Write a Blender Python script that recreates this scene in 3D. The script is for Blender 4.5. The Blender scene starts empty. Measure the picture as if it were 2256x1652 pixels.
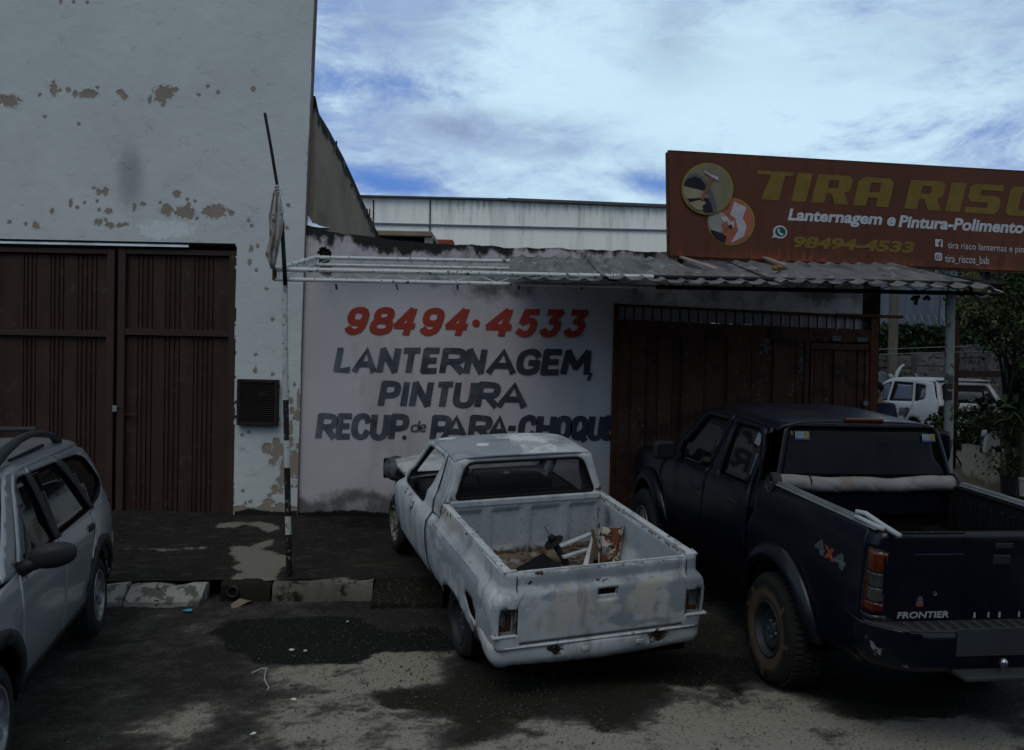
import bpy, bmesh, math, random
import numpy as np
from mathutils import Vector, Matrix, geometry
R_ = math.radians
random.seed(7)
sc = bpy.context.scene
COL = sc.collection

# ---------------------------------------------------------------- camera
CAM = Vector((0.0, 0.0, 2.33))
FPX, PIT, ROLL = 920.0, -0.02, 0.0205
cd = bpy.data.cameras.new('camera'); cam = bpy.data.objects.new('camera', cd); COL.objects.link(cam)
cd.sensor_width = 36.0; cd.lens = FPX * 36.0 / 1024.0; cd.clip_start = 0.05; cd.clip_end = 2000
cam.matrix_world = Matrix.Translation(CAM) @ Matrix.Rotation(math.pi/2 + PIT, 4, 'X') @ Matrix.Rotation(ROLL, 4, 'Z')
sc.camera = cam
sc.render.resolution_x = 1024; sc.render.resolution_y = 750

# ---------------------------------------------------------------- sky and sun
SUN_EL, SUN_AZ = R_(54), R_(197)     # a high veiled sun behind the camera, a little to the left
w = bpy.data.worlds.new('World'); sc.world = w; w.use_nodes = True
nt = w.node_tree; nt.nodes.clear()
def N(t, **k):
    n = nt.nodes.new(t)
    for a, b in k.items(): setattr(n, a, b)
    return n
def L(a, b): nt.links.new(a, b)
def mth(op, a, b=None, clamp=False):
    n = N('ShaderNodeMath', operation=op); n.use_clamp = clamp
    for i, v in enumerate((a, b)):
        if v is None: continue
        if isinstance(v, (int, float)): n.inputs[i].default_value = v
        else: L(v, n.inputs[i])
    return n.outputs[0]
def mrange(v, a, b, c=0.0, d=1.0, smooth=True):
    n = N('ShaderNodeMapRange'); n.interpolation_type = 'SMOOTHSTEP' if smooth else 'LINEAR'
    L(v, n.inputs[0])
    for i, x in enumerate((a, b, c, d)): n.inputs[i+1].default_value = x
    return n.outputs[0]
def cmix(f, a, b, mode='MIX'):
    n = N('ShaderNodeMix', data_type='RGBA', blend_type=mode)
    for s, v in ((n.inputs[0], f), (n.inputs[6], a), (n.inputs[7], b)):
        if isinstance(v, (int, float)): s.default_value = v
        elif isinstance(v, tuple): s.default_value = (v + (1,))[:4]
        else: L(v, s)
    return n.outputs[2]
out = N('ShaderNodeOutputWorld'); bg = N('ShaderNodeBackground')
sky = N('ShaderNodeTexSky'); sky.sky_type = 'NISHITA'; sky.sun_disc = False
sky.sun_elevation = SUN_EL; sky.sun_rotation = SUN_AZ; sky.dust_density = 0.6; sky.ozone_density = 2.0
tc = N('ShaderNodeTexCoord'); sep = N('ShaderNodeSeparateXYZ'); L(tc.outputs['Generated'], sep.inputs[0])
DX, DY, DZ = sep.outputs
mp = N('ShaderNodeMapping'); mp.inputs['Scale'].default_value = (1.0, 1.0, 2.6); mp.inputs['Location'].default_value = (0.35, 0.1, 0.42)
L(tc.outputs['Generated'], mp.inputs[0])
def wnoise(scale, detail, rough, dist=0.0):
    n = N('ShaderNodeTexNoise'); n.inputs['Scale'].default_value = scale; n.inputs['Detail'].default_value = detail
    n.inputs['Roughness'].default_value = rough; n.inputs['Distortion'].default_value = dist
    L(mp.outputs[0], n.inputs['Vector']); return n.outputs['Fac']
def skydir(u, v):                     # direction of a spot in the sky as (azimuth, elevation) offsets from straight ahead
    x = (u - 1128) / 2027.0; z = (786 + 0.0205 * (u - 1128) - v) / 2027.0
    return Vector((x, 1, z)).normalized()
def blob(u, v, wx, wz):               # soft patch of the cloud field, elongated sideways
    d = skydir(u, v)
    a = mth('DIVIDE', mth('SUBTRACT', DX, d.x), wx); b = mth('DIVIDE', mth('SUBTRACT', DZ, d.z), wz)
    c = mth('DIVIDE', mth('SUBTRACT', DY, d.y), 0.5)
    r = mth('ADD', mth('ADD', mth('MULTIPLY', a, a), mth('MULTIPLY', b, b)), mth('MULTIPLY', c, c))
    return mth('POWER', 2.718, mth('MULTIPLY', r, -1.0))
n1 = wnoise(2.2, 10, 0.66, 0.35); n2 = wnoise(5.5, 9, 0.66, 0.8); n3 = wnoise(14.0, 8, 0.66, 0.6)
field = mth('ADD', mth('MULTIPLY', n1, 0.44), mth('ADD', mth('MULTIPLY', n2, 0.36), mth('MULTIPLY', n3, 0.20)))
# openings in the cloud (blue) and thicker banks (bright)
op = None
for (u, v, wx, wz, k) in ((820, 185, .06, .020, .12), (790, 395, .075, .020, .17), (905, 425, .06, .014, .12), (1440, 405, .05, .016, .13), (700, 60, .08, .06, .03),
                          (2230, 130, .07, .09, .04), (1250, -300, .4, .12, .12), (-300, 100, .3, .2, .15)):
    t = mth('MULTIPLY', blob(u, v, wx, wz), k); op = t if op is None else mth('ADD', op, t)
br = None
for (u, v, wx, wz, k) in ((1640, 170, .20, .11, .15), (1120, 215, .10, .045, .09), (1750, 290, .25, .05, .13), (1350, 60, .10, .08, .06), (730, 220, .02, .03, .12)):
    t = mth('MULTIPLY', blob(u, v, wx, wz), k); br = t if br is None else mth('ADD', br, t)
dk = None
for (u, v, wx, wz, k) in ((1010, 285, .075, .018, .75), (1190, 300, .08, .02, .35), (1470, 90, .05, .045, .42), (860, 30, .06, .04, .4), (2060, 60, .16, .05, .3), (1330, 330, .1, .012, .25)):
    t = mth('MULTIPLY', blob(u, v, wx, wz), k); dk = t if dk is None else mth('ADD', dk, t)
fld = mth('SUBTRACT', field, op)
cover = mrange(fld, 0.27, 0.46)
lum = mrange(mth('ADD', mth('SUBTRACT', mth('ADD', fld, br), mth('MULTIPLY', dk, mth('MULTIPLY', n2, 0.42))), mth('ADD', mth('MULTIPLY', mth('SUBTRACT', n3, .5), .26), mth('MULTIPLY', mth('SUBTRACT', n2, .5), .34))), 0.34, 0.70)
cloudc = cmix(lum, (3.7, 5.1, 7.6), (6.5, 9.0, 10.6))
greyc = cmix(mth('MULTIPLY', mth('MULTIPLY', dk, mrange(n2, .35, .6)), 0.9, True), cloudc, (2.3, 2.9, 4.7))
# nishita is strong in its own units: bring it beside the cloud colours
skyc = cmix(1.0, sky.outputs[0], (0.42, 0.52, 0.92), 'MULTIPLY')
skyc2 = cmix(0.65, skyc, (1.2, 2.9, 7.4))
colr = cmix(cover, skyc2, greyc)
# cloud thins and darkens away from the bright veil, as its underside does overhead
zen = mrange(DZ, 0.30, 0.95)
colr2 = cmix(1.0, colr, cmix(zen, (1.0, 1.0, 1.0), (.95, .78, .60)), 'MULTIPLY')
L(colr2, bg.inputs[0]); bg.inputs[1].default_value = 0.09; L(bg.outputs[0], out.inputs[0])

sl = bpy.data.lights.new('sun', 'SUN'); sl.energy = 0.85; sl.angle = R_(35); sl.color = (1.0, 0.96, 0.9)
so = bpy.data.objects.new('sun', sl); COL.objects.link(so)
sd = Vector((math.sin(SUN_AZ)*math.cos(SUN_EL), math.cos(SUN_AZ)*math.cos(SUN_EL), math.sin(SUN_EL)))
so.rotation_euler = (-sd).to_track_quat('-Z', 'Y').to_euler(); so.location = (0, 0, 12)
sc.view_settings.view_transform = 'Standard'; sc.view_settings.look = 'None'
sc.view_settings.exposure = 0.0; sc.view_settings.gamma = 1.0; sc.view_settings.use_curve_mapping = False

# ---------------------------------------------------------------- survey helpers
def ray(u, v):
    u, v = u * 1024 / 2256.0, v * 1024 / 2256.0
    a, b = u - 512, v - 375
    c, s = math.cos(ROLL), math.sin(ROLL)
    X, Z = (a*c + b*s) / FPX, -(-a*s + b*c) / FPX
    c, s = math.cos(PIT), math.sin(PIT)
    return Vector((X, c - Z*s, s + Z*c))
def at(u, v, Y):                      # where the surveyed sight line meets the vertical plane y = Y
    d = ray(u, v); return CAM + d * (Y / d.y)
def r1(a, b): return a*.3418, b*.3418
def r2(a, b): return a*.4335, 495.7 + b*.4335
def r4(a, b): return 550.8 + a*.4151, 220.3 + b*.4151
def r5(a, b): return 633.4 + a*.3784, 605.9 + b*.3784
def r7(a, b): return 1377.0 + a*.3896, 303.0 + b*.3896
def r62(a, b): return 1900.4 + a*.1834, 633.4 + b*.1834
def r72(a, b): return 2010.4 + a*.15008, 881.3 + b*.15008
def sst(a, b, x):
    t = np.clip((x - a) / (b - a), 0, 1); return t*t*(3 - 2*t)

# ---------------------------------------------------------------- numpy value noise
def _h(i, j, s):
    n = (i*374761393 + j*668265263 + s*982451653) & 0x7fffffff
    n = ((n ^ (n >> 13)) * 1274126177) & 0x7fffffff
    return ((n ^ (n >> 16)) & 0xffff) / 65535.0
def vnoise(x, y, s=0):
    x = np.asarray(x, float); y = np.asarray(y, float)
    i = np.floor(x).astype(np.int64); j = np.floor(y).astype(np.int64); fx = x - i; fy = y - j
    fx = fx*fx*(3-2*fx); fy = fy*fy*(3-2*fy)
    return (_h(i, j, s)*(1-fx) + _h(i+1, j, s)*fx)*(1-fy) + (_h(i, j+1, s)*(1-fx) + _h(i+1, j+1, s)*fx)*fy
def fbm(x, y, s=0, o=5, g=0.55):
    t = 0; a = 1; k = 0
    for q in range(o):
        t = t + a*vnoise(np.asarray(x)*2**q, np.asarray(y)*2**q, s+q*17); k += a; a *= g
    return t / k

# ---------------------------------------------------------------- materials
MATS = {}
def M(name, base, rough=.7, spec=.25, metal=0., coat=0., layers=(), bump=None, coords='Object', alpha=1., trans=0., vary=None, ior=1.45, emit=None):
    global nt
    m = bpy.data.materials.new(name); m.use_nodes = True; nt = m.node_tree; nt.nodes.clear()
    o = N('ShaderNodeOutputMaterial'); p = N('ShaderNodeBsdfPrincipled'); L(p.outputs[0], o.inputs[0])
    t = N('ShaderNodeTexCoord')
    def noise(scale, detail=5, rgh=.6, stretch=None, dist=0., loc=0.):
        n = N('ShaderNodeTexNoise'); n.inputs['Scale'].default_value = scale; n.inputs['Detail'].default_value = detail
        n.inputs['Roughness'].default_value = rgh; n.inputs['Distortion'].default_value = dist
        mm = N('ShaderNodeMapping'); mm.inputs['Scale'].default_value = stretch or (1, 1, 1); mm.inputs['Location'].default_value = (loc, loc*.7, loc*.3)
        L(t.outputs[coords], mm.inputs[0]); L(mm.outputs[0], n.inputs['Vector']); return n.outputs['Fac']
    hts = []
    col = None
    vary = vary or (3.0, 0.18)
    v = mrange(noise(vary[0], 6, .6, vary[2] if len(vary) > 2 else None), .3, .7, 1-vary[1], 1+vary[1], False)
    col = cmix(1.0, tuple(base), v, 'MULTIPLY')
    rg = None
    for k, ly in enumerate(layers):
        v = noise(ly.get('scale', 6), ly.get('detail', 6), ly.get('rgh', .62), ly.get('stretch'), ly.get('dist', 0.), ly.get('loc', k*3.7+1))
        v = mth('ADD', mth('MULTIPLY', mth('SUBTRACT', v, .5), 1.75), .5)
        if 'attr' in ly:
            a = N('ShaderNodeAttribute'); a.attribute_name = ly['attr']
            v = mth('ADD', a.outputs['Fac'], mth('MULTIPLY', mth('SUBTRACT', v, .5), ly.get('namp', .6)))
        f = mrange(v, ly['thr'], ly['thr'] + ly.get('soft', .04))
        if ly.get('height'): hts.append(mth('MULTIPLY', f, ly['height']))
        f = mth('MULTIPLY', f, ly.get('amt', 1.0))
        col = cmix(f, col, tuple(ly['color']))
        if 'rough' in ly:
            rg = cmix(f, (rough,)*3 if rg is None else rg, (ly['rough'],)*3)
    L(col, p.inputs['Base Color'])
    if rg is not None:
        L(rg, p.inputs['Roughness'])
    else: p.inputs['Roughness'].default_value = rough
    p.inputs['Specular IOR Level'].default_value = spec; p.inputs['Metallic'].default_value = metal
    p.inputs['Coat Weight'].default_value = coat; p.inputs['Coat Roughness'].default_value = .08; p.inputs['IOR'].default_value = ior
    p.inputs['Alpha'].default_value = alpha; p.inputs['Transmission Weight'].default_value = trans
    if bump:
        bs = bump if isinstance(bump[0], (tuple, list)) else [bump]
        prev = None
        for (scl, st, dist_) in bs:
            b = N('ShaderNodeBump'); b.inputs['Strength'].default_value = st; b.inputs['Distance'].default_value = dist_
            L(noise(scl, 6, .65, None, 0, 9.1), b.inputs['Height'])
            if prev is not None: L(prev, b.inputs['Normal'])
            prev = b.outputs[0]
        for h_ in hts:
            b = N('ShaderNodeBump'); b.inputs['Strength'].default_value = .9; b.inputs['Distance'].default_value = .01
            L(h_, b.inputs['Height']); L(prev, b.inputs['Normal']); prev = b.outputs[0]
        L(prev, p.inputs['Normal'])
    MATS[name] = m; return m

# ---------------------------------------------------------------- mesh helpers
def link(name, me, mat=None, parent=None, smooth=False, bevel=0, solid=0, auto=None):
    o = bpy.data.objects.new(name, me); COL.objects.link(o)
    if mat: me.materials.append(mat)
    if smooth: me.shade_smooth()
    if auto is not None:
        me.shade_smooth(); me.set_sharp_from_angle(angle=R_(auto))
    if solid:
        s = o.modifiers.new('solid', 'SOLIDIFY'); s.thickness = solid; s.offset = 0
    if bevel:
        b = o.modifiers.new('bevel', 'BEVEL'); b.width = bevel; b.segments = 2; b.limit_method = 'ANGLE'; b.angle_limit = R_(40)
    if parent: o.parent = parent
    return o
def mesh(name, verts, faces, mat=None, parent=None, attrs=None, **k):
    me = bpy.data.meshes.new(name); me.from_pydata([tuple(v) for v in verts], [], faces); me.update()
    for a, vals in (attrs or {}).items():
        at_ = me.attributes.new(a, 'FLOAT', 'POINT'); at_.data.foreach_set('value', np.asarray(vals, np.float32))
    return link(name, me, mat, parent, **k)
def gridmesh(name, X, Y, Z, mat, parent=None, attrs=None, keep=None, smooth=True, flip=False, solid=0):
    # X,Y,Z 2-D arrays; keep: boolean per cell
    ny, nx = X.shape; idx = np.arange(nx*ny).reshape(ny, nx)
    q = np.stack([idx[:-1, :-1], idx[:-1, 1:], idx[1:, 1:], idx[1:, :-1]], -1)
    q = q[keep] if keep is not None else q.reshape(-1, 4)
    if flip: q = q[:, ::-1]
    me = bpy.data.meshes.new(name); nf = len(q)
    me.vertices.add(nx*ny); me.vertices.foreach_set('co', np.stack([X, Y, Z], -1).astype(np.float32).ravel())
    me.loops.add(nf*4); me.loops.foreach_set('vertex_index', q.astype(np.int32).ravel())
    me.polygons.add(nf); me.polygons.foreach_set('loop_start', (np.arange(nf)*4).astype(np.int32))
    me.update(); me.validate()
    for a, vals in (attrs or {}).items():
        t = me.attributes.new(a, 'FLOAT', 'POINT'); t.data.foreach_set('value', np.asarray(vals, np.float32).ravel())
    return link(name, me, mat, parent, smooth=smooth, solid=solid)
class MB:
    def __init__(s): s.v = []; s.f = []
    def add(s, v, f):
        n = len(s.v); s.v += [tuple(p) for p in v]; s.f += [tuple(i+n for i in q) for q in f]; return s
    def box(s, c, d, rot=None, org=None):
        x, y, z = d[0]/2, d[1]/2, d[2]/2
        v = [Vector(p) for p in ((-x,-y,-z),(x,-y,-z),(x,y,-z),(-x,y,-z),(-x,-y,z),(x,-y,z),(x,y,z),(-x,y,z))]
        if rot is not None: v = [rot @ p for p in v]
        v = [p + Vector(c) for p in v]
        return s.add(v, [(0,3,2,1),(4,5,6,7),(0,1,5,4),(1,2,6,5),(2,3,7,6),(3,0,4,7)])
    def bar(s, p0, p1, w_, h_=None, up=(0, 0, 1)):
        p0, p1 = Vector(p0), Vector(p1); h_ = h_ or w_; d = p1-p0; ln = d.length
        x = d.normalized(); u = Vector(up)
        if abs(x.dot(u)) > .98: u = Vector((0, 1, 0))
        y = u.cross(x).normalized(); z = x.cross(y)
        rot = Matrix((x, y, z)).transposed()
        return s.box((p0+p1)/2, (ln, w_, h_), rot)
    def tube(s, pts, r, n=8, caps=True, closed=False):
        pts = [Vector(p) for p in pts]; rs = r if isinstance(r, (list, tuple)) else [r]*len(pts)
        rings = []; prev = None
        for i, p in enumerate(pts):
            a = pts[i-1] if (i or closed) else p; b = pts[(i+1) % len(pts)] if (i < len(pts)-1 or closed) else p
            t = (b-a).normalized()
            if prev is None:
                u = Vector((0, 0, 1)) if abs(t.z) < .9 else Vector((0, 1, 0)); prev = u.cross(t).normalized()
            x = (prev - t*prev.dot(t)).normalized(); y = t.cross(x); prev = x
            rings.append([p + (x*math.cos(2*math.pi*k/n) + y*math.sin(2*math.pi*k/n))*rs[i] for k in range(n)])
        v = [q for g_ in rings for q in g_]; f = []
        m = len(rings)
        for i in range(m if closed else m-1):
            for k in range(n):
                a, b = i*n+k, i*n+(k+1) % n; j = ((i+1) % m)*n
                f.append((a, b, j+(k+1) % n, j+k))
        if caps and not closed:
            f.append(tuple(range(n))[::-1]); f.append(tuple(range((m-1)*n, m*n)))
        return s.add(v, f)
    def lathe(s, prof, n=32, axis='Y', c=(0, 0, 0), a0=0, a1=2*math.pi):
        # prof: (radius, along)
        full = abs(a1-a0-2*math.pi) < 1e-6; m = n if full else n+1; v = []
        for k in range(m):
            a = a0 + (a1-a0)*k/n
            for (r, h) in prof:
                if axis == 'Y': v.append((c[0]+r*math.cos(a), c[1]+h, c[2]+r*math.sin(a)))
                elif axis == 'Z': v.append((c[0]+r*math.cos(a), c[1]+r*math.sin(a), c[2]+h))
                else: v.append((c[0]+h, c[1]+r*math.cos(a), c[2]+r*math.sin(a)))
        q = len(prof); f = []
        for k in range(n):
            k2 = (k+1) % m
            for i in range(q-1): f.append((k*q+i, k2*q+i, k2*q+i+1, k*q+i+1))
        return s.add(v, f)
    def prism(s, poly, fn, d):         # poly: 2-D outline, fn(a,b,h) -> 3-D, extruded from h=0 to h=d
        n = len(poly); v = [fn(a, b, 0) for a, b in poly] + [fn(a, b, d) for a, b in poly]
        f = [tuple(range(n))[::-1], tuple(range(n, 2*n))] + [(i, (i+1) % n, n+(i+1) % n, n+i) for i in range(n)]
        return s.add(v, f)
    def build(s, name, mat=None, parent=None, **k): return mesh(name, s.v, s.f, mat, parent, **k)

def rnd(poly, r, seg=4):
    out_ = []; n = len(poly)
    for i, p in enumerate(poly):
        rr = r[i] if isinstance(r, (list, tuple)) else r
        p = Vector(p[:2]); a = Vector(poly[i-1][:2]); b = Vector(poly[(i+1) % n][:2])
        if rr <= 0: out_.append(tuple(p)); continue
        da, db = a-p, b-p; q = min(rr, da.length*.45, db.length*.45)
        s0 = p + da.normalized()*q; s1 = p + db.normalized()*q
        for k in range(seg+1):
            t = k/seg; out_.append(tuple(s0*(1-t)**2 + p*2*t*(1-t) + s1*t*t))
    return out_
def dens(poly, step):
    o_ = []; n = len(poly)
    for i in range(n):
        a, b = Vector(poly[i]), Vector(poly[(i+1) % n]); k = max(1, int(math.ceil((b-a).length/step)))
        for j in range(k): o_.append(tuple(a.lerp(b, j/k)))
    return o_
def inpoly(P, poly):
    x, y = P[:, 0], P[:, 1]; ins = np.zeros(len(P), bool); n = len(poly)
    for i in range(n):
        x0, y0 = poly[i]; x1, y1 = poly[(i+1) % n]
        if y0 == y1: continue
        c = ((y0 > y) != (y1 > y)) & (x < (x1-x0)*(y-y0)/(y1-y0)+x0); ins ^= c
    return ins
def panel(name, outer, fmap, mat, parent=None, holes=(), step=.06, solid=.012, attrs=None, smooth=True, auto=None, xs=1., bevel=0):
    # outer / holes in 2-D; fmap(a,b)->(x,y,z)
    outer = dens(outer, step); holes = [dens(h_, step) for h_ in holes]
    vs = []; ed = []
    for lp in [outer]+holes:
        n0 = len(vs); vs += [Vector(p) for p in lp]; ed += [(n0+i, n0+(i+1) % len(lp)) for i in range(len(lp))]
    A = np.array(outer); lo, hi = A.min(0), A.max(0)
    gx = np.arange(lo[0]+step*.5, hi[0], step); gy = np.arange(lo[1]+step*.5, hi[1], step)
    if len(gx) and len(gy):
        G = np.stack(np.meshgrid(gx, gy), -1).reshape(-1, 2)
        ok = inpoly(G, outer)
        for h_ in holes: ok &= ~inpoly(G, h_)
        G = G[ok]
        B = np.array([tuple(v) for v in vs])
        if len(G):
            dd = np.sqrt(((G[:, None, :]-B[None])**2).sum(-1)).min(1); G = G[dd > step*.4]
        vs += [Vector(p) for p in G.tolist()]
    r = geometry.delaunay_2d_cdt(vs, ed, [], 0, 1e-6)
    V, F = r[0], r[2]
    C = np.array([[sum(V[i][0] for i in f)/3, sum(V[i][1] for i in f)/3] for f in F])
    ok = inpoly(C, outer)
    for h_ in holes: ok &= ~inpoly(C, h_)
    F = [tuple(f) for f, k in zip(F, ok) if k]
    P3 = [fmap(v[0], v[1]) for v in V]
    at_ = {k: [fn(*p) for p in P3] for k, fn in (attrs or {}).items()}
    return mesh(name, P3, F, mat, parent, attrs=at_, solid=solid, smooth=smooth, auto=auto, bevel=bevel)

# ---------------------------------------------------------------- scene helpers
def tag(o, label=None, cat=None, group=None, kind=None):
    if label: o['label'] = label
    if cat: o['category'] = cat
    if group: o['group'] = group
    if kind: o['kind'] = kind
    return o
def thing(name, label, cat, loc=(0, 0, 0), rz=0., group=None, mw=None):
    o = bpy.data.objects.new(name, None); COL.objects.link(o); o.empty_display_size = .2
    if mw is not None: o.matrix_world = mw
    else: o.location = loc; o.rotation_euler = (0, 0, rz)
    return tag(o, label, cat, group)
def copy_tree(o, parent=None):
    c = o.copy(); COL.objects.link(c); c.parent = parent
    if parent is not None: c.matrix_parent_inverse = o.matrix_parent_inverse
    for ch in [x for x in o.children]: copy_tree(ch, c)
    return c
def pose(q):                           # local x forward, y left, z up
    x, y, z, yaw, pt, rl = q
    def P(X, Lf, Z):
        a = X*math.cos(pt)-Z*math.sin(pt); Z2 = X*math.sin(pt)+Z*math.cos(pt)
        L2 = Lf*math.cos(rl)-Z2*math.sin(rl); Z3 = Z2*math.cos(rl)+Lf*math.sin(rl)
        return Vector((a*math.sin(yaw)-L2*math.cos(yaw), a*math.cos(yaw)+L2*math.sin(yaw), Z3))
    m = Matrix((P(1,0,0), P(0,1,0), P(0,0,1))).transposed().to_4x4()
    # make the frame orthonormal
    q_ = m.to_quaternion().to_matrix().to_4x4()
    return Matrix.Translation((x, y, z)) @ q_
def ribbon_text(body, x0, x1, z0, z1, shear=0., bold=.0, space=1.0, skew=0., res=3):
    # returns (verts, faces) of a line of lettering fitted to the box, in (x, z)
    cu = bpy.data.curves.new('lettering', 'FONT'); cu.body = body; cu.size = 1; cu.offset = bold; cu.resolution_u = res; cu.space_character = space
    ob = bpy.data.objects.new('lettering', cu); COL.objects.link(ob)
    bpy.context.view_layer.update()
    dg = bpy.context.evaluated_depsgraph_get(); me = bpy.data.meshes.new_from_object(ob.evaluated_get(dg))
    vs = [(v.co.x + shear*v.co.y, v.co.y) for v in me.vertices]; fs = [tuple(p.vertices) for p in me.polygons]
    bpy.data.objects.remove(ob); bpy.data.curves.remove(cu); bpy.data.meshes.remove(me)
    A = np.array(vs); lo, hi = A.min(0), A.max(0)
    sx = (x1-x0)/(hi[0]-lo[0]); sz = (z1-z0)/(hi[1]-lo[1])
    return [(x0+(a-lo[0])*sx, z0+(b-lo[1])*sz + skew*(a-lo[0])*sx) for a, b in vs], fs
def lettering(name, body, x0, x1, z0, z1, fmap, mat, parent, **k):
    v, f = ribbon_text(body, x0, x1, z0, z1, **k)
    return mesh(name, [fmap(a, b) for a, b in v], f, mat, parent)

# ================================================================= MATERIALS
M('asphalt', (.0165, .0158, .0140), rough=.85, spec=.12, vary=(1.3, .25),
  layers=[dict(color=(.050, .048, .043), attr='tone', thr=.22, soft=.55, scale=16, namp=.35, detail=9, rgh=.72),
          dict(color=(.20, .183, .155), attr='tone', thr=.58, soft=.55, scale=14, namp=.45, detail=10, rgh=.75),
          dict(color=(.006, .006, .0058), attr='tar', thr=.44, soft=.30, scale=9, namp=.5, detail=9),
          dict(color=(.015, .0135, .0085), attr='moss', thr=.40, soft=.35, scale=8, namp=.7, detail=11, rgh=.74),
          dict(color=(.0055, .005, .0042), attr='oil', thr=.42, soft=.40, scale=8, namp=.5),
          dict(color=(.012, .011, .010), thr=.60, soft=.10, scale=48, detail=4, amt=.6),
          dict(color=(.11, .108, .10), thr=.735, soft=.05, scale=70, detail=3, amt=.75)],
  bump=[(18, .35, .02), (60, .5, .010), (150, .4, .004)])
M('pavement', (.012, .0118, .010), rough=.85, spec=.12, vary=(1.1, .3),
  layers=[dict(color=(.030, .027, .02), thr=.56, soft=.12, scale=4, detail=9, rgh=.7, stretch=(1, 2.4, 1), amt=.8),
          dict(color=(.13, .122, .105), attr='lite', thr=.40, soft=.30, scale=9, namp=.75, detail=11, rgh=.7),
          dict(color=(.005, .005, .0045), attr='wet', thr=.5, soft=.3, scale=6, namp=.7),
          dict(color=(.06, .058, .05), thr=.68, soft=.05, scale=34, detail=7, amt=.6)],
  bump=[(30, .5, .014), (120, .4, .004)])
M('yard_floor', (.075, .066, .05), rough=.9, spec=.1, vary=(.8, .3), bump=(25, .4, .01))
M('white_wall', (.40, .42, .415), rough=.8, spec=.15, vary=(.9, .07),
  layers=[dict(color=(.36, .37, .35), thr=.6, soft=.2, scale=1.6, detail=8, amt=.35, stretch=(1, 1, .35)),
          dict(color=(.56, .60, .62), attr='fresh', thr=.5, soft=.2, scale=16, namp=.8, amt=.55),
          dict(color=(.15, .16, .17), attr='smudge', thr=.1, soft=.9, scale=4, namp=.15, amt=.6),
          dict(color=(.21, .172, .14), attr='peel', thr=.5, soft=.04, scale=24, namp=.62, detail=8, dist=.5, height=-.5),
          dict(color=(.52, .54, .53), attr='peel', thr=.36, soft=.12, scale=24, namp=.62, detail=8, dist=.5, loc=11.4, amt=.0, height=.35),
          dict(color=(.30, .31, .30), thr=.72, soft=.03, scale=5, detail=6, amt=.06, height=.35),
          dict(color=(.012, .012, .01), attr='damp', thr=.5, soft=.35, scale=5, namp=.6)],
  bump=[(3.5, .35, .03), (13, .35, .012), (45, .3, .004)])
M('lilac_wall', (.36, .335, .345), rough=.8, spec=.12, vary=(.8, .1),
  layers=[dict(color=(.27, .25, .25), thr=.55, soft=.2, scale=1.8, detail=8, amt=.5, stretch=(1, 1, .3)),
          dict(color=(.10, .095, .09), attr='stain', thr=.45, soft=.5, scale=4.5, namp=.75, detail=8),
          dict(color=(.018, .017, .016), attr='mould', thr=.5, soft=.3, scale=5.5, namp=.95, detail=9, stretch=(1, 1, .6)),
          dict(color=(.008, .008, .006), attr='damp', thr=.5, soft=.3, scale=5, namp=.6)],
  bump=[(5, .25, .02), (30, .3, .005)])
M('raw_concrete', (.205, .165, .125), rough=.9, spec=.1, vary=(2.2, .2, (.7, .7, .8)),
  layers=[dict(color=(.10, .09, .075), thr=.54, soft=.25, scale=2.2, stretch=(.5, .5, 1), amt=.4),
          dict(color=(.008, .008, .008), attr='mould', thr=.5, soft=.3, scale=6, namp=.7)], bump=(24, .4, .01))
M('black_mould', (.010, .0095, .009), rough=.95, spec=.05, layers=[dict(color=(.05, .048, .045), thr=.6, soft=.1, scale=12)])
M('gate_brown', (.033, .0175, .0135), rough=.6, spec=.18, vary=(2, .14), layers=[dict(color=(.021, .013, .011), thr=.55, soft=.15, scale=5, stretch=(3, 1, .3), detail=8, amt=.7), dict(color=(.06, .045, .035), thr=.70, soft=.06, scale=9, detail=9, amt=.5)], bump=(5, .15, .02))
M('gate_trim', (.036, .021, .0165), rough=.6, spec=.18, vary=(3, .15))
M('old_gate', (.062, .030, .0205), rough=.75, spec=.12, vary=(2.5, .25),
  layers=[dict(color=(.020, .012, .009), thr=.55, soft=.15, scale=3, amt=.7),
          dict(color=(.11, .12, .125), attr='chip', thr=.5, soft=.06, scale=26, namp=1.1, detail=8, dist=.4),
          dict(color=(.09, .09, .09), thr=.745, soft=.02, scale=20, detail=5)], bump=(6, .1, .01))
M('rust_frame', (.06, .026, .014), rough=.85, spec=.1, vary=(12, .35))
M('dark_iron', (.010, .009, .009), rough=.7, spec=.15, vary=(8, .3))
M('meter_metal', (.018, .0125, .011), rough=.6, spec=.2)
M('white_paint_metal', (.42, .43, .43), rough=.5, spec=.3, vary=(5, .12),
  layers=[dict(color=(.06, .028, .015), thr=.71, soft=.06, scale=16, detail=7),
          dict(color=(.015, .010, .007), thr=.70, soft=.03, scale=30, detail=4)])
M('black_paint', (.012, .011, .011), rough=.6, spec=.2, layers=[dict(color=(.14, .14, .14), thr=.66, soft=.03, scale=24)])
M('fibre_sheet', (.098, .097, .101), rough=.85, spec=.1, vary=(2.2, .25, (3, .5, 1)),
  layers=[dict(color=(.045, .045, .048), thr=.52, soft=.2, scale=3.2, detail=9, amt=.75, stretch=(2.4, .6, 1)),
          dict(color=(.22, .22, .22), thr=.62, soft=.1, scale=6, detail=8, amt=.5, stretch=(2, .5, 1))], bump=(30, .4, .006))
M('white_cladding', (.70, .68, .63), rough=.6, spec=.2, vary=(.15, .06),
  layers=[dict(color=(.50, .49, .46), thr=.52, soft=.25, scale=.5, detail=9, stretch=(3, 1, .3), amt=.55),
          dict(color=(.32, .31, .30), attr='mould', thr=.5, soft=.4, scale=1.4, stretch=(6, 1, .5), namp=.8)])
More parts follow.
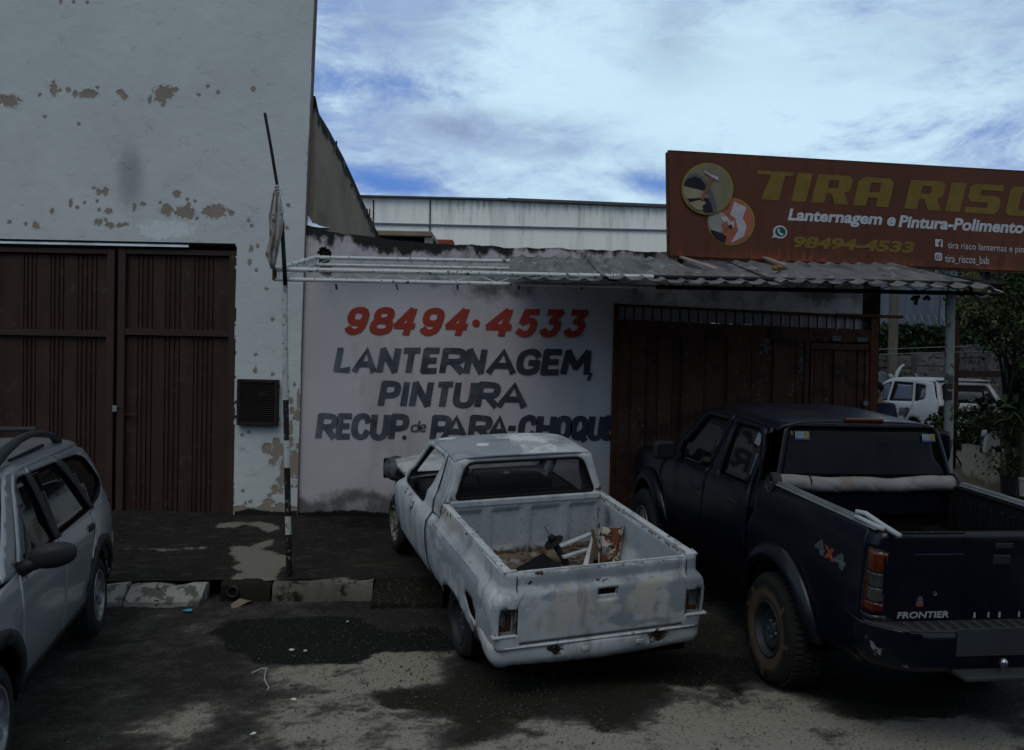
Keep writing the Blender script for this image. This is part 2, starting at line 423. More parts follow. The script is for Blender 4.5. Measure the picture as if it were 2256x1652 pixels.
M('sign_face', (.074, .024, .0125), rough=.55, spec=.2, vary=(1.2, .2),
  layers=[dict(color=(.16, .040, .018), attr='fade', thr=.5, soft=.5, scale=6, namp=.9, detail=8, stretch=(3, 3, 1)),
          dict(color=(.045, .014, .009), thr=.56, soft=.2, scale=2, detail=7, amt=.5, stretch=(5, 5, .4))])
for nm, c in dict(sign_gold=(.125, .083, .018), sign_white=(.34, .35, .37), sign_rim=(.20, .165, .02), pic_grey=(.135, .12, .078), pic_dark=(.012, .011, .016),
                  pic_pale=(.20, .19, .18), pic_skin=(.20, .165, .11), pic_wood=(.15, .07, .04), pic_red=(.24, .075, .045), pic_white=(.30, .28, .30),
                  pic_shadow=(.075, .075, .075), app_green=(.006, .055, .042), wall_red=(.20, .030, .020), flag_yellow=(.14, .10, .02),
                  sky_blue_plastic=(.04, .28, .45), litter_white=(.45, .45, .45)).items():
    M(nm, c, rough=.6, spec=.15, vary=(9, .14))
M('wall_black', (.030, .034, .043), rough=.75, spec=.1, vary=(4, .2), layers=[dict(color=(.16, .175, .21), attr='fadeletter', thr=.22, soft=.75, scale=5, namp=.6, detail=8, amt=.72)])
M('wall_letter_red', (.235, .034, .022), rough=.75, spec=.1, vary=(4, .15), layers=[dict(color=(.17, .05, .045), thr=.6, soft=.1, scale=9, amt=.6)])
M('cloth_grey', (.27, .25, .24), rough=.95, spec=.05, vary=(6, .25), layers=[dict(color=(.06, .05, .045), thr=.56, soft=.12, scale=7, amt=.8)])
M('foil', (.55, .62, .75), rough=.5, spec=.4)
M('kerb_concrete', (.10, .094, .08), rough=.9, spec=.1, vary=(3, .3), layers=[dict(color=(.008, .008, .006), thr=.50, soft=.2, scale=4.5, detail=9, amt=.95)], bump=(25, .6, .015))
M('kerb_dark', (.014, .013, .010), rough=.9, spec=.1, vary=(3, .3), bump=(25, .6, .02))
M('dirt_slope', (.013, .012, .0095), rough=.95, spec=.05, vary=(3, .4), layers=[dict(color=(.05, .047, .04), thr=.63, soft=.06, scale=30, detail=5, amt=.6)], bump=(30, .8, .02))
M('kerb_white', (.21, .205, .19), rough=.85, spec=.12, vary=(3, .2), layers=[dict(color=(.05, .047, .04), thr=.51, soft=.08, scale=7, detail=9, amt=.8), dict(color=(.02, .02, .018), thr=.70, soft=.04, scale=20)], bump=(20, .6, .015))

# ================================================================= GROUND
def zstreet(x, y):
    x = np.asarray(x, float); y = np.asarray(y, float)
    return .062*np.clip(y-7.35, 0, 1.3)*sst(7.0, 8.0, y) - .012*sst(.5, 2.2, x)*1.0
def ykerb(x): return 8.46 + .085*(np.asarray(x, float)+.6)
def zpave(x, y):
    x = np.asarray(x, float); y = np.asarray(y, float)
    a = .235 + .093*(y-8.46); a = np.minimum(a, .235+.093*2.2+.02*(y-10.66))
    b = .085 + .082*(y-8.46)
    b = np.where(y > 10.6, .085+.082*2.14+.075*(y-10.6), b); b = np.minimum(b, .62)
    k = sst(.3, 1.25, x)
    return a*(1-k)+b*k
def gpt(u, v, z=0.0):
    d = ray(u, v); t = (z-CAM.z)/d.z; return CAM + d*t
def r9(a, b): return 220.3+a*.4395, 1294.4+b*.4395
def r10(a, b): return 991.4+a*.5605, 1404.5+b*.5605
def r3(a, b): return a*.4502, 908.8+b*.4502
def poly_mask(X, Y, polys, jit=.05, s=0, z=0.0):
    m = np.zeros(X.shape)
    jx = (fbm(X*2.2, Y*2.2, s, 8, .74)-.5)*jit*13; jy = (fbm(X*2.2+9, Y*2.2+3, s+5, 8, .74)-.5)*jit*11
    P = np.stack([(X+jx).ravel(), (Y+jy).ravel()], -1)
    for pl in polys:
        q = [tuple(gpt(*p, z))[:2] for p in pl]
        m = np.maximum(m, inpoly(P, q).reshape(X.shape).astype(float))
    return m
def softn(n, m): return soft(m, n)
def soft(m, n=2):
    for _ in range(n):
        p = np.pad(m, 1, mode='edge'); m = (p[:-2, 1:-1]+p[2:, 1:-1]+p[1:-1, :-2]+p[1:-1, 2:]+m*2)/6
    return m
gx = np.concatenate([[-400, -150, -60, -25, -12], np.arange(-6, 7.0, .022), [8, 10, 14, 25, 60, 150, 400]])
gy = np.concatenate([[-400, -100, -30, -10, -2, 1, 2.5], np.arange(3.6, 8.9, .020)])
X, Y = np.meshgrid(gx, gy)
# the street sheet ends under the kerb line; beyond, a low ground sheet carries on to the horizon
Z = zstreet(X, Y) + (fbm(X*1.3, Y*1.3, 3)-.5)*.02*(Y > 3) 
worn = poly_mask(X, Y, [
   [r9(*p) for p in ((880, 400), (1000, 380), (1100, 400), (1250, 410), (1390, 330), (1520, 350), (1640, 320), (1720, 370), (1640, 420), (1500, 440), (1350, 450), (1340, 520), (1420, 600), (1560, 640), (1700, 660), (1750, 760), (1700, 900), (900, 900), (760, 780), (1000, 700), (700, 640), (900, 560), (860, 480))],
   [r9(*p) for p in ((230, 900), (330, 760), (480, 640), (650, 630), (560, 690), (420, 800), (330, 900))],
   [r9(*p) for p in ((60, 700), (320, 640), (560, 600), (420, 680), (200, 760))],
   [r9(*p) for p in ((650, 460), (740, 455), (720, 500), (640, 505))],
   [r9(*p) for p in ((1380, 440), (1520, 450), (1700, 430), (1760, 480), (1600, 520), (1380, 520))],
   [r9(*p) for p in ((1580, 640), (1760, 620), (1780, 700), (1640, 720))],
   [r10(*p) for p in ((300, 330), (460, 300), (600, 320), (700, 360), (820, 330), (860, 260), (780, 240), (800, 200), (960, 210), (1000, 170), (1060, 175), (1020, 240), (980, 290), (1090, 290), (1240, 205), (1400, 240), (1500, 320), (1700, 330), (2000, 300), (2256, 380), (2256, 700), (0, 700), (0, 440), (200, 400))]], .07, 11)
worn = soft(worn, 55)*np.clip(.22+1.30*(.55*fbm(X*1.5, Y*2.0, 21, 5)+.45*fbm(X*5, Y*6, 22, 5, .7)), 0, 1.3)
ca, sa = math.cos(.5), math.sin(.5); XR_, YR_ = X*ca+Y*sa, -X*sa+Y*ca
hi = .6*fbm(XR_*2.2, YR_*3.4, 121, 8, .74) + .4*fbm(X*5.5, Y*5.5, 123, 7, .8); mid = fbm(XR_*.7, YR_*1.1, 125, 4)
tone = .31 + worn*.95 + (hi-.5)*3.4*(.50+.50*worn) + (mid-.5)*.5
crack = 1-sst(.0, .022, np.abs(fbm(XR_*1.3+4, YR_*1.7, 131, 5, .55)-.5)); tone = tone - crack*.30*sst(.2, .6, worn)
tone = np.clip(tone, 0, 1.4)
tar = softn(26, poly_mask(X, Y, [
   [r9(*p) for p in ((530, 240), (620, 190), (900, 170), (1250, 165), (1420, 200), (1500, 240), (1760, 200), (1780, 340), (1600, 330), (1400, 340), (1300, 400), (1150, 395), (1000, 370), (860, 370), (760, 340), (600, 310))],
   [r9(*p) for p in ((735, 735), (770, 712), (820, 715), (830, 740), (790, 755))], [r9(*p) for p in ((980, 740), (1010, 728), (1040, 745), (1000, 757))]], .05, 31))
tar = tar
moss = softn(36, poly_mask(X, Y, [
   [r9(*p) for p in ((1340, 500), (1400, 480), (1550, 500), (1760, 480), (1850, 400), (2256, 420), (2256, 660), (2100, 690), (1900, 790), (1760, 760), (1720, 660), (1600, 620), (1430, 600), (1380, 560))],
   [r9(*p) for p in ((940, 530), (1040, 540), (1200, 590), (1330, 640), (1180, 650), (1000, 600))],
   [r10(*p) for p in ((0, 120), (900, 180), (960, 210), (780, 230), (740, 260), (850, 270), (780, 350), (560, 380), (400, 320), (200, 370), (100, 400), (0, 400))],
   [r10(*p) for p in ((1430, 250), (2256, 150), (2256, 330), (1900, 300), (1550, 330))]], .06, 41))
oil = softn(30, poly_mask(X, Y, [[r10(*p) for p in ((965, 285), (1050, 210), (1110, 195), (1220, 210), (1180, 235), (1090, 260), (1010, 295))],
   [r10(*p) for p in ((60, 110), (600, 60), (1150, 60), (1280, 180), (1200, 190), (900, 190), (400, 180))],  # dark ground blots, the two wide ones below the pickups' rear ends
   [r10(*p) for p in ((1290, 190), (1900, 90), (2600, 60), (2600, 260), (1900, 280), (1500, 250))], [r10(*p) for p in ((1040, 408), (1080, 400), (1120, 406), (1080, 416))]], .04, 51))
g = gridmesh('street', X, Y, Z, MATS['asphalt'], attrs=dict(tone=tone, tar=tar, moss=moss*.80+(hi-.5)*2.8*moss, oil=oil*.95), keep=(Y[:-1, :-1] < ykerb(X[:-1, :-1])+.25))
tag(g, kind='structure')
# land beyond, one sheet to the horizon below the street
gx2 = np.array([-900, -300, -100, -30, 0, 30, 100, 300, 900.]); gy2 = np.array([-900, -300, 8.9, 30, 100, 300, 900.])
X2, Y2 = np.meshgrid(gx2, gy2)
tag(gridmesh('ground', X2, Y2, X2*0-.12, MATS['yard_floor']), kind='structure')

px_ = np.concatenate([[-40, -15], np.arange(-6.5, 5.2, .04), np.arange(5.3, 14, .3), [20, 40]])
tt = np.concatenate([np.arange(0, 2.3, .035), np.arange(2.35, 6, .15), np.arange(6.2, 20, .5), [24, 30, 40]])
X, T = np.meshgrid(px_, tt); Y = ykerb(X)*np.exp(-T*.35) + 8.46*(1-np.exp(-T*.35)) + .10 + T
Z = zpave(X, Y) + (fbm(X*2, Y*2, 5)-.5)*.018
rough_ = (fbm(X*5, Y*5, 8)-.5)*.025*sst(-.5, -2, X); Z = Z + rough_
lite = softn(6, poly_mask(X, Y, [[r3(*p) for p in ((1110, 665), (1160, 655), (1240, 660), (1400, 690), (1380, 740), (1340, 790), (1250, 815), (1140, 838), (1145, 760))],
   [r3(*p) for p in ((1225, 600), (1240, 575), (1290, 565), (1345, 590), (1350, 620), (1280, 618))], [r3(*p) for p in ((1290, 620), (1360, 640), (1330, 658), (1240, 655))],
   [r3(*p) for p in ((570, 655), (900, 662), (1020, 655), (1010, 668), (700, 668), (570, 664))], [r3(*p) for p in ((1070, 575), (1200, 570), (1210, 590), (1080, 590))]], .04, 61, .32))
wet = soft(((Y > 10.15)*sst(-3, -1.5, X)).astype(float)*.8, 2) + sst(.2, 1.0, X)*.75*(Y < 10.6)
p_ = gridmesh('pavement', X, Y, Z, MATS['pavement'], attrs=dict(lite=lite, wet=wet), keep=((Y[:-1, :-1] < 10.9) | (X[:-1, :-1] < 2)))
tag(p_, kind='structure')
yf = gridmesh('yard_ground', X, Y, Z-.012, MATS['yard_floor'], keep=((Y[:-1, :-1] > 10.5) & (X[:-1, :-1] > 1)))
tag(yf, kind='structure')

# kerbstones, one mesh each
def kerbstone(x0, x1, mat, top=None, tilt=0., drop=0.):
    mb = MB(); n = 14
    P = []
    for i in range(n+1):
        x = x0 + (x1-x0)*i/n; y = float(ykerb(x)); zt = float(zpave(x, y+.12)) - drop
        j = (vnoise(x*9, x0*3, 77)-.5)*.045 + (vnoise(x*23, x0*3, 78)-.5)*.02; zt += (vnoise(x*6, x0, 79)-.6)*.04
        P.append([(x, y-.02-tilt+j, -.04), (x, y-.015-tilt*.9+j, float(zstreet(x, y))+.03), (x, y+.01-j*.6, zt-.018), (x, y+.035, zt+.004+j*.4), (x, y+.14, zt+.006+j*.3), (x, y+.15, -.04)])
    q = 6; v = [p for r in P for p in r]; f = []
    for i in range(n):
        for k in range(q-1): f.append((i*q+k, (i+1)*q+k, (i+1)*q+k+1, i*q+k+1))
    f += [tuple(range(q)), tuple(range(n*q, n*q+q))[::-1]]
    return mesh('kerbstone', v, f, mat, g_k, auto=40)
g_k = bpy.data.objects.new('kerb', None); COL.objects.link(g_k); g_k['kind'] = 'structure'
xa = gpt(478, 1330, .1).x
for a, b, mt, tl, dr in ((-6.4, -5.42, 'kerb_white', .10, .02), (-5.40, -4.42, 'kerb_white', .10, .02), (-4.40, -3.42, 'kerb_white', .12, .02), (-3.40, -2.74, 'kerb_white', .12, .03),
                     (-2.60, -2.16, 'kerb_dark', 0., .01), (-2.14, -1.24, 'kerb_concrete', .0, .0), (-1.22, -.33, 'dirt_slope', .24, .015), (-.33, .62, 'dirt_slope', .26, .02), (.62, 1.6, 'dirt_slope', .22, .03),
                     (1.62, 2.6, 'kerb_dark', .06, .02), (2.62, 3.6, 'kerb_dark', .06, .02), (3.62, 4.6, 'kerb_dark', .03, .01), (4.62, 5.6, 'kerb_concrete', 0, 0), (5.62, 6.6, 'kerb_concrete', 0, 0)):
    kerbstone(a, b, MATS[mt], tilt=tl, drop=dr)
# drain pipe in the kerb gap
c = gpt(*r9(627, 72), .12); yk = float(ykerb(c.x))
mb = MB().lathe([(.042, -.02), (.052, -.02), (.052, .30), (.042, .30), (.042, -.02)], 20, 'Y', (c.x, yk-.02, .155))
tag(mb.build('drain_pipe', M('pipe_plastic', (.03, .028, .025), rough=.7), smooth=False, auto=40), 'open end of a round drain pipe beside the white painted kerb ramp', 'pipe')
bk = MB().box((c.x, yk+.12, .12), (.22, .02, .22)).build('kerb_gap_soil', M('dark_soil', (.004, .004, .003), spec=0, rough=1)); tag(bk, kind='structure')

# ================================================================= TALL WHITE BUILDING
YF = 10.6
xr_pts = [(1140, 655), (800, 663.5), (495, 673), (239, 683), (0, 693), (-250, 702)]
zr_, xr_ = zip(*[(at(u, v, YF).z, at(u, v, YF).x) for v, u in xr_pts])
def xright(z): return np.interp(z, zr_, xr_)
tb = thing('commercial_building', 'tall windowless white rendered building with peeling paint patches and double brown gate', 'building', (-4.3, 10.7, .4))
def tl(o):                                # parent keeping world coordinates
    o.parent = tb; o.matrix_parent_inverse = Matrix.Translation((4.3, -10.7, -.4)); return o
xs = np.linspace(0, 1, 300); zs = np.concatenate([np.arange(.30, 7.0, .016), [7.2, 7.6, 8.0]])
S_, Z = np.meshgrid(xs, zs); XR = xright(Z); X = -6.9 + S_*(XR+6.9)
gate_l = at(-40, 800, YF).x; gate_r0 = at(519, 560, YF).x; gate_r1 = at(513, 1150, YF).x
gate_t = at(300, 532, YF).z; gate_b = at(300, 1150, YF).z
gr = gate_r0 + (gate_t-Z)/(gate_t-gate_b)*(gate_r1-gate_r0)
jag = (fbm(X*0+3, Z*14, 91)-.5)*.03
hole = (X < gr+jag) & (X > gate_l) & (Z < gate_t)
blobs = []    # (u, v, ru, rv)
for a, b, ra, rb in ((60, 650, 62, 34), (20, 640, 30, 20), (345, 570, 20, 45), (440, 578, 14, 16), (485, 604, 16, 20), (565, 605, 55, 26), (775, 595, 22, 18), (805, 625, 22, 18), (1060, 595, 62, 40), (1035, 630, 40, 30), (1110, 580, 40, 16), (1050, 665, 14, 20),
                     (965, 645, 8, 24), (1340, 558, 9, 11), (1405, 594, 11, 14), (1635, 572, 16, 16), (628, 563, 9, 8), (385, 580, 9, 8), (255, 610, 10, 6), (1280, 610, 12, 5), (290, 752, 9, 10), (508, 797, 12, 10), (390, 12, 10, 14), (475, 10, 7, 10), (560, 14, 9, 10),
                     (632, 1240, 14, 20), (680, 1232, 20, 24), (655, 1238, 22, 9), (605, 1212, 8, 8), (457, 1308, 11, 26), (500, 1338, 12, 8), (625, 1296, 8, 12), (700, 1362, 26, 16), (640, 1352, 14, 8), (925, 1315, 18, 12), (1035, 1307, 10, 10), (868, 1335, 6, 24),
                     (1140, 1250, 24, 22), (1075, 1352, 36, 32), (1085, 1388, 12, 10), (1195, 1368, 50, 34), (1225, 1400, 18, 14), (1390, 1362, 66, 38), (1340, 1360, 30, 24), (1490, 1372, 18, 18), (1268, 1408, 10, 8), (335, 1362, 13, 17), (232, 1455, 20, 20), (60, 1430, 16, 8), (165, 1446, 6, 8),
                     (635, 1432, 24, 20), (680, 1418, 13, 9), (710, 1455, 28, 17), (775, 1452, 18, 14), (808, 1446, 20, 11), (1603, 1418, 9, 9), (1858, 1322, 13, 12), (1622, 1456, 9, 4), (1845, 1470, 16, 14), (1825, 1448, 10, 8), (1620, 1605, 14, 18), (1660, 1585, 6, 14), (545, 1306, 6, 5), (1208, 1284, 5, 4), (1258, 1297, 8, 7), (1218, 1318, 8, 14)):
    u, v = r1(a, b); blobs.append((u, v, ra*.3418*1.12, rb*.3418*1.12))
for a, b, ra, rb in ((1275, 120, 8, 14), (1268, 190, 9, 15), (1302, 230, 5, 9), (1297, 740, 7, 15), (1385, 759, 9, 5), (1385, 480, 5, 10), (1300, 660, 4, 8), (1355, 325, 4, 5)):
    u, v = r2(a, b); blobs.append((u, v, ra*.4335*1.1, rb*.4335*1.1))
for a, b, ra, rb in ((480, 975, 42, 44), (560, 915, 34, 34), (590, 990, 60, 60), (530, 1100, 28, 34), (555, 1040, 34, 50), (700, 1120, 80, 110), (740, 1160, 36, 80), (640, 1150, 44, 90), (690, 920, 22, 50), (750, 965, 20, 30), (750, 1060, 30, 60), (690, 555, 24, 38), (700, 640, 26, 30), (745, 690, 28, 55), (760, 560, 16, 90),
                     (690, 800, 18, 60), (600, 1270, 34, 46), (550, 1335, 34, 40), (600, 1350, 24, 30), (500, 1395, 20, 16), (495, 1460, 48, 40), (465, 1490, 50, 22), (600, 1490, 44, 34), (720, 1510, 60, 24), (240, 1498, 60, 12), (320, 835, 13, 14), (260, 857, 13, 10), (270, 1350, 15, 7), (375, 295, 12, 24), (530, 322, 14, 8), (665, 475, 14, 20), (720, 415, 8, 16), (740, 1310, 10, 14), (700, 1312, 8, 8), (335, 1450, 9, 6), (290, 1463, 9, 4)):
    blobs.append((468.2+a*.2501, 743.6+b*.2501, ra*.2501*1.08, rb*.2501*1.08))
peel = np.zeros(X.shape)
for (u, v, ru, rv) in blobs:
    c = at(u, v, YF); k = YF/2027.0; rx_, rz_ = max(ru*k, .022), max(rv*k, .022)
    i0, i1 = np.searchsorted(zs, [c.z-rz_*2.2, c.z+rz_*2.2])
    if i1 <= i0: continue
    d = np.sqrt(((X[i0:i1]-c.x)/rx_)**2 + ((Z[i0:i1]-c.z)/rz_)**2)
    peel[i0:i1] = np.maximum(peel[i0:i1], np.clip(1.0-.5*d, 0, 1))
zb = at(600, 1118, YF).z
base_ = sst(zb+.03, zb-.03, Z + (fbm(X*6, X*0, 3)-.5)*.07)
peel = np.maximum(peel, base_*.9)
damp = sst(zb+.0, zb-.07, Z + (fbm(X*3, X*0, 5)-.5)*.10)
smudge = np.exp(-((X-at(*r1(840, 1100), YF).x)/.19)**2 - ((Z-at(*r1(840, 1140), YF).z)/.42)**2)
smudge = np.maximum(smudge, .5*np.exp(-((X-at(534, 990, YF).x)/.06)**2 - ((Z-at(534, 990, YF).z)/.08)**2))
fresh = np.exp(-((X-at(*r1(1060, 1480), YF).x)/.42)**2 - ((Z-at(*r1(1060, 1480), YF).z)/.14)**2)
Yw = YF + (fbm(X*1.2, Z*1.2, 71)-.5)*.02 + .004*(peel > .5)
tl(gridmesh('front_wall', X, Yw, Z, MATS['white_wall'], attrs=dict(peel=peel, damp=damp, smudge=smudge, fresh=fresh), keep=~hole[:-1, :-1]))
# wall thickness: right return, gate jamb and lintel reveals
v = []; f = []
zz = list(np.arange(.3, 8.01, .3))
for z in zz: v += [(xright(z), YF, z), (xright(z)-.02, YF+.22, z)]
f = [(2*i, 2*i+1, 2*i+3, 2*i+2) for i in range(len(zz)-1)]
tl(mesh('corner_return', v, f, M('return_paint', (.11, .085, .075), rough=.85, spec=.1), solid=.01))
mb = MB().box((-6.9/2-1.5, YF+.14, gate_t+.10), (4.2, .2, .2)).box(((gate_r0+gate_r1)/2+.07, YF+.12, (gate_t+.3)/2), (.13, .2, gate_t-.3))
tl(mb.build('lintel_and_jamb', MATS['white_wall']))
# side wall running back, its top stepping down with rebar ends
side = [(690, 250, 11.05), (712, 285, 11.6), (745, 345, 12.7), (770, 398, 13.5), (790, 443, 14.4), (812, 490, 15.4), (826, 518, 16.1)]
prof = []
for u, v_, yy in side: p = at(u, v_, yy); prof.append((yy, p.z, p.x))
prof = [(10.84, prof[0][1]+.15, prof[0][2])] + prof
n = 50; ys = np.linspace(prof[0][0], prof[-1][0], n); zt_ = np.interp(ys, [p[0] for p in prof], [p[1] for p in prof]); xx = np.interp(ys, [p[0] for p in prof], [p[2] for p in prof])
hh = np.linspace(0, 1, 50); H, YY = np.meshgrid(hh, ys); ZT = np.interp(YY, ys, zt_); XX = np.interp(YY, ys, xx)-.02
Zs = .3 + (ZT-.3)*H; mould = sst(.45, .0, (ZT-Zs))*.9
tl(gridmesh('side_wall', XX, YY, Zs, MATS['raw_concrete'], attrs=dict(mould=mould), solid=.18))
tl(MB().box((-6.0, 16.1, 1.9), (7.0, .2, 3.4)).build('rear_wall', MATS['raw_concrete']))
tl(MB().box((-5.5, 13.4, 3.7), (6.2, 5.2, .12)).build('roof_shade_slab', MATS['raw_concrete']))  # unseen slab added to keep daylight out of the space behind the gate
for (u, v_, yy, hs) in ((728, 318, 12.3, (15, 22, 12, 30)), (781, 428, 14.1, (22, 14)), (808, 480, 15.2, (24, 30, 16, 22)), (822, 512, 15.9, (14, 10, 18))):
    for k, h_ in enumerate(hs):
        p0 = at(u+k*4+2, v_+k*6+4, yy+.12*k); p1 = p0 + Vector((random.uniform(-.01, .01), 0, h_*yy/2027))
        tl(MB().tube([p0, p1], .012, 5).build('rebar', MATS['rust_frame']))
# pale strip stands for sky light above gate leaves, dark bar for lintel shadow
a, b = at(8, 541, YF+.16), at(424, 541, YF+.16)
tl(MB().box(((a.x+b.x)/2, YF+.035, gate_t-.036), (b.x-a.x, .02, .028)).build('sky_gap_strip', M('pale_strip', (.72, .76, .80))))
tl(MB().box(((gate_l+gate_r0)/2, YF+.05, gate_t-.006), (gate_r0-gate_l, .07, .022)).build('lintel_shadow_bar', MATS['dark_iron']))
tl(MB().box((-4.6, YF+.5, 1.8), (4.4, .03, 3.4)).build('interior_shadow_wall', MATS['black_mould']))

# ---------------------------------------------------------------- left double gate
gt = thing('double_gate', 'dark brown sheet metal double gate with fluted strips in the tall white building', 'gate', (-4.6, 10.75, .42))
def gp(o): o.parent = gt; o.matrix_parent_inverse = Matrix.Translation((4.6, -10.75, -.42)); return o
YG = 10.72
def gx_(a, b=600): return at(*r2(a, b), YG).x
def gz_(b, a=600): return at(*r2(a, b), YG).z
zbot = gz_(1512)
for (x0, x1, top, strips) in ((-60, 588, 112, ((118, 183), (255, 322), (393, 490))), (606, 1212, 122, ((700, 775), (838, 915), (984, 1082)))):
    xa, xb = gx_(x0), gx_(x1-8 if x1 > 1000 else x1); zt = gz_(top, x0)
    zm0, zm1 = gz_(532, (x0+x1)/2), gz_(564, (x0+x1)/2); zl = gz_(1472, (x0+x1)/2); zu = gz_(top+32, (x0+x1)/2)
    leaf = bpy.data.objects.new('gate_leaf', None); COL.objects.link(leaf); leaf.location = ((xa+xb)/2, YG, zbot); gp(leaf); bpy.context.view_layer.update()
    O = -Vector(leaf.location)
    def lp(mb, nm, mt, **k):
        mb.v = [tuple(Vector(p)+O) for p in mb.v]; return mb.build(nm, mt, leaf, **k)
    sw_ = .085
    for xx_ in (xa+sw_/2, xb-sw_/2): lp(MB().box((xx_, YG-.03, (zt+zbot)/2), (sw_, .06, zt-zbot)), 'stile', MATS['gate_trim'], bevel=.004)
    for za, zc in ((zt, zu), (zm0, zm1), (zl, zbot)): lp(MB().box(((xa+xb)/2, YG-.026, (za+zc)/2), (xb-xa-2*sw_-.004, .05, abs(za-zc))), 'rail', MATS['gate_trim'], bevel=.004)
    for (z0, z1) in ((zu, zm0), (zm1, zl)):
        ed = [xa+sw_] + [gx_(s_, 600) for st in strips for s_ in st] + [xb-sw_]
        for i in range(0, len(ed)-1):
            if i % 2 == 0:
                lp(MB().box(((ed[i]+ed[i+1])/2, YG+.010, (z0+z1)/2), (ed[i+1]-ed[i]-.004, .02, z0-z1-.004)), 'flat_panel', MATS['gate_brown'], bevel=.003)
            else:
                n_ = 4 if ed[i+1]-ed[i] > .2 else 3; xx_ = []; yy = []
                for k in range(n_):
                    w_ = (ed[i+1]-ed[i])/n_; b_ = ed[i]+k*w_
                    xx_ += [b_, b_+w_*.25, b_+w_*.4, b_+w_*.75, b_+w_*.9]; yy += [.016, .016, -.004, -.004, .016]
                xx_.append(ed[i+1]); yy.append(.016); v = []; m_ = len(xx_)
                for zz_ in (z0-.002, z1+.002): v += [(x_, YG+y_, zz_) for x_, y_ in zip(xx_, yy)]
                q = MB(); q.v = v; q.f = [(k, k+1, m_+k+1, m_+k) for k in range(m_-1)]
                lp(q, 'fluted_strip', MATS['gate_brown'], solid=.003)
    if x0 > 0:
        lp(MB().box((gx_(598, 932), YG-.075, gz_(932, 598)), (.05, .03, .07)), 'lock', M('lock_steel', (.25, .27, .28), rough=.4, metal=.6), bevel=.004)
        lp(MB().box((gx_(655, 960), YG-.035, gz_(962, 655)), (.22, .014, .014)).tube([(gx_(610, 932), YG-.07, gz_(925, 610)), (gx_(640, 932), YG-.05, gz_(925, 610))], .008, 6), 'bolt', MATS['gate_trim'])
a = gx_(1180, 700)
gp(MB().box((at(517, 800, YF).x-.01, YF+.045, (gz_(150)+zbot)/2), (.10, .05, gz_(150)-zbot)).build('side_post', MATS['gate_trim'], bevel=.004))
sill = MB().box(((gx_(560)+gx_(1200))/2, YF+.06, zbot-.035), (gx_(1210)-gx_(500), .16, .05)); tl(sill.build('threshold', M('sill_cement', (.10, .10, .095)), bevel=.006))

# ---------------------------------------------------------------- meter box
mbx = thing('meter_box', 'small dark brown metal meter box with slatted door on the white wall', 'meter box', tuple(at(566, 940, YF)))
def mp_(o): o.parent = mbx; o.matrix_parent_inverse = Matrix.Translation(-mbx.location); return o
A0, A1 = at(523, 835, YF-.07), at(611, 938, YF-.07)
cx, cz, wx, wz = (A0.x+A1.x)/2, (A0.z+A1.z)/2, A1.x-A0.x, A0.z-A1.z
mp_(MB().box((cx, YF-.03, cz), (wx, .09, wz)).build('case', MATS['meter_metal'], bevel=.006))
for s_ in (-1, 1):
    mp_(MB().box((cx+s_*(wx/2-.018), YF-.083, cz), (.034, .016, wz-.002)).build('door_frame', MATS['meter_metal'], bevel=.004))
    mp_(MB().box((cx, YF-.084, cz+s_*(wz/2-.018)), (wx-.075, .015, .034)).build('door_frame', MATS['meter_metal'], bevel=.004))
for k in range(20):
    mp_(MB().box((cx, YF-.081, cz-wz/2+.045+k*(wz-.09)/19), (wx-.08, .012, .009), Matrix.Rotation(.5, 3, 'X')).build('slat', MATS['meter_metal']))
mp_(MB().box((cx+.05, YF-.0765, cz+.10), (.07, .004, .05)).build('window', M('dull_glass', (.05, .06, .065), rough=.3)))
for s_, zc in ((1, .19), (1, -.19), (-1, .0), (-1, -.17)):
    mp_(MB().box((cx+s_*(wx/2+.008), YF-.07, cz+zc), (.024, .025, .035)).build('hinge', MATS['dark_iron']))

# ================================================================= LETTERED WALL
XW0 = float(xright(3.0)); YW = 10.635
def atp(u, v, slope, c_):
    d = ray(u, v); return CAM + d * (c_/(d.y - slope*d.x))
topu = [(655, 500), (672, 502), (705, 505), (740, 511), (780, 517), (816, 521), (870, 528), (904, 530), (950, 535), (1000, 539), (1040, 541), (1090, 542), (1150, 545), (1250, 549), (1350, 552), (1480, 556), (1600, 560), (1750, 566), (1903, 575)]
tx, tz = zip(*[((q.x, q.z)) for q in [(at(u, v, YW) if u < 1357 else atp(u, v, .17, 10.635-.17*at(1357, 800, YW).x)) for u, v in topu]])
XG0 = at(1357, 800, YW).x
GS = .17; GC = 10.60 - GS*at(1357, 800, 10.6).x
def G(u, v, off=0.): return atp(u, v, GS, GC-off)
XE = G(1903, 660).x
xs = np.linspace(XW0-.1, XE, 330); hs = np.linspace(0, 1, 190)
X, H = np.meshgrid(xs, hs); TZ = np.interp(X, tx, tz) + (fbm(X*4, X*0, 6)-.5)*.05; Z = .25 + (TZ-.25)*H
ZG = G(1365, 706).z
ZG1 = G(1926, 729).z
ZGX = ZG + (ZG1-ZG)*np.clip((X-XG0)/(XE-XG0), 0, 1)
hole = (X > XG0) & (Z < ZGX)
TZ = TZ + 0
dt = TZ-Z
wv = fbm(X*2.3, X*0, 15)
mould = sst(.10+.42*wv, -.05, dt)*.85 + .32*np.exp(-((X-at(900, 560, YW).x)/.8)**2)*sst(.75, .1, dt)
mould *= 1-.9*np.exp(-((X-at(762, 540, YW).x)/.10)**2 - ((dt-.22)/.2)**2)
stain = sst(1.0, .25, dt)*.52 + .25*sst(at(1250, 600, YW).x, at(1500, 600, YW).x, X)*sst(1.6, .6, dt) + .45*np.exp(-((X-at(1110, 640, YW).x)/.55)**2-((Z-at(1110, 640, YW).z)/.16)**2)
zb2 = at(760, 1118, YW).z
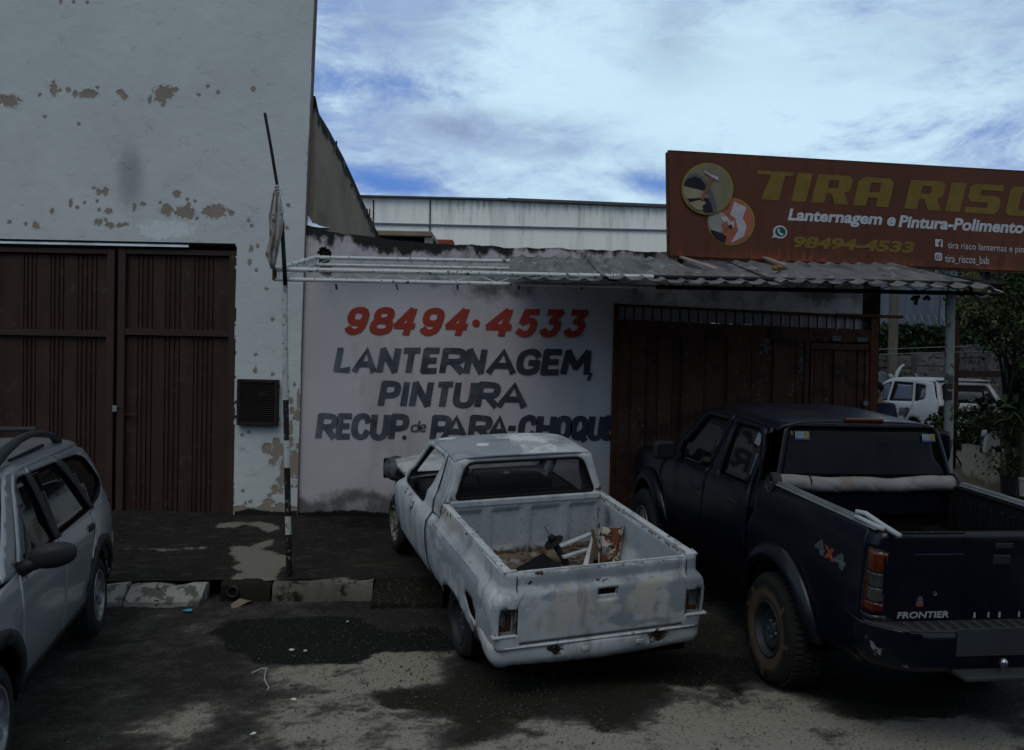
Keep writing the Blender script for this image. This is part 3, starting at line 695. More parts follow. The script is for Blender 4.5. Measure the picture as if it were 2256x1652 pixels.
damp = sst(zb2+.02, zb2-.13, Z + (fbm(X*2.5, Z*2, 19)-.5)*.16)
stain = np.maximum(stain, sst(zb2+.42, zb2+.0, Z + (fbm(X*3, Z*3, 29)-.5)*.35)*.85)
hx, hz = at(713, 556, YW).x, at(713, 568, YW).z
hole2 = ((X-hx)/.075)**2 + ((Z-hz-.02)/.11)**2 < 1 + (fbm(X*20, Z*20, 5)-.5)*.9
wl = thing('lettered_wall', 'low lilac white rendered wall with hand painted red and grey lettering and a mouldy top', 'wall', (0, 10.65, .4))
def wp(o): o.parent = wl; o.matrix_parent_inverse = Matrix.Translation((0, -10.65, -.4)); return o
wp(gridmesh('render_face', X, YW+(fbm(X, Z, 81)-.5)*.012 + GS*np.clip(X-XG0, 0, 9), Z, MATS['lilac_wall'], attrs=dict(mould=mould, stain=stain, damp=damp), keep=~(hole | hole2)[:-1, :-1]))
core = [(tx[i], tz[i]-.02) for i in range(len(tx))]
for (c0, c1, zl_) in ((0, 14, .25), (13, len(core)-1, ZG+.01)):
    pl = [p for p in core[c0:c1+1]] + [(core[c1][0], zl_), (core[c0][0], zl_)]
    wp(MB().prism(pl, lambda a, b, h_: (a, YW+.03+h_+GS*max(0, a-XG0), b), .13).build('wall_core', MATS['black_mould']))
wp(MB().box((hx+.03, YW-.012, hz-.13), (.13, .03, .09), Matrix.Rotation(.2, 3, 'Y')).build('broken_edge', M('hole_rubble', (.10, .075, .05), bump=(30, .6, .02)), bevel=.01))
# ---- hand painted letters
def WZ(v, u=900): return at(u, v, YW).z
def WX(u, v=850): return at(u, v, YW).x
def wletter(body, u0, u1, v0, v1, mat, shear=.22, bold=.035, th=.010, **k):
    um = (u0+u1)/2; d_ = th
    v, f = ribbon_text(body, WX(u0, v1)+d_, WX(u1, v0)-d_, WZ(v1, um)+d_*.8, WZ(v0, um)-d_*.8, shear=shear, bold=bold, **k)
    V, F = [], []
    for q, (dx, dz) in enumerate(((0, 0), (d_, d_*.5), (-d_, -d_*.5), (d_*.7, -d_*.8), (-d_*.7, d_*.8))):
        n0 = len(V); V += [(a+dx+.006*(vnoise(b*9, a*2, 5)-.5), YW-.0085-.0005*q, b+dz+.006*(vnoise(a*9, b*2, 8)-.5)) for a, b in v]; F += [tuple(i+n0 for i in t) for t in f]
    o = mesh('painted_lettering', V, F, mat)
    me = o.data; t = me.attributes.new('fadeletter', 'FLOAT', 'POINT')
    t.data.foreach_set('value', np.array([float(np.clip(.62-.42*(p.co.x-WX(735))/(WX(1290)-WX(735)), 0, 1)) for p in me.vertices], np.float32)); return wp(o)
def R5(a, b): return r5(a, b)
# brush-lettered alphabet: centre lines in a unit box, drawn with a flat wide stroke
LOOP = [(.5, 1), (.16, .93), (0, .68), (0, .32), (.16, .07), (.5, 0), (.84, .07), (1, .32), (1, .68), (.84, .93), (.5, 1)]
def sc_(pts, x0, y0, x1, y1): return [(x0+(x1-x0)*a, y0+(y1-y0)*b) for a, b in pts]
GL = {'L': [[(.06, 1), (0, 0), (1, .02)]], 'A': [[(0, 0), (.5, 1), (1, 0)], [(.24, .30), (.80, .30)]], 'N': [[(0, 0), (.03, 1)], [(.03, 1), (.97, 0)], [(.97, 0), (1, 1)]], 'T': [[(0, .98), (1, 1)], [(.5, 1), (.48, 0)]],
 'E': [[(1, 1), (.02, 1)], [(.02, 1), (0, 0)], [(0, 0), (1, .02)], [(0, .5), (.86, .52)]], 'R': [[(0, 0), (.02, 1)], ['s', (.02, 1), (.62, 1), (.98, .93), (1, .62), (.80, .47), (.02, .46)], [(.45, .46), (1, 0)]],
 'P': [[(0, 0), (.02, 1)], ['s', (.02, 1), (.62, 1), (.98, .93), (1, .60), (.80, .42), (.02, .42)]], 'G': [['s', (1, .80), (.80, 1), (.36, 1), (0, .80), (0, .22), (.30, 0), (.72, 0), (1, .14), (.98, .46)], [(1.02, .46), (.60, .46)]],
 'M': [[(0, 0), (.08, 1)], [(.08, 1), (.50, .25)], [(.50, .25), (.92, 1)], [(.92, 1), (1, 0)]], 'I': [[(.5, 0), (.5, 1)]], 'U': [['s', (0, 1), (0, .5), (.02, .08), (.5, -.06), (.98, .08), (1, .5), (1, 1)]],
 'C': [['s', (1, .76), (.84, 1), (.40, 1.02), (0, .84), (0, .18), (.36, -.02), (.80, 0), (1, .24)]], 'O': [['s'] + LOOP], 'Q': [['s'] + LOOP, [(.52, .26), (1.02, -.10)]], 'H': [[(0, 0), (0, 1)], [(1, 0), (1, 1)], [(0, .5), (1, .5)]],
 '9': [['s'] + sc_(LOOP, 0, .40, .96, 1), ['s', (.97, .75), (.98, .45), (.86, .12), (.52, -.02), (.14, .02), (0, .14)]], '8': [['s'] + sc_(LOOP, .10, .52, .92, 1), ['s'] + sc_(LOOP, 0, 0, 1, .52)],
 '4': [[(.70, 1), (.0, .30)], [(0, .28), (1, .28)], [(.80, 1), (.70, -.04)]], '5': [[(1, .99), (.26, .99)], [(.26, .99), (.14, .52)], ['s', (.14, .52), (.50, .64), (.92, .56), (.98, .26), (.80, .0), (.36, -.02), (0, .10)]],
 '3': [[(.10, .98), (1, .98)], [(1, .98), (.52, .58)], ['s', (.42, .57), (.80, .58), (1, .36), (.86, .06), (.46, -.03), (.10, .02), (0, .14)]], 'd': [['s'] + sc_(LOOP, 0, 0, .86, .62), [(.90, 1), (.86, 0)]], 'e': [['s', (.04, .44), (.94, .50), (.84, .96), (.40, 1), (.02, .6), (.06, .16), (.5, -.02), (.92, .12)]], ',': [[(.7, 1), (.3, 0)]]}
def chaikin(p, n=2, closed=False):
    for _ in range(n):
        q = [] if closed else [p[0]]
        for i in range(len(p)-1): a, b = p[i], p[i+1]; q += [(a[0]*.75+b[0]*.25, a[1]*.75+b[1]*.25), (a[0]*.25+b[0]*.75, a[1]*.25+b[1]*.75)]
        if closed: q.append(q[0])
        else: q.append(p[-1])
        p = q
    return p
def brush(ch, x0, x1, z0, z1, w_, mat, shear, seed=0):
    # box of the unsheared letter; returns one mesh per letter
    V, F = [], []; h_ = z1-z0; hw = w_/2; k = 0
    for st in GL[ch]:
        sm = st[0] == 's'; pts = st[1:] if sm else st; cl = sm and pts[0] == pts[-1]
        P = [(x0+hw+(x1-x0-w_)*a, z0+hw*.9+(h_-1.8*hw)*b) for a, b in pts] if x1-x0 > w_*1.2 else [((x0+x1)/2+(a-.5)*.3*w_, z0+hw*.6+(h_-hw*1.2)*b) for a, b in pts]
        if sm: P = chaikin(P, 3, cl)
        n = len(P); vs = []
        for i, p in enumerate(P):
            if cl: a, b = P[(i-1) % (n-1)], P[(i+1) % (n-1)]
            else: a, b = P[max(i-1, 0)], P[min(i+1, n-1)]
            dx, dz = b[0]-a[0], b[1]-a[1]; l_ = math.hypot(dx, dz) or 1; dx, dz = dx/l_, dz/l_
            ww = hw*(1 + .08*(vnoise(p[0]*14, p[1]*14, seed)-.5)*2) * (1.0 if abs(dz) > .6 else .92); ex = 0
            if not cl and i == 0: ex = -hw*.55
            if not cl and i == n-1: ex = hw*.55
            for s_ in (1, -1): vs.append((p[0]-dz*ww*s_+dx*ex, p[1]+dx*ww*s_+dz*ex))
        o0 = len(V); zz = YW-.0080-.0006*k; k += 1
        V += [(a+shear*(b-z0), zz, b) for a, b in vs]; F += [(o0+2*i, o0+2*i+1, o0+2*i+3, o0+2*i+2) for i in range(n-1)]
    o = mesh('painted_letter', V, F, MATS[mat]); me = o.data; t = me.attributes.new('fadeletter', 'FLOAT', 'POINT')
    t.data.foreach_set('value', np.array([float(np.clip(.60-.45*(p.co.x-WX(735))/(WX(1290)-WX(735)), 0, 1)) for p in me.vertices], np.float32)); return wp(o)
def wline(chars, mat, w_, shear, y0, y1):
    # chars: (letter, left, right) at the foot of the letter and (top, foot) lines, in the survey crop
    for q, (ch, a, b, *yy) in enumerate(chars):
        ya, yb = yy if yy else (y0(a), y1(a)); u0, v1 = R5(a, yb); u1, v0 = R5(b, ya); z0, z1 = WZ(v1, (u0+u1)/2), WZ(v0, (u0+u1)/2)
        brush(ch, WX(u0-2), WX(u1+3), z0, z1, w_, mat, shear, q*7)
wline([('9', 325, 437), ('8', 466, 588), ('4', 600, 724), ('9', 761, 874), ('4', 900, 1028), ('4', 1134, 1284), ('5', 1315, 1422), ('3', 1458, 1562), ('3', 1598, 1704)], 'wall_letter_red', .079, .24, lambda a: 183+(a-325)*.012, lambda a: 347+(a-325)*.012)
wline([('L', 268, 360), ('A', 376, 506), ('N', 520, 632), ('T', 652, 752), ('E', 774, 864), ('R', 884, 1018), ('N', 1024, 1134), ('A', 1156, 1316), ('G', 1326, 1452), ('E', 1472, 1574), ('M', 1588, 1748)], 'wall_black', .076, .14, lambda a: 416+(a-270)*.012, lambda a: 570+(a-270)*.012)
wline([(',', 1740, 1766, 566, 618)], 'wall_black', .034, .14, None, None)
wline([('P', 530, 640), ('I', 656, 692), ('N', 712, 826), ('T', 856, 946), ('U', 962, 1078), ('R', 1092, 1220), ('A', 1220, 1384)], 'wall_black', .076, .14, lambda a: 614+(a-530)*.012, lambda a: 768+(a-530)*.012)
wline([('R', 170, 280), ('E', 286, 366), ('C', 374, 474), ('U', 484, 580), ('P', 594, 696)], 'wall_black', .074, .10, lambda a: 803+(a-170)*.008, lambda a: 957+(a-170)*.008)
wline([('d', 724, 768, 846, 916), ('e', 772, 806, 866, 916)], 'wall_black', .024, .12, None, None)
wline([('P', 836, 944), ('A', 902, 1046), ('R', 1056, 1180), ('A', 1166, 1286), ('C', 1346, 1442), ('H', 1450, 1552), ('O', 1556, 1646), ('Q', 1650, 1742), ('U', 1752, 1836), ('E', 1842, 1916)], 'wall_black', .074, .10, lambda a: 814+(a-836)*.003, lambda a: 962+(a-836)*.003)
for (a, b, ra, rb, mt) in ((1098, 281, 23, 23, 'wall_letter_red'), (681, 946, 13, 12, 'wall_black')):
    u, v = R5(a, b); c = at(u, v, YW); r = ra*.3784*YW/2027
    o = wp(mesh('painted_dot', [(c.x+r*math.cos(t*.2618), YW-.0085, c.z+r*math.sin(t*.2618)) for t in range(24)], [tuple(range(24))], MATS[mt]))
u0, v0 = R5(1287, 876); u1, v1 = R5(1335, 906)
wp(mesh('painted_dash', [(WX(u0), YW-.0085, WZ(v1, u0)), (WX(u1)-.01, YW-.0085, WZ(v1, u0)), (WX(u1), YW-.0085, WZ(v0, u0)), (WX(u0)+.01, YW-.0085, WZ(v0, u0))], [(0, 1, 2, 3)], MATS['wall_black']))

# crumpled bright foil on the wall top by the tall building
c = at(*r11(*(800, 505)), 10.72) if False else at(550.8+800*.1667, 413.1+505*.1667, 10.72)
mb = MB(); random.seed(4); v = []; n = 9
for i in range(n):
    for j in range(4):
        hgt = .16*math.exp(-((i-1.5)/2.6)**2)+.02
        v.append((c.x-.16+i*.045+random.uniform(-.012, .012), c.y-.05+j*.05+random.uniform(-.02, .02), c.z-.03+hgt*(.2 if j in (0, 3) else random.uniform(.6, 1.1))))
mb.add(v, [(i*4+j, (i+1)*4+j, (i+1)*4+j+1, i*4+j+1) for i in range(n-1) for j in range(3)])
tag(mb.build('foil_sheet', MATS['foil'], solid=.006), 'small crumpled shiny foil sheet on the wall top beside the tall building', 'foil')

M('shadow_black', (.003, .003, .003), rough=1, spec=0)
# ================================================================= RIGHT GATE (old, chipped)
og = thing('workshop_gate', 'old chipped red-brown sheet gate with wicket door and a row of bars on top', 'gate', tuple(G(1640, 1150)))
def op_(o): o.parent = og; o.matrix_parent_inverse = Matrix.Translation(-og.location); return o
def gbox(u0, u1, v0, v1, off, th, name, mat, slope0=0., bev=.004, attrs=None, lean=-.024, den=False):
    # a plate following the gate plane; v0/v1 may be functions of u
    f0 = v0 if callable(v0) else (lambda u: v0); f1 = v1 if callable(v1) else (lambda u: v1)
    cs = []
    for (u, f_) in ((u0, f1), (u1, f1), (u1, f0), (u0, f0)):
        v_ = f_(u); uu = u + lean*(v_-700); cs.append(G(uu, v_, off))
    nrm = Vector((GS, -1, 0)).normalized()*-1
    if den:
        m, k = 12, 60; vs = []; P = []
        a, b, c_, d = cs
        for j in range(k+1):
            for i in range(m+1):
                P.append(a.lerp(b, i/m).lerp(d.lerp(c_, i/m), j/k))
        ch = [attrs(p) for p in P]
        return op_(mesh(name, P, [(j*(m+1)+i, j*(m+1)+i+1, (j+1)*(m+1)+i+1, (j+1)*(m+1)+i) for j in range(k) for i in range(m)], mat, attrs=dict(chip=ch), solid=th))
    v = [tuple(p) for p in cs] + [tuple(p+nrm*th) for p in cs]
    return op_(mesh(name, v, [(0, 1, 2, 3), (7, 6, 5, 4), (0, 4, 5, 1), (1, 5, 6, 2), (2, 6, 7, 3), (3, 7, 4, 0)], mat, bevel=bev))
railt = lambda u: 669+(u-1358)*.0464
railb = lambda u: railt(u)+5
bart = railb
barb = lambda u: 704+(u-1365)*.041
headb = lambda u: barb(u)+ (28 if u < 1700 else 30)
gbot = 1158
gbox(1354, 1364, lambda u: 668, 1160, .02, .06, 'frame_post', MATS['rust_frame'])
gbox(1364, 1372, lambda u: 704, 1160, .01, .05, 'frame_post', MATS['old_gate'])
gbox(1356, 1940, railt, railb, .02, .05, 'top_rail', MATS['rust_frame'])
u = 1377
while u < 1925:
    op_(MB().bar(G(u, bart(u), .0), G(u-.6, barb(u), .0), .018, .014).build('bar', MATS['rust_frame'])); u += 20.2
chips = [((1690, 760), .20, .9), ((1745, 860), .16, .6), ((1650, 900), .16, .5), ((1712, 900), .12, .6), ((1770, 800), .13, 1.2), ((1775, 830), .10, 1.3), ((1660, 860), .15, .4), ((1500, 830), .10, .3), ((1450, 850), .06, .3), ((1850, 810), .08, .5), ((1880, 815), .07, .5), ((1835, 770), .05, .3)]
cpt = [(G(*c_[0]), c_[1], c_[2]) for c_ in chips]
def chipf(p):
    t = 0
    for q, r, a in cpt: t = max(t, a*math.exp(-((p.x-q.x)/(r*.6))**2-((p.z-q.z)/(r*1.9))**2))
    return .05+.52*min(t, 1.1)
gbox(1357, 1930, barb, gbot, -.09, .02, 'dark_backing', MATS['shadow_black'])  # black sheet added to stop bright sky showing through the panel gaps
gbox(1368, 1782, barb, headb, .012, .03, 'header_panel', MATS['old_gate'])
ed = [1368, 1394, 1426, 1453, 1484, 1504, 1554, 1605, 1657, 1706, 1755, 1776]
for i in range(len(ed)-1):
    off = .0 if i % 2 == 0 else .028
    gbox(ed[i]+.7, ed[i+1]-.7, headb, gbot, off, .02, 'sheet_panel', MATS['old_gate'], attrs=chipf, den=True)
gbox(1776, 1786, headb, gbot, .035, .04, 'frame_post', MATS['old_gate'])
gbox(1782, 1926, barb, lambda u: 752+(u-1786)*.03, .02, .03, 'header_panel', MATS['old_gate'])
gbox(1788, 1917, lambda u: 755+(u-1788)*.03, lambda u: 769+(u-1788)*.03, .03, .03, 'door_rail', MATS['old_gate'])
we = [1788, 1796, 1815, 1839, 1866, 1892, 1908, 1917]
for i in range(len(we)-1):
    off = (.034, .0, -.01, .012, -.01, .012, .034)[i]
    gbox(we[i]+.5, we[i+1]-.5, lambda u: 771+(u-1788)*.03, gbot, off, .02, 'wicket_panel', MATS['old_gate'], attrs=chipf, den=True)
gbox(1920, 1937, lambda u: 694, 1160, .03, .08, 'gate_post', MATS['rust_frame'])
gbox(1846, 1990, lambda u: 690+(u-1846)*.035, lambda u: 697+(u-1846)*.035, .05, .05, 'top_arm', MATS['rust_frame'])
for (u0, u1, v0, v1, c_) in ((1835, 1853, 740, 751, 'sign_white'), (1890, 1911, 744, 753, 'sign_white'), (1701, 1726, 722, 741, 'dark_iron')):
    gbox(u0, u1, v0, v1, .056, .004, 'sticker', M('faded_sticker' if c_ == 'sign_white' else 'plate_dark', (.10, .115, .12) if c_ == 'sign_white' else (.008, .010, .013), layers=[dict(color=(.03, .03, .03), thr=.55, soft=.05, scale=40)]), bev=0)
op_(MB().lathe([(.0, -.02), (.03, -.02), (.035, 0), (.03, .02), (0, .02)], 14, 'Y', tuple(G(1907, 889, .06))).build('lock', M('lock_dull', (.12, .13, .13), rough=.5)))
# masonry pier between gate bars and yard
pp = [(G(1905, 668, -.25)), (G(1938, 668, -.25))]
pier = MB().box((G(1896, 700, -.3).x, G(1896, 700, -.3).y, 1.85), (.42, .16, 3.0)).build('masonry_pier', MATS['black_mould'])
tag(pier, 'dark stained masonry pier rising behind the top right corner of the old gate', 'pillar')
pl_ = MB().bar(at(1912, 560, 11.5), at(1915, 1120, 11.5), .07, .07).build('iron_post', MATS['dark_iron'])
tag(pl_, 'thin dark iron post behind the right end of the old gate', 'post')

# ================================================================= SIGN BOARD
SS = .175; SC_ = 10.1 - SS*at(1474, 450, 10.1).x
def sgn(u, v, off=0.): return atp(u, v, SS, SC_-off)
def sg(a, b, off=.004): return sgn(*r7(a, b), off)
sb = thing('sign_board', 'long rust orange workshop sign board with gold lettering above the canopy', 'sign', tuple(sgn(1476, 562)))
def sp_(o): o.parent = sb; o.matrix_parent_inverse = Matrix.Translation(-sb.location); return o
tl_, bl_ = sgn(1474, 335), sgn(1477, 563); tr_, br_ = sgn(2700, 406), sgn(2700, 617)
m_, k_ = 160, 34; P = []; fd = []
for j in range(k_+1):
    for i in range(m_+1):
        p = bl_.lerp(br_, i/m_).lerp(tl_.lerp(tr_, i/m_), j/k_); P.append(p)
        fd.append(.10 + .42*math.exp(-(j/k_)/.14)*(.4+vnoise(i*.12, 2, 3)) + .25*math.exp(-(j/k_)/.4))
sp_(mesh('printed_face', P, [(j*(m_+1)+i, j*(m_+1)+i+1, (j+1)*(m_+1)+i+1, (j+1)*(m_+1)+i) for j in range(k_) for i in range(m_)], MATS['sign_face'], attrs=dict(fade=fd)))
nb = Vector((-SS, 1, 0)).normalized()
mb = MB()
for a, b in ((tl_, tr_), (bl_, br_), (tl_, bl_), (tr_, br_)): mb.bar(a+nb*.035, b+nb*.035, .05, .05)
v = [tuple(p+nb*.012) for p in (bl_, br_, tr_, tl_)]; mb.add(v, [(3, 2, 1, 0)])
sp_(mb.build('back_frame', MATS['rust_frame']))
for t in (.02, .28, .55, .82): 
    p = bl_.lerp(br_, t)+nb*.05; sp_(MB().bar(p+Vector((0, 0, 1.05)), (p.x, p.y+.05, p.z-.12), .06, .06).build('support_leg', MATS['dark_iron']))
def sgpoly(name, pts, mat, off=.004, holes=(), step=60):
    # polygons given on the sign face
    return sp_(panel(name, pts, lambda a, b: tuple(sg(a, b, off)), mat, holes=list(holes), step=step, solid=0, smooth=False))
# -- gold title, letters drawn in a sheared unit frame
def tf(Xp, t): return (Xp-40*(1-t), 185+.0622*(Xp-750)+160*(1-t)*(1+.00002*(Xp-750)))
def glyph(x0, x1, outer, holes=(), mat='sign_gold'):
    f_ = lambda q: tf(x0+(x1-x0)*q[0], q[1])
    sgpoly('gold_letter', [f_(q) for q in outer], MATS[mat], holes=[[f_(q) for q in h_] for h_ in holes])
glyph(750, 955, [(0, 1), (0, .87), (.40, .87), (.28, 0), (.78, 0), (.78, .87), (1, .87), (1, 1)])
IG = [(0, 0), (1, 0), (1, 1), (0, 1)]
RG = [(0, 0), (.36, 0), (.36, .36), (.5, .36), (.66, 0), (1.04, 0), (.86, .40), (.97, .47), (1, .56), (1, .88), (.9, 1), (0, 1)]
RH = [(.36, .55), (.64, .55), (.64, .82), (.36, .82)]
AG = [(0, 0), (.36, 0), (.36, .30), (.64, .30), (.64, 0), (1, 0), (1, .85), (.88, 1), (.14, 1), (0, .85)]
AH = [(.36, .5), (.64, .5), (.64, .82), (.36, .82)]
glyph(978, 1062, IG); glyph(1092, 1294, RG, [RH]); glyph(1328, 1528, AG, [AH])
glyph(1618, 1818, RG, [RH]); glyph(1848, 1932, IG)
SGL = [(0, 0), (.88, 0), (1, .12), (1, .5), (.88, .62), (.36, .62), (.36, .80), (1, .80), (1, 1), (.12, 1), (0, .88), (0, .5), (.12, .38), (.64, .38), (.64, .2), (0, .2)]
glyph(1958, 2145, SGL)
CG = [(0, .12), (.12, 0), (.88, 0), (1, .12), (1, .36), (.64, .36), (.64, .2), (.36, .2), (.36, .8), (.64, .8), (.64, .64), (1, .64), (1, .88), (.88, 1), (.12, 1), (0, .88)]
glyph(2186, 2375, CG)
glyph(2410, 2600, [(0, .12), (.12, 0), (.88, 0), (1, .12), (1, .88), (.88, 1), (.12, 1), (0, .88)], [[(.36, .2), (.64, .2), (.64, .8), (.36, .8)]])
def sline(name, body, x0, x1, yt, yb, slope, mat, **k):
    v, f = ribbon_text(body, 0, 1, 0, 1, **k)
    sp_(mesh(name, [tuple(sg(x0+(x1-x0)*a, yb+slope*(x1-x0)*a-(yb-yt)*b)) for a, b in v], f, MATS[mat]))
sline('white_lettering', 'Lanternagem', 920, 1455, 400, 488, .05, 'sign_white', shear=.2, bold=.035)
sline('white_lettering', 'e', 1482, 1530, 448, 500, .05, 'sign_white', shear=.2, bold=.035)
sline('white_lettering', 'Pintura-Polimento', 1546, 2256, 438, 508, .052, 'sign_white', shear=.2, bold=.035)
sline('gold_number', '98494-4533', 952, 1640, 556, 624, .048, 'sign_gold', shear=.18, bold=.045)
sline('white_small_lettering', 'tira risco lanternas e pintura', 1826, 2330, 588, 638, .06, 'sign_white', bold=.0)
sline('white_small_lettering', 'tira_riscos_bsb', 1810, 2058, 660, 712, .05, 'sign_white', bold=.0)
# -- round pictures (generic workshop scenes)
def c2(x, y): return (212+.4279*x, 70.7+.4279*y)
def circ(cx_, cy_, r_, n=40): return [(cx_+r_*math.cos(2*math.pi*i/n), cy_-r_*math.sin(2*math.pi*i/n)) for i in range(n)]
def clipc(pts, cx_, cy_, r_):
    out_ = []
    for (x, y) in dens([c2(*p) for p in pts], 8):
        d = math.hypot(x-cx_, y-cy_); out_.append((x, y) if d < r_ else (cx_+(x-cx_)*r_/d, cy_+(y-cy_)*r_/d))
    return out_
C2 = (600, 476); C1 = (466, 290)
sgpoly('picture_ring', circ(*C2, 134), MATS['sign_rim'], .004); sgpoly('picture_disc', circ(*C2, 128), MATS['pic_red'], .007)
for pts, mt, o_ in ((((600, 830), (760, 800), (900, 930), (800, 1010), (830, 1060), (760, 1090), (640, 1060), (590, 960)), 'pic_pale', .010),
                    (((950, 680), (1110, 760), (1060, 900), (1110, 1000), (1080, 1140), (900, 1230), (1000, 1060), (960, 900), (890, 850)), 'pic_white', .010),
                    (((640, 1050), (760, 1090), (850, 1140), (820, 1230), (720, 1180), (640, 1100)), 'pic_dark', .013),
                    (((760, 880), (850, 880), (900, 950), (950, 930), (940, 1040), (880, 1000), (820, 960)), 'pic_white', .016),
                    (((780, 980), (850, 930), (880, 1000), (830, 1060)), 'pic_red', .019), (((850, 820), (900, 660), (940, 680), (880, 860)), 'pic_red', .013), (((880, 990), (910, 980), (930, 1020), (890, 1030)), 'pic_dark', .022)):
    sgpoly('picture_shape', clipc(pts, *C2, 127), MATS[mt], o_)
sgpoly('picture_ring', circ(*C1, 146), MATS['sign_rim'], .025); sgpoly('picture_disc', circ(*C1, 140), MATS['pic_grey'], .028)
for pts, mt, o_ in ((((280, 460), (300, 380), (370, 320), (450, 305), (540, 360), (610, 460), (670, 580), (710, 720), (720, 830), (660, 830), (640, 700), (590, 560), (540, 460), (440, 350), (330, 380)), 'pic_shadow', .031),
                    (((285, 450), (330, 380), (430, 345), (510, 380), (560, 450), (590, 530), (480, 520), (280, 470)), 'pic_dark', .034),
                    (((270, 465), (480, 520), (580, 560), (600, 640), (400, 640), (320, 640), (280, 560)), 'pic_skin', .031),
                    (((330, 640), (600, 630), (640, 700), (670, 820), (560, 825), (500, 760), (380, 700)), 'pic_dark', .034),
                    (((350, 700), (480, 660), (560, 680), (570, 710), (520, 740), (540, 780), (500, 800), (420, 770)), 'pic_skin', .037),
                    (((640, 340), (680, 355), (540, 665), (500, 650)), 'pic_wood', .040), (((555, 265), (640, 320), (680, 330), (740, 360), (730, 405), (690, 380), (640, 350), (550, 290)), 'pic_white', .043)):
    sgpoly('picture_shape', clipc(pts, *C1, 139), MATS[mt], o_)
# -- messaging bubble, f tile, camera tile
def E_(cx_, cy_, rx_, ry_, n=26): return [(cx_+rx_*math.cos(2*math.pi*i/n), cy_+rx_*.05*math.cos(2*math.pi*i/n)-ry_*math.sin(2*math.pi*i/n)) for i in range(n)]
bub = E_(877, 534, 40, 37); i0 = min(range(26), key=lambda i: math.hypot(bub[i][0]-845, bub[i][1]-560)); bub[i0] = (828, 566)
sgpoly('message_icon', bub, MATS['sign_white'], .004); sgpoly('message_icon', E_(879, 533, 30, 27), MATS['app_green'], .007)
sgpoly('message_icon', [(862, 520), (870, 514), (876, 524), (872, 530), (882, 542), (889, 540), (896, 548), (888, 555), (874, 548), (864, 534)], MATS['sign_white'], .010)
sgpoly('f_tile', rnd([(1754, 574), (1796, 577), (1796, 619), (1754, 616)], 5), MATS['sign_white'], .004)
sgpoly('f_tile', [(1776, 618), (1776, 602), (1770, 601), (1770, 594), (1776, 595), (1777, 586), (1784, 581), (1792, 583), (1792, 589), (1785, 589), (1784, 596), (1791, 597), (1790, 603), (1784, 603), (1784, 618)], MATS['sign_face'], .007)
sgpoly('camera_tile', rnd([(1752, 650), (1793, 653), (1793, 697), (1752, 694)], 12), MATS['sign_white'], .004)
sgpoly('camera_tile', E_(1772, 674, 14, 14), MATS['sign_face'], .007); sgpoly('camera_tile', E_(1772, 674, 9, 9), MATS['sign_white'], .010); sgpoly('camera_tile', E_(1772, 674, 4, 4), MATS['sign_face'], .013)

# ================================================================= CANOPY
YC, YR = 8.55, 10.42
cn = thing('canopy', 'white tubular truss canopy frame on two posts, half covered with corrugated sheets', 'canopy', (-2.1, YC, .3))
def cp(o): o.parent = cn; o.matrix_parent_inverse = Matrix.Translation((2.1, -YC, -.3)); return o
WPM = MATS['white_paint_metal']
ZL, ZU = at(605, 615, YC).z, at(605, 593, YC).z
xl = at(605, 600, YC).x; xr2 = 4.55
RL, RU = at(694, 583, YR).z, at(694, 567, YR).z; xrl = at(694, 575, YR).x
def chord(p0, p1, r, m=WPM): cp(MB().tube([p0, p1], r, 8).build('chord', m))
chord((xl, YC, ZU), (at(1440, 600, YC).x, YC, ZU), .021); chord((at(1440, 600, YC).x, YC, ZU), (xr2, YC, ZU), .02, MATS['dark_iron'])
chord((xl, YC, ZL), (at(1445, 625, YC).x, YC, ZL), .019); chord((at(1445, 625, YC).x, YC, ZL), (xr2, YC, ZL), .02, MATS['dark_iron'])
chord((xrl, YR, RU), (at(1340, 570, YR).x, YR, RU), .022); chord((xrl, YR, RL), (at(1340, 580, YR).x, YR, RL), .018)
chord((xl, YC, ZU), (xrl, YR, RU), .021); chord((xl, YC, ZL), (xrl, YR, RL), .016); chord((xr2-.05, YC, ZU), (xr2-.05, YR+.1, RU), .02, MATS['dark_iron'])
def web(a0, a1, b0, b1, n, r=.006, m=WPM):
    for i in range(n):
        t0, t1 = i/n, (i+.5)/n; t2 = (i+1)/n
        A = lambda t: Vector(a0).lerp(Vector(a1), t); B = lambda t: Vector(b0).lerp(Vector(b1), t)
        cp(MB().tube([B(t0), A(t1), B(t2)], r, 5).build('brace', m))
web((xl+.1, YC, ZU-.012), (xr2, YC, ZU-.012), (xl+.1, YC, ZL+.012), (xr2, YC, ZL+.012), 17)
web((xrl, YR, RU), (1.0, YR, RU), (xrl, YR, RL), (1.0, YR, RL), 8, .005)
for i in range(7):
    t = (i+.6)/7; a = Vector((xl, YC, ZU)).lerp(Vector((xrl, YR, RU)), t); b = Vector((xl, YC, ZL)).lerp(Vector((xrl, YR, RL)), t)
    cp(MB().tube([a, b, a+Vector((.02, .2, .06))], .008, 5).build('brace', WPM))
for (u, a, b) in ((605, ZU, ZL),): cp(MB().tube([(xl, YC, a+.01), (xl, YC, b-.01)], .022, 8).build('brace', MATS['rust_frame']))
for (u, du) in ((740, 2), (873, 3), (1008, 0), (1142, 1), (1281, 1), (1400, 0), (1506, 1), (1660, 2), (1835, 0)):
    cp(MB().bar(at(u, 626, YC), at(u+du, 638, YC), .018, .012).build('hook', MATS['dark_iron']))
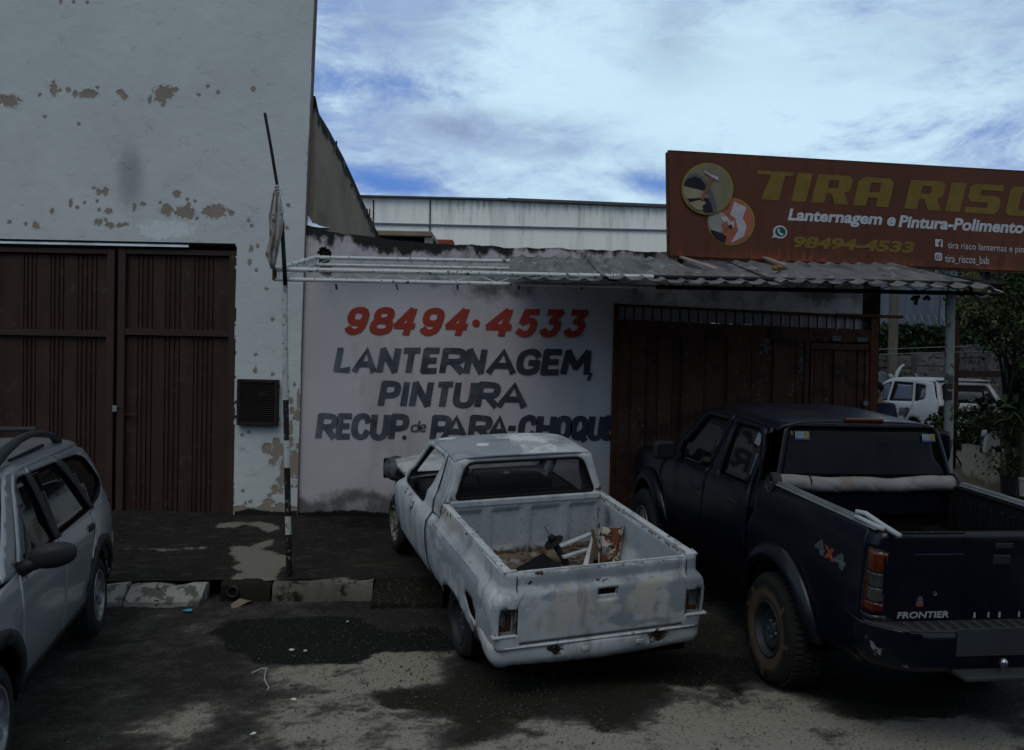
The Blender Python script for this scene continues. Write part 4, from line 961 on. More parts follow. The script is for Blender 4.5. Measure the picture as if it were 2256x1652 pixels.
# left striped post
segs = [(620, 881, 'white_paint_metal', 627.5, 629.5), (881, 970, 'black_paint', 629.5, 631.5), (970, 1030, 'white_paint_metal', 631.5, 632.5), (1030, 1137, 'black_paint', 632.5, 634.5), (1137, 1177, 'white_paint_metal', 634.5, 635.5), (1177, 1266, 'black_paint', 635.5, 637)]
PM = M('pole_white', (.36, .36, .345), rough=.6, spec=.2, vary=(5, .1), layers=[dict(color=(.035, .022, .015), thr=.66, soft=.03, scale=22, detail=6), dict(color=(.17, .16, .145), thr=.55, soft=.15, scale=5, amt=.7)])
for (v0, v1, mt, u0, u1) in segs:
    cp(MB().tube([at(u0, v0, YC), at(u1, v1, YC)], .0265 if v0 < 900 else .029, 10).build('striped_post', PM if mt[0] == 'w' else MATS[mt]))
cp(MB().tube([at(2094, 648, YC), at(2085, 1225, YC)], .042, 12).build('right_post', M('post_grey', (.11, .12, .115), rough=.6, layers=[dict(color=(.03, .032, .03), thr=.57, soft=.06, scale=9, detail=7)])))
cp(MB().tube([at(2089, 846, YC-.003), at(2088, 880, YC-.003)], .0435, 12).build('post_band', MATS['black_paint']))
# corrugated sheets: front eave z, back edge z
zf0 = at(1150, 612, YC-.2).z; zr0 = at(1110, 562, YR+.05).z
def sheet(xa, xb, seed, lift=0., dy0=0., dy1=0., sag=0.):
    pitch = .182; nx = int((xb-xa)/pitch*12); ny = 30
    xs_ = np.linspace(xa, xb, nx); ts = np.linspace(0, 1, ny); X, T = np.meshgrid(xs_, ts)
    ph = (X/pitch) % 1.0; prof_ = .028*np.exp(-((ph-.5)/.17)**2) - .004
    wob = (fbm(X*1.2+seed, T*1.2, seed, 3)-.5)*.026
    eb = (fbm(X*3+seed, X*0+seed, seed+3)-.5)*.05
    Y = (YC-.22+dy0) + T*(YR+.12+dy1-(YC-.22+dy0)) + eb*(1-T)**3
    Z = zf0-.012 + T*(zr0-zf0) + prof_ + wob*(1-.3*T) + lift - sag*np.exp(-((T-.1)/.25)**2)*sst(xa, xb, X)
    return cp(gridmesh('roof_sheet', X, Y, Z, MATS['fibre_sheet'], solid=.008))
xe = at(2185, 636, YC-.2).x; x0_ = at(1122, 600, YC+.5).x
sp = [(x0_, .95, 1, 0, .02, 0), (.80, 1.80, 5, .014, -.02, .03), (1.62, 2.55, 9, 0, .01, 0), (2.40, 3.35, 12, .012, 0, 0), (3.2, xe, 17, .0, -.02, 0)]
for a, b, s_, lf, dy, sg_ in sp: sheet(a, b, s_, lf, dy, 0, sg_)
# loose laths and a yellow rag on the sheets
def onroof(u, v, Y): 
    p = at(u, v, Y); return Vector((p.x, p.y, zf0+(p.y-(YC-.22))/(YR+.12-YC+.22)*(zr0-zf0)+.06))
for (a, b, ya, yb) in (((295, 687), (515, 748), 10.3, 8.9), ((785, 692), (910, 725), 10.3, 9.4)):
    p0 = onroof(*r7(*a), ya); p1 = onroof(*r7(*b), yb)
    tag(MB().bar(p0, p1, .045, .02).build('wooden_lath', M('pale_wood', (.26, .19, .16), rough=.8)), 'thin pale wooden lath lying on the corrugated roof sheets' + (', longer left one' if a[0] < 400 else ', by the rag'), 'lath', 'laths on the canopy roof')
c = onroof(*r7(858, 742), 9.1); random.seed(9)
mb = MB()
for k in range(5): mb.tube([c+Vector((random.uniform(-.06, .06), random.uniform(-.04, .04), random.uniform(-.015, .015))) for _ in range(4)], .018, 5)
tag(mb.build('rag', MATS['flag_yellow'], smooth=True), 'small yellow rag bunched up on the corrugated roof sheets', 'rag')
# straps and cable hanging at the right end
for (pts, r, mt, lab) in (([(720, 860), (765, 905), (810, 930)], 0, None, None),):
    pass
stp = MB()
for pts in ([(1630, 900), (1650, 905), (1642, 945)], [(1620, 915), (1640, 905), (1665, 900)], [(1690, 915), (1710, 900), (1722, 918)]):
    stp.tube([at(*r7(*q), YC-.03) for q in pts], .018, 6)
tag(stp.build('cloth_ties', MATS['dark_iron']), 'dark knotted cloth strips tied round the canopy bottom rail near the right post', 'cloth strips')
cb = MB().tube([at(*r7(1945, 835), YC), at(*r7(1965, 880), YC), at(*r7(2005, 910), YC), at(*r7(2045, 895), YC), at(*r7(2062, 868), YC)], .018, 7)
tag(cb.build('cable_loop', M('cable_grey', (.10, .10, .09)), smooth=True), 'grey cable hanging in a loop from the right end of the canopy', 'cable')
# leaning rod with the torn rolled banner tied to it
YP = 8.50
rod = MB().tube([at(583.5, 249, YP), at(597, 325, YP), at(611, 410, YP), at(621, 490, YP), at(625, 560, YP), at(628.5, 628, YP)], [.014, .014, .015, .019, .020, .020], 8)
tag(rod.build('iron_rod', MATS['dark_iron'], smooth=True), 'thin dark iron rod standing up from the canopy corner and leaning left', 'rod')
ban = thing('rolled_banner', 'torn dirty grey banner twisted round the iron rod and hanging over the canopy corner', 'banner', tuple(at(606, 500, YP)))
def bp(o): o.parent = ban; o.matrix_parent_inverse = Matrix.Translation(-ban.location); return o
pts = []; rs = []
for k in range(70):
    t = k/69; u = 609+ 9*t + 2.2*math.sin(t*60); v_ = 408+ 62*t; p = at(u, v_, YP-.012+.022*math.cos(t*60)); pts.append(p); rs.append(.013+.012*t)
bp(MB().tube(pts, rs, 6).build('twisted_top', MATS['cloth_grey'], smooth=True))
L_ = [(603, 420), (598, 445), (592, 480), (594, 520), (589, 545), (585, 560), (591, 572), (597, 592)]; Rr = [(617, 430), (620, 462), (624, 478), (622, 505), (617, 530), (613, 555), (609, 575), (604, 592)]
v = []; nx_ = 9
for (a, b) in zip(L_, Rr):
    for i in range(nx_):
        t = i/(nx_-1); p = at(a[0]+(b[0]-a[0])*t, a[1]+(b[1]-a[1])*t, YP-.04+.035*math.cos(t*15+a[1]*.01)); v.append(tuple(p))
nr = len(L_)
bp(mesh('hanging_cloth', v, [(j*nx_+i, j*nx_+i+1, (j+1)*nx_+i+1, (j+1)*nx_+i) for j in range(nr-1) for i in range(nx_-1)], MATS['cloth_grey'], smooth=True, solid=.008))

# ================================================================= BACKGROUND BUILDINGS
wh = thing('warehouse', 'long pale corrugated warehouse wall with rain streaks behind the lettered wall', 'building', (6, 40, 0))
def hp(o): o.parent = wh; o.matrix_parent_inverse = Matrix.Translation((-6, -40, 0)); return o
YH = 40.0
A_ = at(760, 432, YH); B_ = at(1475, 455, YH); xs = np.linspace(A_.x, at(1760, 465, YH).x, 420); zz = np.linspace(0, 1, 60)
X, H = np.meshgrid(xs, zz); zt2 = np.interp(X, [A_.x, (A_.x+B_.x)/2, B_.x, 60], [A_.z, (A_.z+B_.z)/2+.06, B_.z, B_.z-.15]); Z = H*zt2
x_m = at(948, 500, YH).x
mould = sst(3.5, .1, zt2-Z)*.55*sst(x_m-.1, x_m+.1, X)+.1*sst(.6, 0, zt2-Z)
corr = .006*np.sign(np.sin(X*2*math.pi/.34))
o = hp(gridmesh('cladding_upper', X, YH+corr, Z, MATS['white_cladding'], attrs=dict(mould=mould), smooth=False))
o = hp(MB().box(((xs[0]+xs[-1])/2, YH-.06, at(1200, 502, YH).z), (xs[-1]-xs[0], .06, .07), Matrix.Rotation(.0035, 3, 'Y')).build('panel_joint', M('joint_grey', (.10, .11, .14))))
p0, p1, p2 = A_, Vector(((A_.x+B_.x)/2, YH, (A_.z+B_.z)/2+.06)), Vector((60, YH, B_.z-.15))
hp(MB().bar(p0-Vector((0, .1, 0)), p1-Vector((0, .1, 0)), .25, .07).bar(p1-Vector((0, .1, 0)), Vector((B_.x, YH-.1, B_.z)), .25, .12).build('parapet_cap', M('cap_dark', (.07, .065, .07))))
for u in (823, 948): hp(MB().bar(at(u, 440, YH-.03), at(u-1, 520, YH-.03), .05, .05).build('panel_joint', MATS['dark_iron']))
hp(MB().box((20, 44, 4), (50, 7, 8)).build('hall_block', MATS['white_cladding']) if False else MB().box(((xs[0]+xs[-1])/2, YH+3, 3.5), (xs[-1]-xs[0]-.4, 5.6, 7)).build('hall_block', M('hall_grey', (.2, .2, .2))))
# rough concrete tank house and red awning seen over the wall top
Yt = 17.0
t_ = thing('concrete_hut', 'dark ruined flat concrete hut top with a pale plaster end behind the lettered wall', 'hut', tuple(at(890, 530, Yt)))
def tp(o): o.parent = t_; o.matrix_parent_inverse = Matrix.Translation(-t_.location); return o
a, b = at(830, 508, Yt), at(953, 511, Yt); zb_ = 2.4
tp(MB().box(((a.x+b.x)/2, Yt+.8, (a.z+zb_)/2), (b.x-a.x-.25, 1.4, a.z-zb_-.12)).build('block', MATS['black_mould']))
tp(MB().box(((a.x+b.x)/2, Yt+.7, a.z-.06), (b.x-a.x, 1.7, .1)).build('flat_roof', MATS['raw_concrete'], bevel=.02))
c, d = at(936, 515, Yt-.08), at(953, 560, Yt-.08)
tp(MB().box(((c.x+d.x)/2, Yt-.06, (c.z+d.z)/2), (d.x-c.x, .1, c.z-d.z)).build('plaster_end', M('plaster', (.16, .15, .14))))
a, b = at(958, 530, 24), at(1000, 540, 24)
tag(MB().box(((a.x+b.x)/2, 24, a.z-.5), (b.x-a.x, .6, 1.0)).build('red_container', M('container_red', (.17, .04, .022), vary=(3, .2)), bevel=.03), 'corner of a red metal box showing above the wall top', 'container')

# ================================================================= VEHICLE TOOLS
M('tyre', (.018, .018, .019), rough=.85, spec=.15, bump=(60, .3, .004))
M('tyre_muddy', (.012, .0115, .011), rough=.9, spec=.1, vary=(3, .2), layers=[dict(color=(.075, .055, .038), attr='mud', thr=.35, soft=.7, scale=4, namp=.6, detail=7)], bump=(50, .4, .004))
M('alloy', (.20, .205, .21), rough=.4, metal=.5, spec=.4, vary=(8, .2), layers=[dict(color=(.03, .028, .025), thr=.55, soft=.2, scale=9, amt=.6)])
M('alloy_rusty', (.17, .155, .13), rough=.6, metal=.2, spec=.3, vary=(8, .3), layers=[dict(color=(.05, .032, .02), thr=.5, soft=.12, scale=14, detail=7)])
M('steel_dark', (.026, .029, .034), rough=.6, metal=.3, spec=.3, vary=(8, .3))
M('dark_plastic', (.014, .015, .017), rough=.55, spec=.25, vary=(20, .1))
M('rubber', (.006, .006, .006), rough=.7, spec=.15)
M('dark_rear_glass', (.003, .0032, .0035), rough=.05, spec=.12, vary=(2, .3))
M('tinted_glass', (.005, .0055, .006), rough=.04, spec=.5, coat=.0, vary=(2, .3))
M('dusty_glass', (.012, .0135, .014), rough=.12, spec=.35, alpha=.45)
def lut(pts, sm=5):
    xs_, ys_ = zip(*pts); X = np.linspace(xs_[0], xs_[-1], 240); Y = np.interp(X, xs_, ys_); k = np.ones(2*sm+1)/(2*sm+1)
    Yp = np.pad(Y, sm, mode='reflect', reflect_type='odd'); Y = np.convolve(Yp, k, 'valid')
    return lambda z: float(np.interp(z, X, Y))
def superroof(yt, zt, rise, n=2.6):
    # s in [-1,1] across the roof -> (y, z)
    def f(x, s):
        a = abs(s); th = (1-a)*math.pi/2; c_, q = math.cos(th), math.sin(th)
        y_ = (yt(x) if callable(yt) else yt); z_ = (zt(x) if callable(zt) else zt)
        r_ = rise(x) if callable(rise) else rise
        return math.copysign(y_*c_**(2/n), s), z_ + r_*q**(2/n)
    return f
def wheel(par, c, R, wd, rr, side, style, tmat='tyre', rmat='alloy', rot=0., flat=0.):
    # c: centre of the outer face; side +1 = left
    w_ = bpy.data.objects.new('wheel', None); COL.objects.link(w_); w_.parent = par; w_.location = c; w_.rotation_euler = (0, rot, 0)
    s = side; sh = R-rr
    prof = [(rr-.012, -wd), (rr+sh*.15, -wd*1.0), (R-.04, -wd*1.03), (R-.012, -wd*.93), (R, -wd*.8), (R, -wd*.2), (R-.010, -.025), (R-.035, .004), (R-.05, .008), (rr+sh*.35, .012), (rr+sh*.12, .006), (rr+.002, -.004), (rr-.012, -.02)]
    prof = [(a, b*s) for a, b in prof]
    mb = MB().lathe(prof, 56)
    if flat: mb.v = [(x, y + (s*.012*max(0, -(z+R-flat*2.4))*12), max(z, -R+flat)) for x, y, z in mb.v]
    at_ = None
    if tmat == 'tyre_muddy': at_ = dict(mud=[.9 if (math.hypot(x, z) < R-.05 and abs(y) < .1) else .1 for x, y, z in mb.v])
    t_ = mb.build('tyre', MATS[tmat], w_, attrs=at_, auto=50)
    tr = MB()                                     # tread blocks
    nb_ = 54
    for k in range(nb_):
        a = 2*math.pi*k/nb_
        for (yy, da) in ((-wd*.22, 0), (-wd*.5, .5), (-wd*.78, 0)):
            aa = a + da*2*math.pi/nb_; r_ = R+.001
            if flat and -R*math.sin(aa)*-1 < -R+flat+.02: continue
            tr.box((r_*math.cos(aa), yy*s, r_*math.sin(aa)), (.010, wd*.2, .026), Matrix.Rotation(-aa, 3, 'Y'))
    o = tr.build('tread', MATS[tmat] if tmat == 'tyre' else MATS['tyre'], w_); o['kind'] = 'stuff'
    rim = MB().lathe([(a, b*s) for a, b in [(rr, -.004), (rr-.006, .004), (rr-.016, .002), (rr-.022, -.02), (rr-.03, -.035), (rr-.036, -.07), (rr-.04, -.16)]], 48)
    rim.build('rim', MATS[rmat], w_, auto=40, solid=.003)
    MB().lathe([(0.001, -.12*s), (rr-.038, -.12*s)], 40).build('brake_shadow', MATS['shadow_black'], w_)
    if style in ('five', 'six', 'seven', 'split'):
        n_ = {'five': 5, 'six': 6, 'seven': 7, 'split': 5}[style]; sp = MB(); hubr = .055
        for k in range(n_):
            for off in ((-.13, .13) if style == 'split' else (0,)):
                a = 2*math.pi*k/n_+.3; wa, wb = (.030, .024) if style == 'split' else (.034, .026)
                d = Vector((math.cos(a+off), 0, math.sin(a+off))); p_ = Vector((-d.z, 0, d.x)); r0, r1_ = hubr*.7, rr-.018
                y0, y1 = -.022*s, -.014*s
                for (ya, yb) in ((0, -.03*s),):
                    v = [d*r0+p_*wa+Vector((0, y0, 0)), d*r0-p_*wa+Vector((0, y0, 0)), d*r1_-p_*wb+Vector((0, y1, 0)), d*r1_+p_*wb+Vector((0, y1, 0))]
                    v += [q+Vector((0, -.03*s, 0)) for q in v]
                    sp.add(v, [(0, 1, 2, 3), (7, 6, 5, 4), (0, 4, 5, 1), (1, 5, 6, 2), (2, 6, 7, 3), (3, 7, 4, 0)])
        sp.build('spokes', MATS[rmat], w_, bevel=.005)
        MB().lathe([(a, b*s) for a, b in [(.0, -.004), (.022, -.004), (.03, -.010), (hubr, -.018), (hubr+.004, -.05)]], 24).build('hub', MATS[rmat], w_, auto=40)
    else:                                          # pressed steel disc with holes suggested by lugs
        MB().lathe([(a, b*s) for a, b in [(.0, -.035), (.035, -.035), (.045, -.05), (.075, -.055), (.10, -.035), (.13, -.03), (rr-.05, -.055), (rr-.03, -.06)]], 40).build('disc', MATS[rmat], w_, auto=35, solid=.003)
        h_ = MB()
        for k in range(10):
            a = 2*math.pi*k/10; h_.lathe([(.0, .001), (.013, .001)], 10, 'Y', ((rr-.055)*math.cos(a), -.048*s, (rr-.055)*math.sin(a)))
        h_.build('vent_hole', MATS['shadow_black'], w_)
        for k in range(5):
            a = 2*math.pi*k/5; MB().lathe([(0, .014*s), (.009, .014*s), (.011, 0)], 8, 'Y', (.057*math.cos(a), -.05*s, .057*math.sin(a))).build('wheel_nut', MATS['alloy'], w_)
    return w_
def arch_pts(cx_, cz_, rx_, rz_, a0, a1, n=22):    # degrees, 0 = forward
    return [(cx_+rx_*math.cos(R_(a0+(a1-a0)*i/n)), cz_+rz_*math.sin(R_(a0+(a1-a0)*i/n))) for i in range(n+1)]
def rimtube(name, pts2, fmap, r, mat, par, closed=True, off=0.):
    P = [fmap(*p) for p in dens(pts2, .05)] if closed else [fmap(*p) for p in pts2]
    return MB().tube(P, r, 6, closed=closed, caps=not closed).build(name, mat, par, smooth=True)
def wrap_path(pts, rad, seg=6):
    P = []; n = len(pts)
    for i, p in enumerate(pts):
        p = Vector(p)
        if i in (0, n-1): P.append(p); continue
        a, b = Vector(pts[i-1]), Vector(pts[i+1]); q = min(rad, (a-p).length*.45, (b-p).length*.45)
        s0, s1 = p+(a-p).normalized()*q, p+(b-p).normalized()*q
        for k in range(seg+1): t = k/seg; P.append(s0*(1-t)**2+p*2*t*(1-t)+s1*t*t)
    L_ = [0]
    for i in range(1, len(P)): L_.append(L_[-1]+(P[i]-P[i-1]).length)
    px, py = [p.x for p in P], [p.y for p in P]
    def f(s, d=0.):
        x, y = np.interp(s, L_, px), np.interp(s, L_, py); e = .02
        tx_ = np.interp(s+e, L_, px)-np.interp(s-e, L_, px); ty_ = np.interp(s+e, L_, py)-np.interp(s-e, L_, py); l_ = math.hypot(tx_, ty_) or 1
        return x + d*ty_/l_*-1, y + d*tx_/l_      # d > 0 moves to the left of travel
    return f, L_[-1], L_
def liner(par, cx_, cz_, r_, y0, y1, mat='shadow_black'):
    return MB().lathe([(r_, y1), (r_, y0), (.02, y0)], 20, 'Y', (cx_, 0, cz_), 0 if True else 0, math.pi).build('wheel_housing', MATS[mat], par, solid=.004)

# ================================================================= WHITE PICKUP
PRIMER, WHITE_, FILLER = (.165, .185, .22), (.355, .37, .385), (.35, .338, .31)
def wmat(name, **k):
    return M(name, WHITE_, rough=.55, spec=.22, vary=(3, .1), layers=[
        dict(color=PRIMER, attr='primer', thr=.42, soft=.20, scale=6, namp=.75, detail=9, amt=.75),
        dict(color=(.50, .52, .53), attr='fresh', thr=.5, soft=.1, scale=9, namp=.45),
        dict(color=FILLER, attr='filler', thr=.46, soft=.14, scale=7, namp=.7, detail=8),
        dict(color=(.045, .024, .014), attr='rust', thr=.5, soft=.12, scale=24, namp=1.0, detail=8),
        dict(color=(.035, .033, .032), attr='grime', thr=.5, soft=.5, scale=9, namp=.6),
        dict(color=(.11, .105, .095), thr=.57, soft=.2, scale=5, detail=9, stretch=(1, 1, .3), amt=.45),
        dict(color=(.17, .19, .215), thr=.52, soft=.2, scale=3.2, detail=8, amt=.55),
        dict(color=(.05, .03, .02), thr=.86, soft=.02, scale=24, detail=5)], bump=(14, .06, .01), **k)
wmat('old_white')
M('old_white_inside', (.27, .29, .31), rough=.7, spec=.2, vary=(4, .12), layers=[
        dict(color=(.05, .055, .07), thr=.70, soft=.05, scale=48, detail=3, amt=.6), dict(color=(.10, .10, .10), attr='grime', thr=.5, soft=.5, scale=6, namp=.8),
        dict(color=(.30, .31, .33), attr='fresh', thr=.5, soft=.3, scale=8, namp=.9),
        dict(color=(.07, .038, .022), attr='rust', thr=.5, soft=.12, scale=26, namp=.9, detail=8)])
M('bed_floor_rusty', (.10, .082, .062), rough=.9, spec=.08, vary=(6, .35), layers=[dict(color=(.05, .026, .014), thr=.52, soft=.12, scale=9, detail=8), dict(color=(.17, .16, .15), thr=.62, soft=.08, scale=7, detail=8)], bump=(30, .4, .006))
MS = pose((.334, 7.30, .045, -.346, .14, -.033))
S = thing('white_pickup', 'battered white two-door pickup with grey primer patches and scrap in its open bed', 'pickup truck', mw=MS)
def g3(*bl):
    # sum of blobs in local space: (x,y,z,rx,ry,rz,amp)
    def f(x, y, z):
        t = 0.
        for (a, b, c_, ra, rb, rc, am) in bl:
            d = ((x-a)/ra)**2+((y-b)/rb)**2+((z-c_)/rc)**2
            if d < 4: t = max(t, am*(1-.5*math.sqrt(d)))
        return t
    return f
Z0 = lambda x, y, z: 0.
yS = lut([(.25, .68), (.33, .715), (.45, .765), (.60, .79), (.72, .80), (.80, .795), (.84, .785), (.895, .737), (.93, .728), (1.02, .722), (1.06, .69), (1.2, .645), (1.36, .60)], 3)
def sideS(x, z, sg=1, off=0.):
    y = yS(z)
    if x > 1.3: y -= .05*((x-1.3)/1.0)**2*(1 if z > .4 else .5)
    d = math.hypot((x-.02)/.46, (z-.20)/.33)          # flared lip round the rear arch
    y += .016*math.exp(-((d-1.03)/.10)**2)
    if x > .58: y += 0.0
    return (x, sg*(y+off)+.012, z)
prim_side = g3((.10, .8, .79, .50, .6, .055, 1.05), (.60, .8, .80, .25, .6, .05, .9), (-.30, .8, .80, .50, .6, .05, 1.05), (-.55, .8, .72, .25, .5, .09, .9), (.30, .8, .70, .3, .5, .05, .8), (1.95, .75, .55, .16, .5, .22, .85), (1.25, .8, .45, .5, .5, .06, .65), (1.62, .78, .66, .035, .5, .24, .8), (1.30, .8, .60, .02, .5, .18, .75), (1.12, .8, .45, .12, .5, .03, .7))
filler_side = g3((1.2, .8, .66, .26, .5, .16, .6), (.3, .72, .96, .42, .3, .06, .95))
rust_side = lambda x, y, z: max(g3((-.50, .78, .38, .12, .4, .10, .95), (.45, .73, 1.01, .25, .2, .02, .8), (-.2, .73, 1.01, .5, .2, .02, .75), (1.55, .76, .86, .25, .3, .03, .8), (1.28, .8, .80, .09, .4, .06, .85), (-.78, .73, .93, .06, .3, .03, .8), (.60, .72, .96, .04, .3, .10, .8))(x, y, z), .62*sst(.38, .30, z))
grime_side = lambda x, y, z: .75*sst(.46, .30, z)+.1
SA = dict(primer=prim_side, filler=filler_side, rust=rust_side, grime=grime_side, fresh=Z0)
for sg_ in (1, -1):
    arch = arch_pts(.02, .20, .46, .33, 22, 158)
    bed = [(.785, .33), (.795, .45), (.80, .84), (.80, .885), (.62, .905), (.60, .955), (.60, 1.025), (-.905, 1.02), (-.905, .33), (-.62, .33)]
    bed = [(.785, .33), (.80, .60), (.80, .885), (.62, .905), (.59, .97), (.585, 1.025), (-.62, 1.025), (-.62, .36), (-.44, .33)] + arch[::-1]
    hl = []
    panel('bed_side', bed, lambda a, b: sideS(a, b, sg_), MATS['old_white'], S, step=.05, solid=.012, attrs=SA, holes=[rnd([(-.34, .675), (-.30, .62), (-.38, .51), (-.52, .49), (-.565, .60), (-.48, .675)], .03)] if sg_ == 1 else [])
    door = [(.812, .36), (1.93, .36), (2.03, .48), (2.075, .62), (2.05, .74), (1.97, .83), (1.86, .895), (1.44, 1.345), (1.36, 1.362), (.86, 1.368), (.822, 1.0), (.812, .88)]
    win = rnd([(1.085, .885), (1.80, .885), (1.40, 1.305), (1.33, 1.325), (.885, 1.33)], [.05, .04, .04, .05, .06])
    panel('door', door, lambda a, b: sideS(a, b, sg_, .004), MATS['old_white'], S, step=.05, solid=.03, attrs=SA, holes=[win])
    rimtube('window_rubber', win, lambda a, b: sideS(a, b, sg_, -.004), .010, MATS['rubber'], S)
    cabp = [(.60, .90), (.80, .90), (.812, 1.0), (.85, 1.372), (.655, 1.372), (.615, 1.12)]
    panel('cab_pillar', cabp, lambda a, b: sideS(a, b, sg_), MATS['old_white'], S, step=.04, solid=.02, attrs=SA)
    MB().tube([sideS(a, b, sg_, .016) for a, b in dens([(.806, .37), (.806, .90), (.818, 1.0), (.845, 1.36)], .08)[:24]], .004, 5).build('door_seam', MATS['rubber'], S)
    # door handle recess
    MB().box(sideS(1.00, .80, sg_, .002), (.13, .012, .035)).build('door_handle', MATS['dark_plastic'], S, bevel=.004)
    rail = MB()
    for (a, b) in ((-.90, .585),):
        rail.box(((a+b)/2, sg_*.703+.012, 1.022), (b-a, .046, .018)).box(((a+b)/2, sg_*.678+.012, 1.01), (b-a, .012, .04))
    n_ = len(rail.v)
    rail.build('bed_rail', MATS['old_white'], S, bevel=.005, attrs=dict(rust=[.36]*n_, grime=[.2]*n_))
    MB().tube([sideS(x_, .842, sg_, .0015) for x_ in np.linspace(.79, -.60, 14)], .0035, 5).build('crease_line', MATS['rubber'], S)  # thin dark line drawn along the side fold, no joint there
    MB().tube([sideS(-.603, z_, sg_, .0015) for z_ in np.linspace(.42, 1.0, 12)], .004, 5).build('panel_seam', MATS['rubber'], S)
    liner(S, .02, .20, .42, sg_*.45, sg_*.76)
# fuel filler hole behind
MB().box((-.43, .755, .58), (.30, .01, .22)).build('filler_pocket', M('rusty_hole', (.022, .015, .010), rough=1, spec=0, bump=(40, .6, .01)), S)
# roof
rfS = superroof(lambda x: yS(1.36)+.004, lambda x: 1.362-.05*max(0, (x-1.15)/.35)**2-.012*max(0, (.8-x)/.2)**2, .048, 2.7)
roof_at = dict(primer=lambda x, y, z: 1.0 if y > -.03+.10*math.sin(x*6)+.12*(1-(x-.6)/.8) else g3((.9, -.35, 1.4, .2, .14, .2, .62), (1.15, -.2, 1.4, .2, .1, .2, .6))(x, y, z),
               fresh=g3((1.0, -.15, 1.43, .5, .2, .2, .9), (.95, .28, 1.43, .08, .09, .2, .85), (1.3, .5, 1.4, .1, .12, .2, .8)), filler=g3((1.1, -.5, 1.4, .12, .08, .2, .6)), rust=Z0, grime=Z0)
panel('roof', [(.655, -1), (.63, -.5), (.62, 0), (.63, .5), (.655, 1), (1.43, 1), (1.50, .6), (1.52, 0), (1.50, -.6), (1.43, -1)], lambda a, b: (lambda yz: (a, yz[0]+.012, yz[1]))(rfS(a, b)), MATS['old_white'], S, step=.055, solid=.02, attrs=roof_at)
for sg_ in (1, -1):      # gutter
    MB().tube([(x, sg_*(yS(1.36)+.006)+.012, 1.366-.05*max(0, (x-1.15)/.35)**2) for x in (.65, .8, 1.0, 1.2, 1.35, 1.44)], .007, 6).build('roof_gutter', MATS['old_white'], S)
# cab back: frame with the rear window, then the bed front wall
def backx(y, z): return .586 + .17*max(0, z-1.0) - .035*(abs(y)/.7)**3*0 - .03*(1-(abs(y)/.72)**2)*0
out_ = [(-.715, .90), (.715, .90), (.715, 1.03), (.685, 1.08), (.645, 1.20), (.60, 1.36)]
topc = [(rfS(.66, s_)[0], rfS(.66, s_)[1]-.006) for s_ in (.85, .65, .4, .2, 0, -.2, -.4, -.65, -.85)]
out_ = [(-.715, 1.0), (.715, 1.0), (.69, 1.06), (.645, 1.20), (.602, 1.355)] + topc + [(-.602, 1.355), (-.645, 1.20), (-.69, 1.06)]
winb = rnd([(-.615, 1.062), (.615, 1.062), (.515, 1.345), (-.515, 1.345)], [.03, .03, .07, .07])
panel('cab_back', out_, lambda a, b: (backx(a, b), a+.012, b), MATS['old_white'], S, holes=[winb], step=.045, solid=.03, attrs=dict(primer=g3((.6, .55, 1.2, .3, .1, .15, .5), (.62, .1, 1.41, .2, .2, .03, .9)), filler=Z0, fresh=Z0, rust=g3((.62, .3, 1.40, .2, .03, .02, .9), (.62, -.35, 1.41, .2, .02, .02, .9), (.6, .66, 1.03, .2, .05, .05, .9), (.6, -.66, 1.05, .2, .04, .05, .7)), grime=lambda x, y, z: .42))
rimtube('window_rubber', winb, lambda a, b: (backx(a, b)-.012, a+.012, b), .013, MATS['rubber'], S)
panel('rear_glass', winb, lambda a, b: (backx(a, b)+.004, a+.012, b), MATS['dusty_glass'], S, step=.1, solid=.004)
def bedfront(y, z):
    x = .560
    for (a, b) in ((.388, .650), (.049, .314), (-.305, -.031), (-.645, -.378)):
        d = min(y-a, b-y, z-.60, .965-z); x += .022*float(sst(0, .022, d))
    return (x, y+.012, z)
panel('bed_front_wall', [(-.70, .56), (.70, .56), (.70, 1.0), (-.70, 1.0)], bedfront, MATS['old_white_inside'], S, step=.022, solid=.01, attrs=dict(grime=lambda x, y, z: .75*sst(.70, .58, z)+.25, fresh=Z0, rust=lambda x, y, z: .12 + .55*sst(.64, .58, z)))
MB().box((.572, .012, 1.022), (.05, 1.33, .05)).build('bed_front_rail', MATS['old_white'], S, bevel=.008)
# bed inside
panel('bed_floor', [(-.93, -.66), (.57, -.66), (.57, .66), (-.93, .66)], lambda a, b: (a, b+.012, .565+.006*math.sin(b*40)), MATS['bed_floor_rusty'], S, step=.04, solid=.012)
for sg_ in (1, -1):
    def inn(a, b, sg_=sg_):
        y = .655; r = math.hypot(a-.02, b-.30)
        y -= .13*float(sst(.50, .36, r))*float(sst(.95, .7, b))
        return (a, sg_*y+.012, b)
    panel('bed_inner_side', [(-.93, .56), (.57, .56), (.57, 1.01), (-.93, 1.01)], inn, MATS['old_white_inside'], S, step=.04, solid=.01, attrs=dict(grime=g3((.33, -.65, .86, .12, .3, .16, 1.0), (.15, -.6, .62, .3, .3, .1, .9), (-.2, -.6, .60, .3, .3, .06, .9)), fresh=g3((-.3, -.65, .8, .4, .3, .2, .65), (.05, -.55, .68, .2, .3, .1, .8)), rust=lambda x, y, z: .14+.42*sst(.97, 1.01, z)+g3((.55, -.65, .85, .04, .3, .2, .5), (.1, -.55, .7, .12, .3, .08, .35))(x, y, z)))
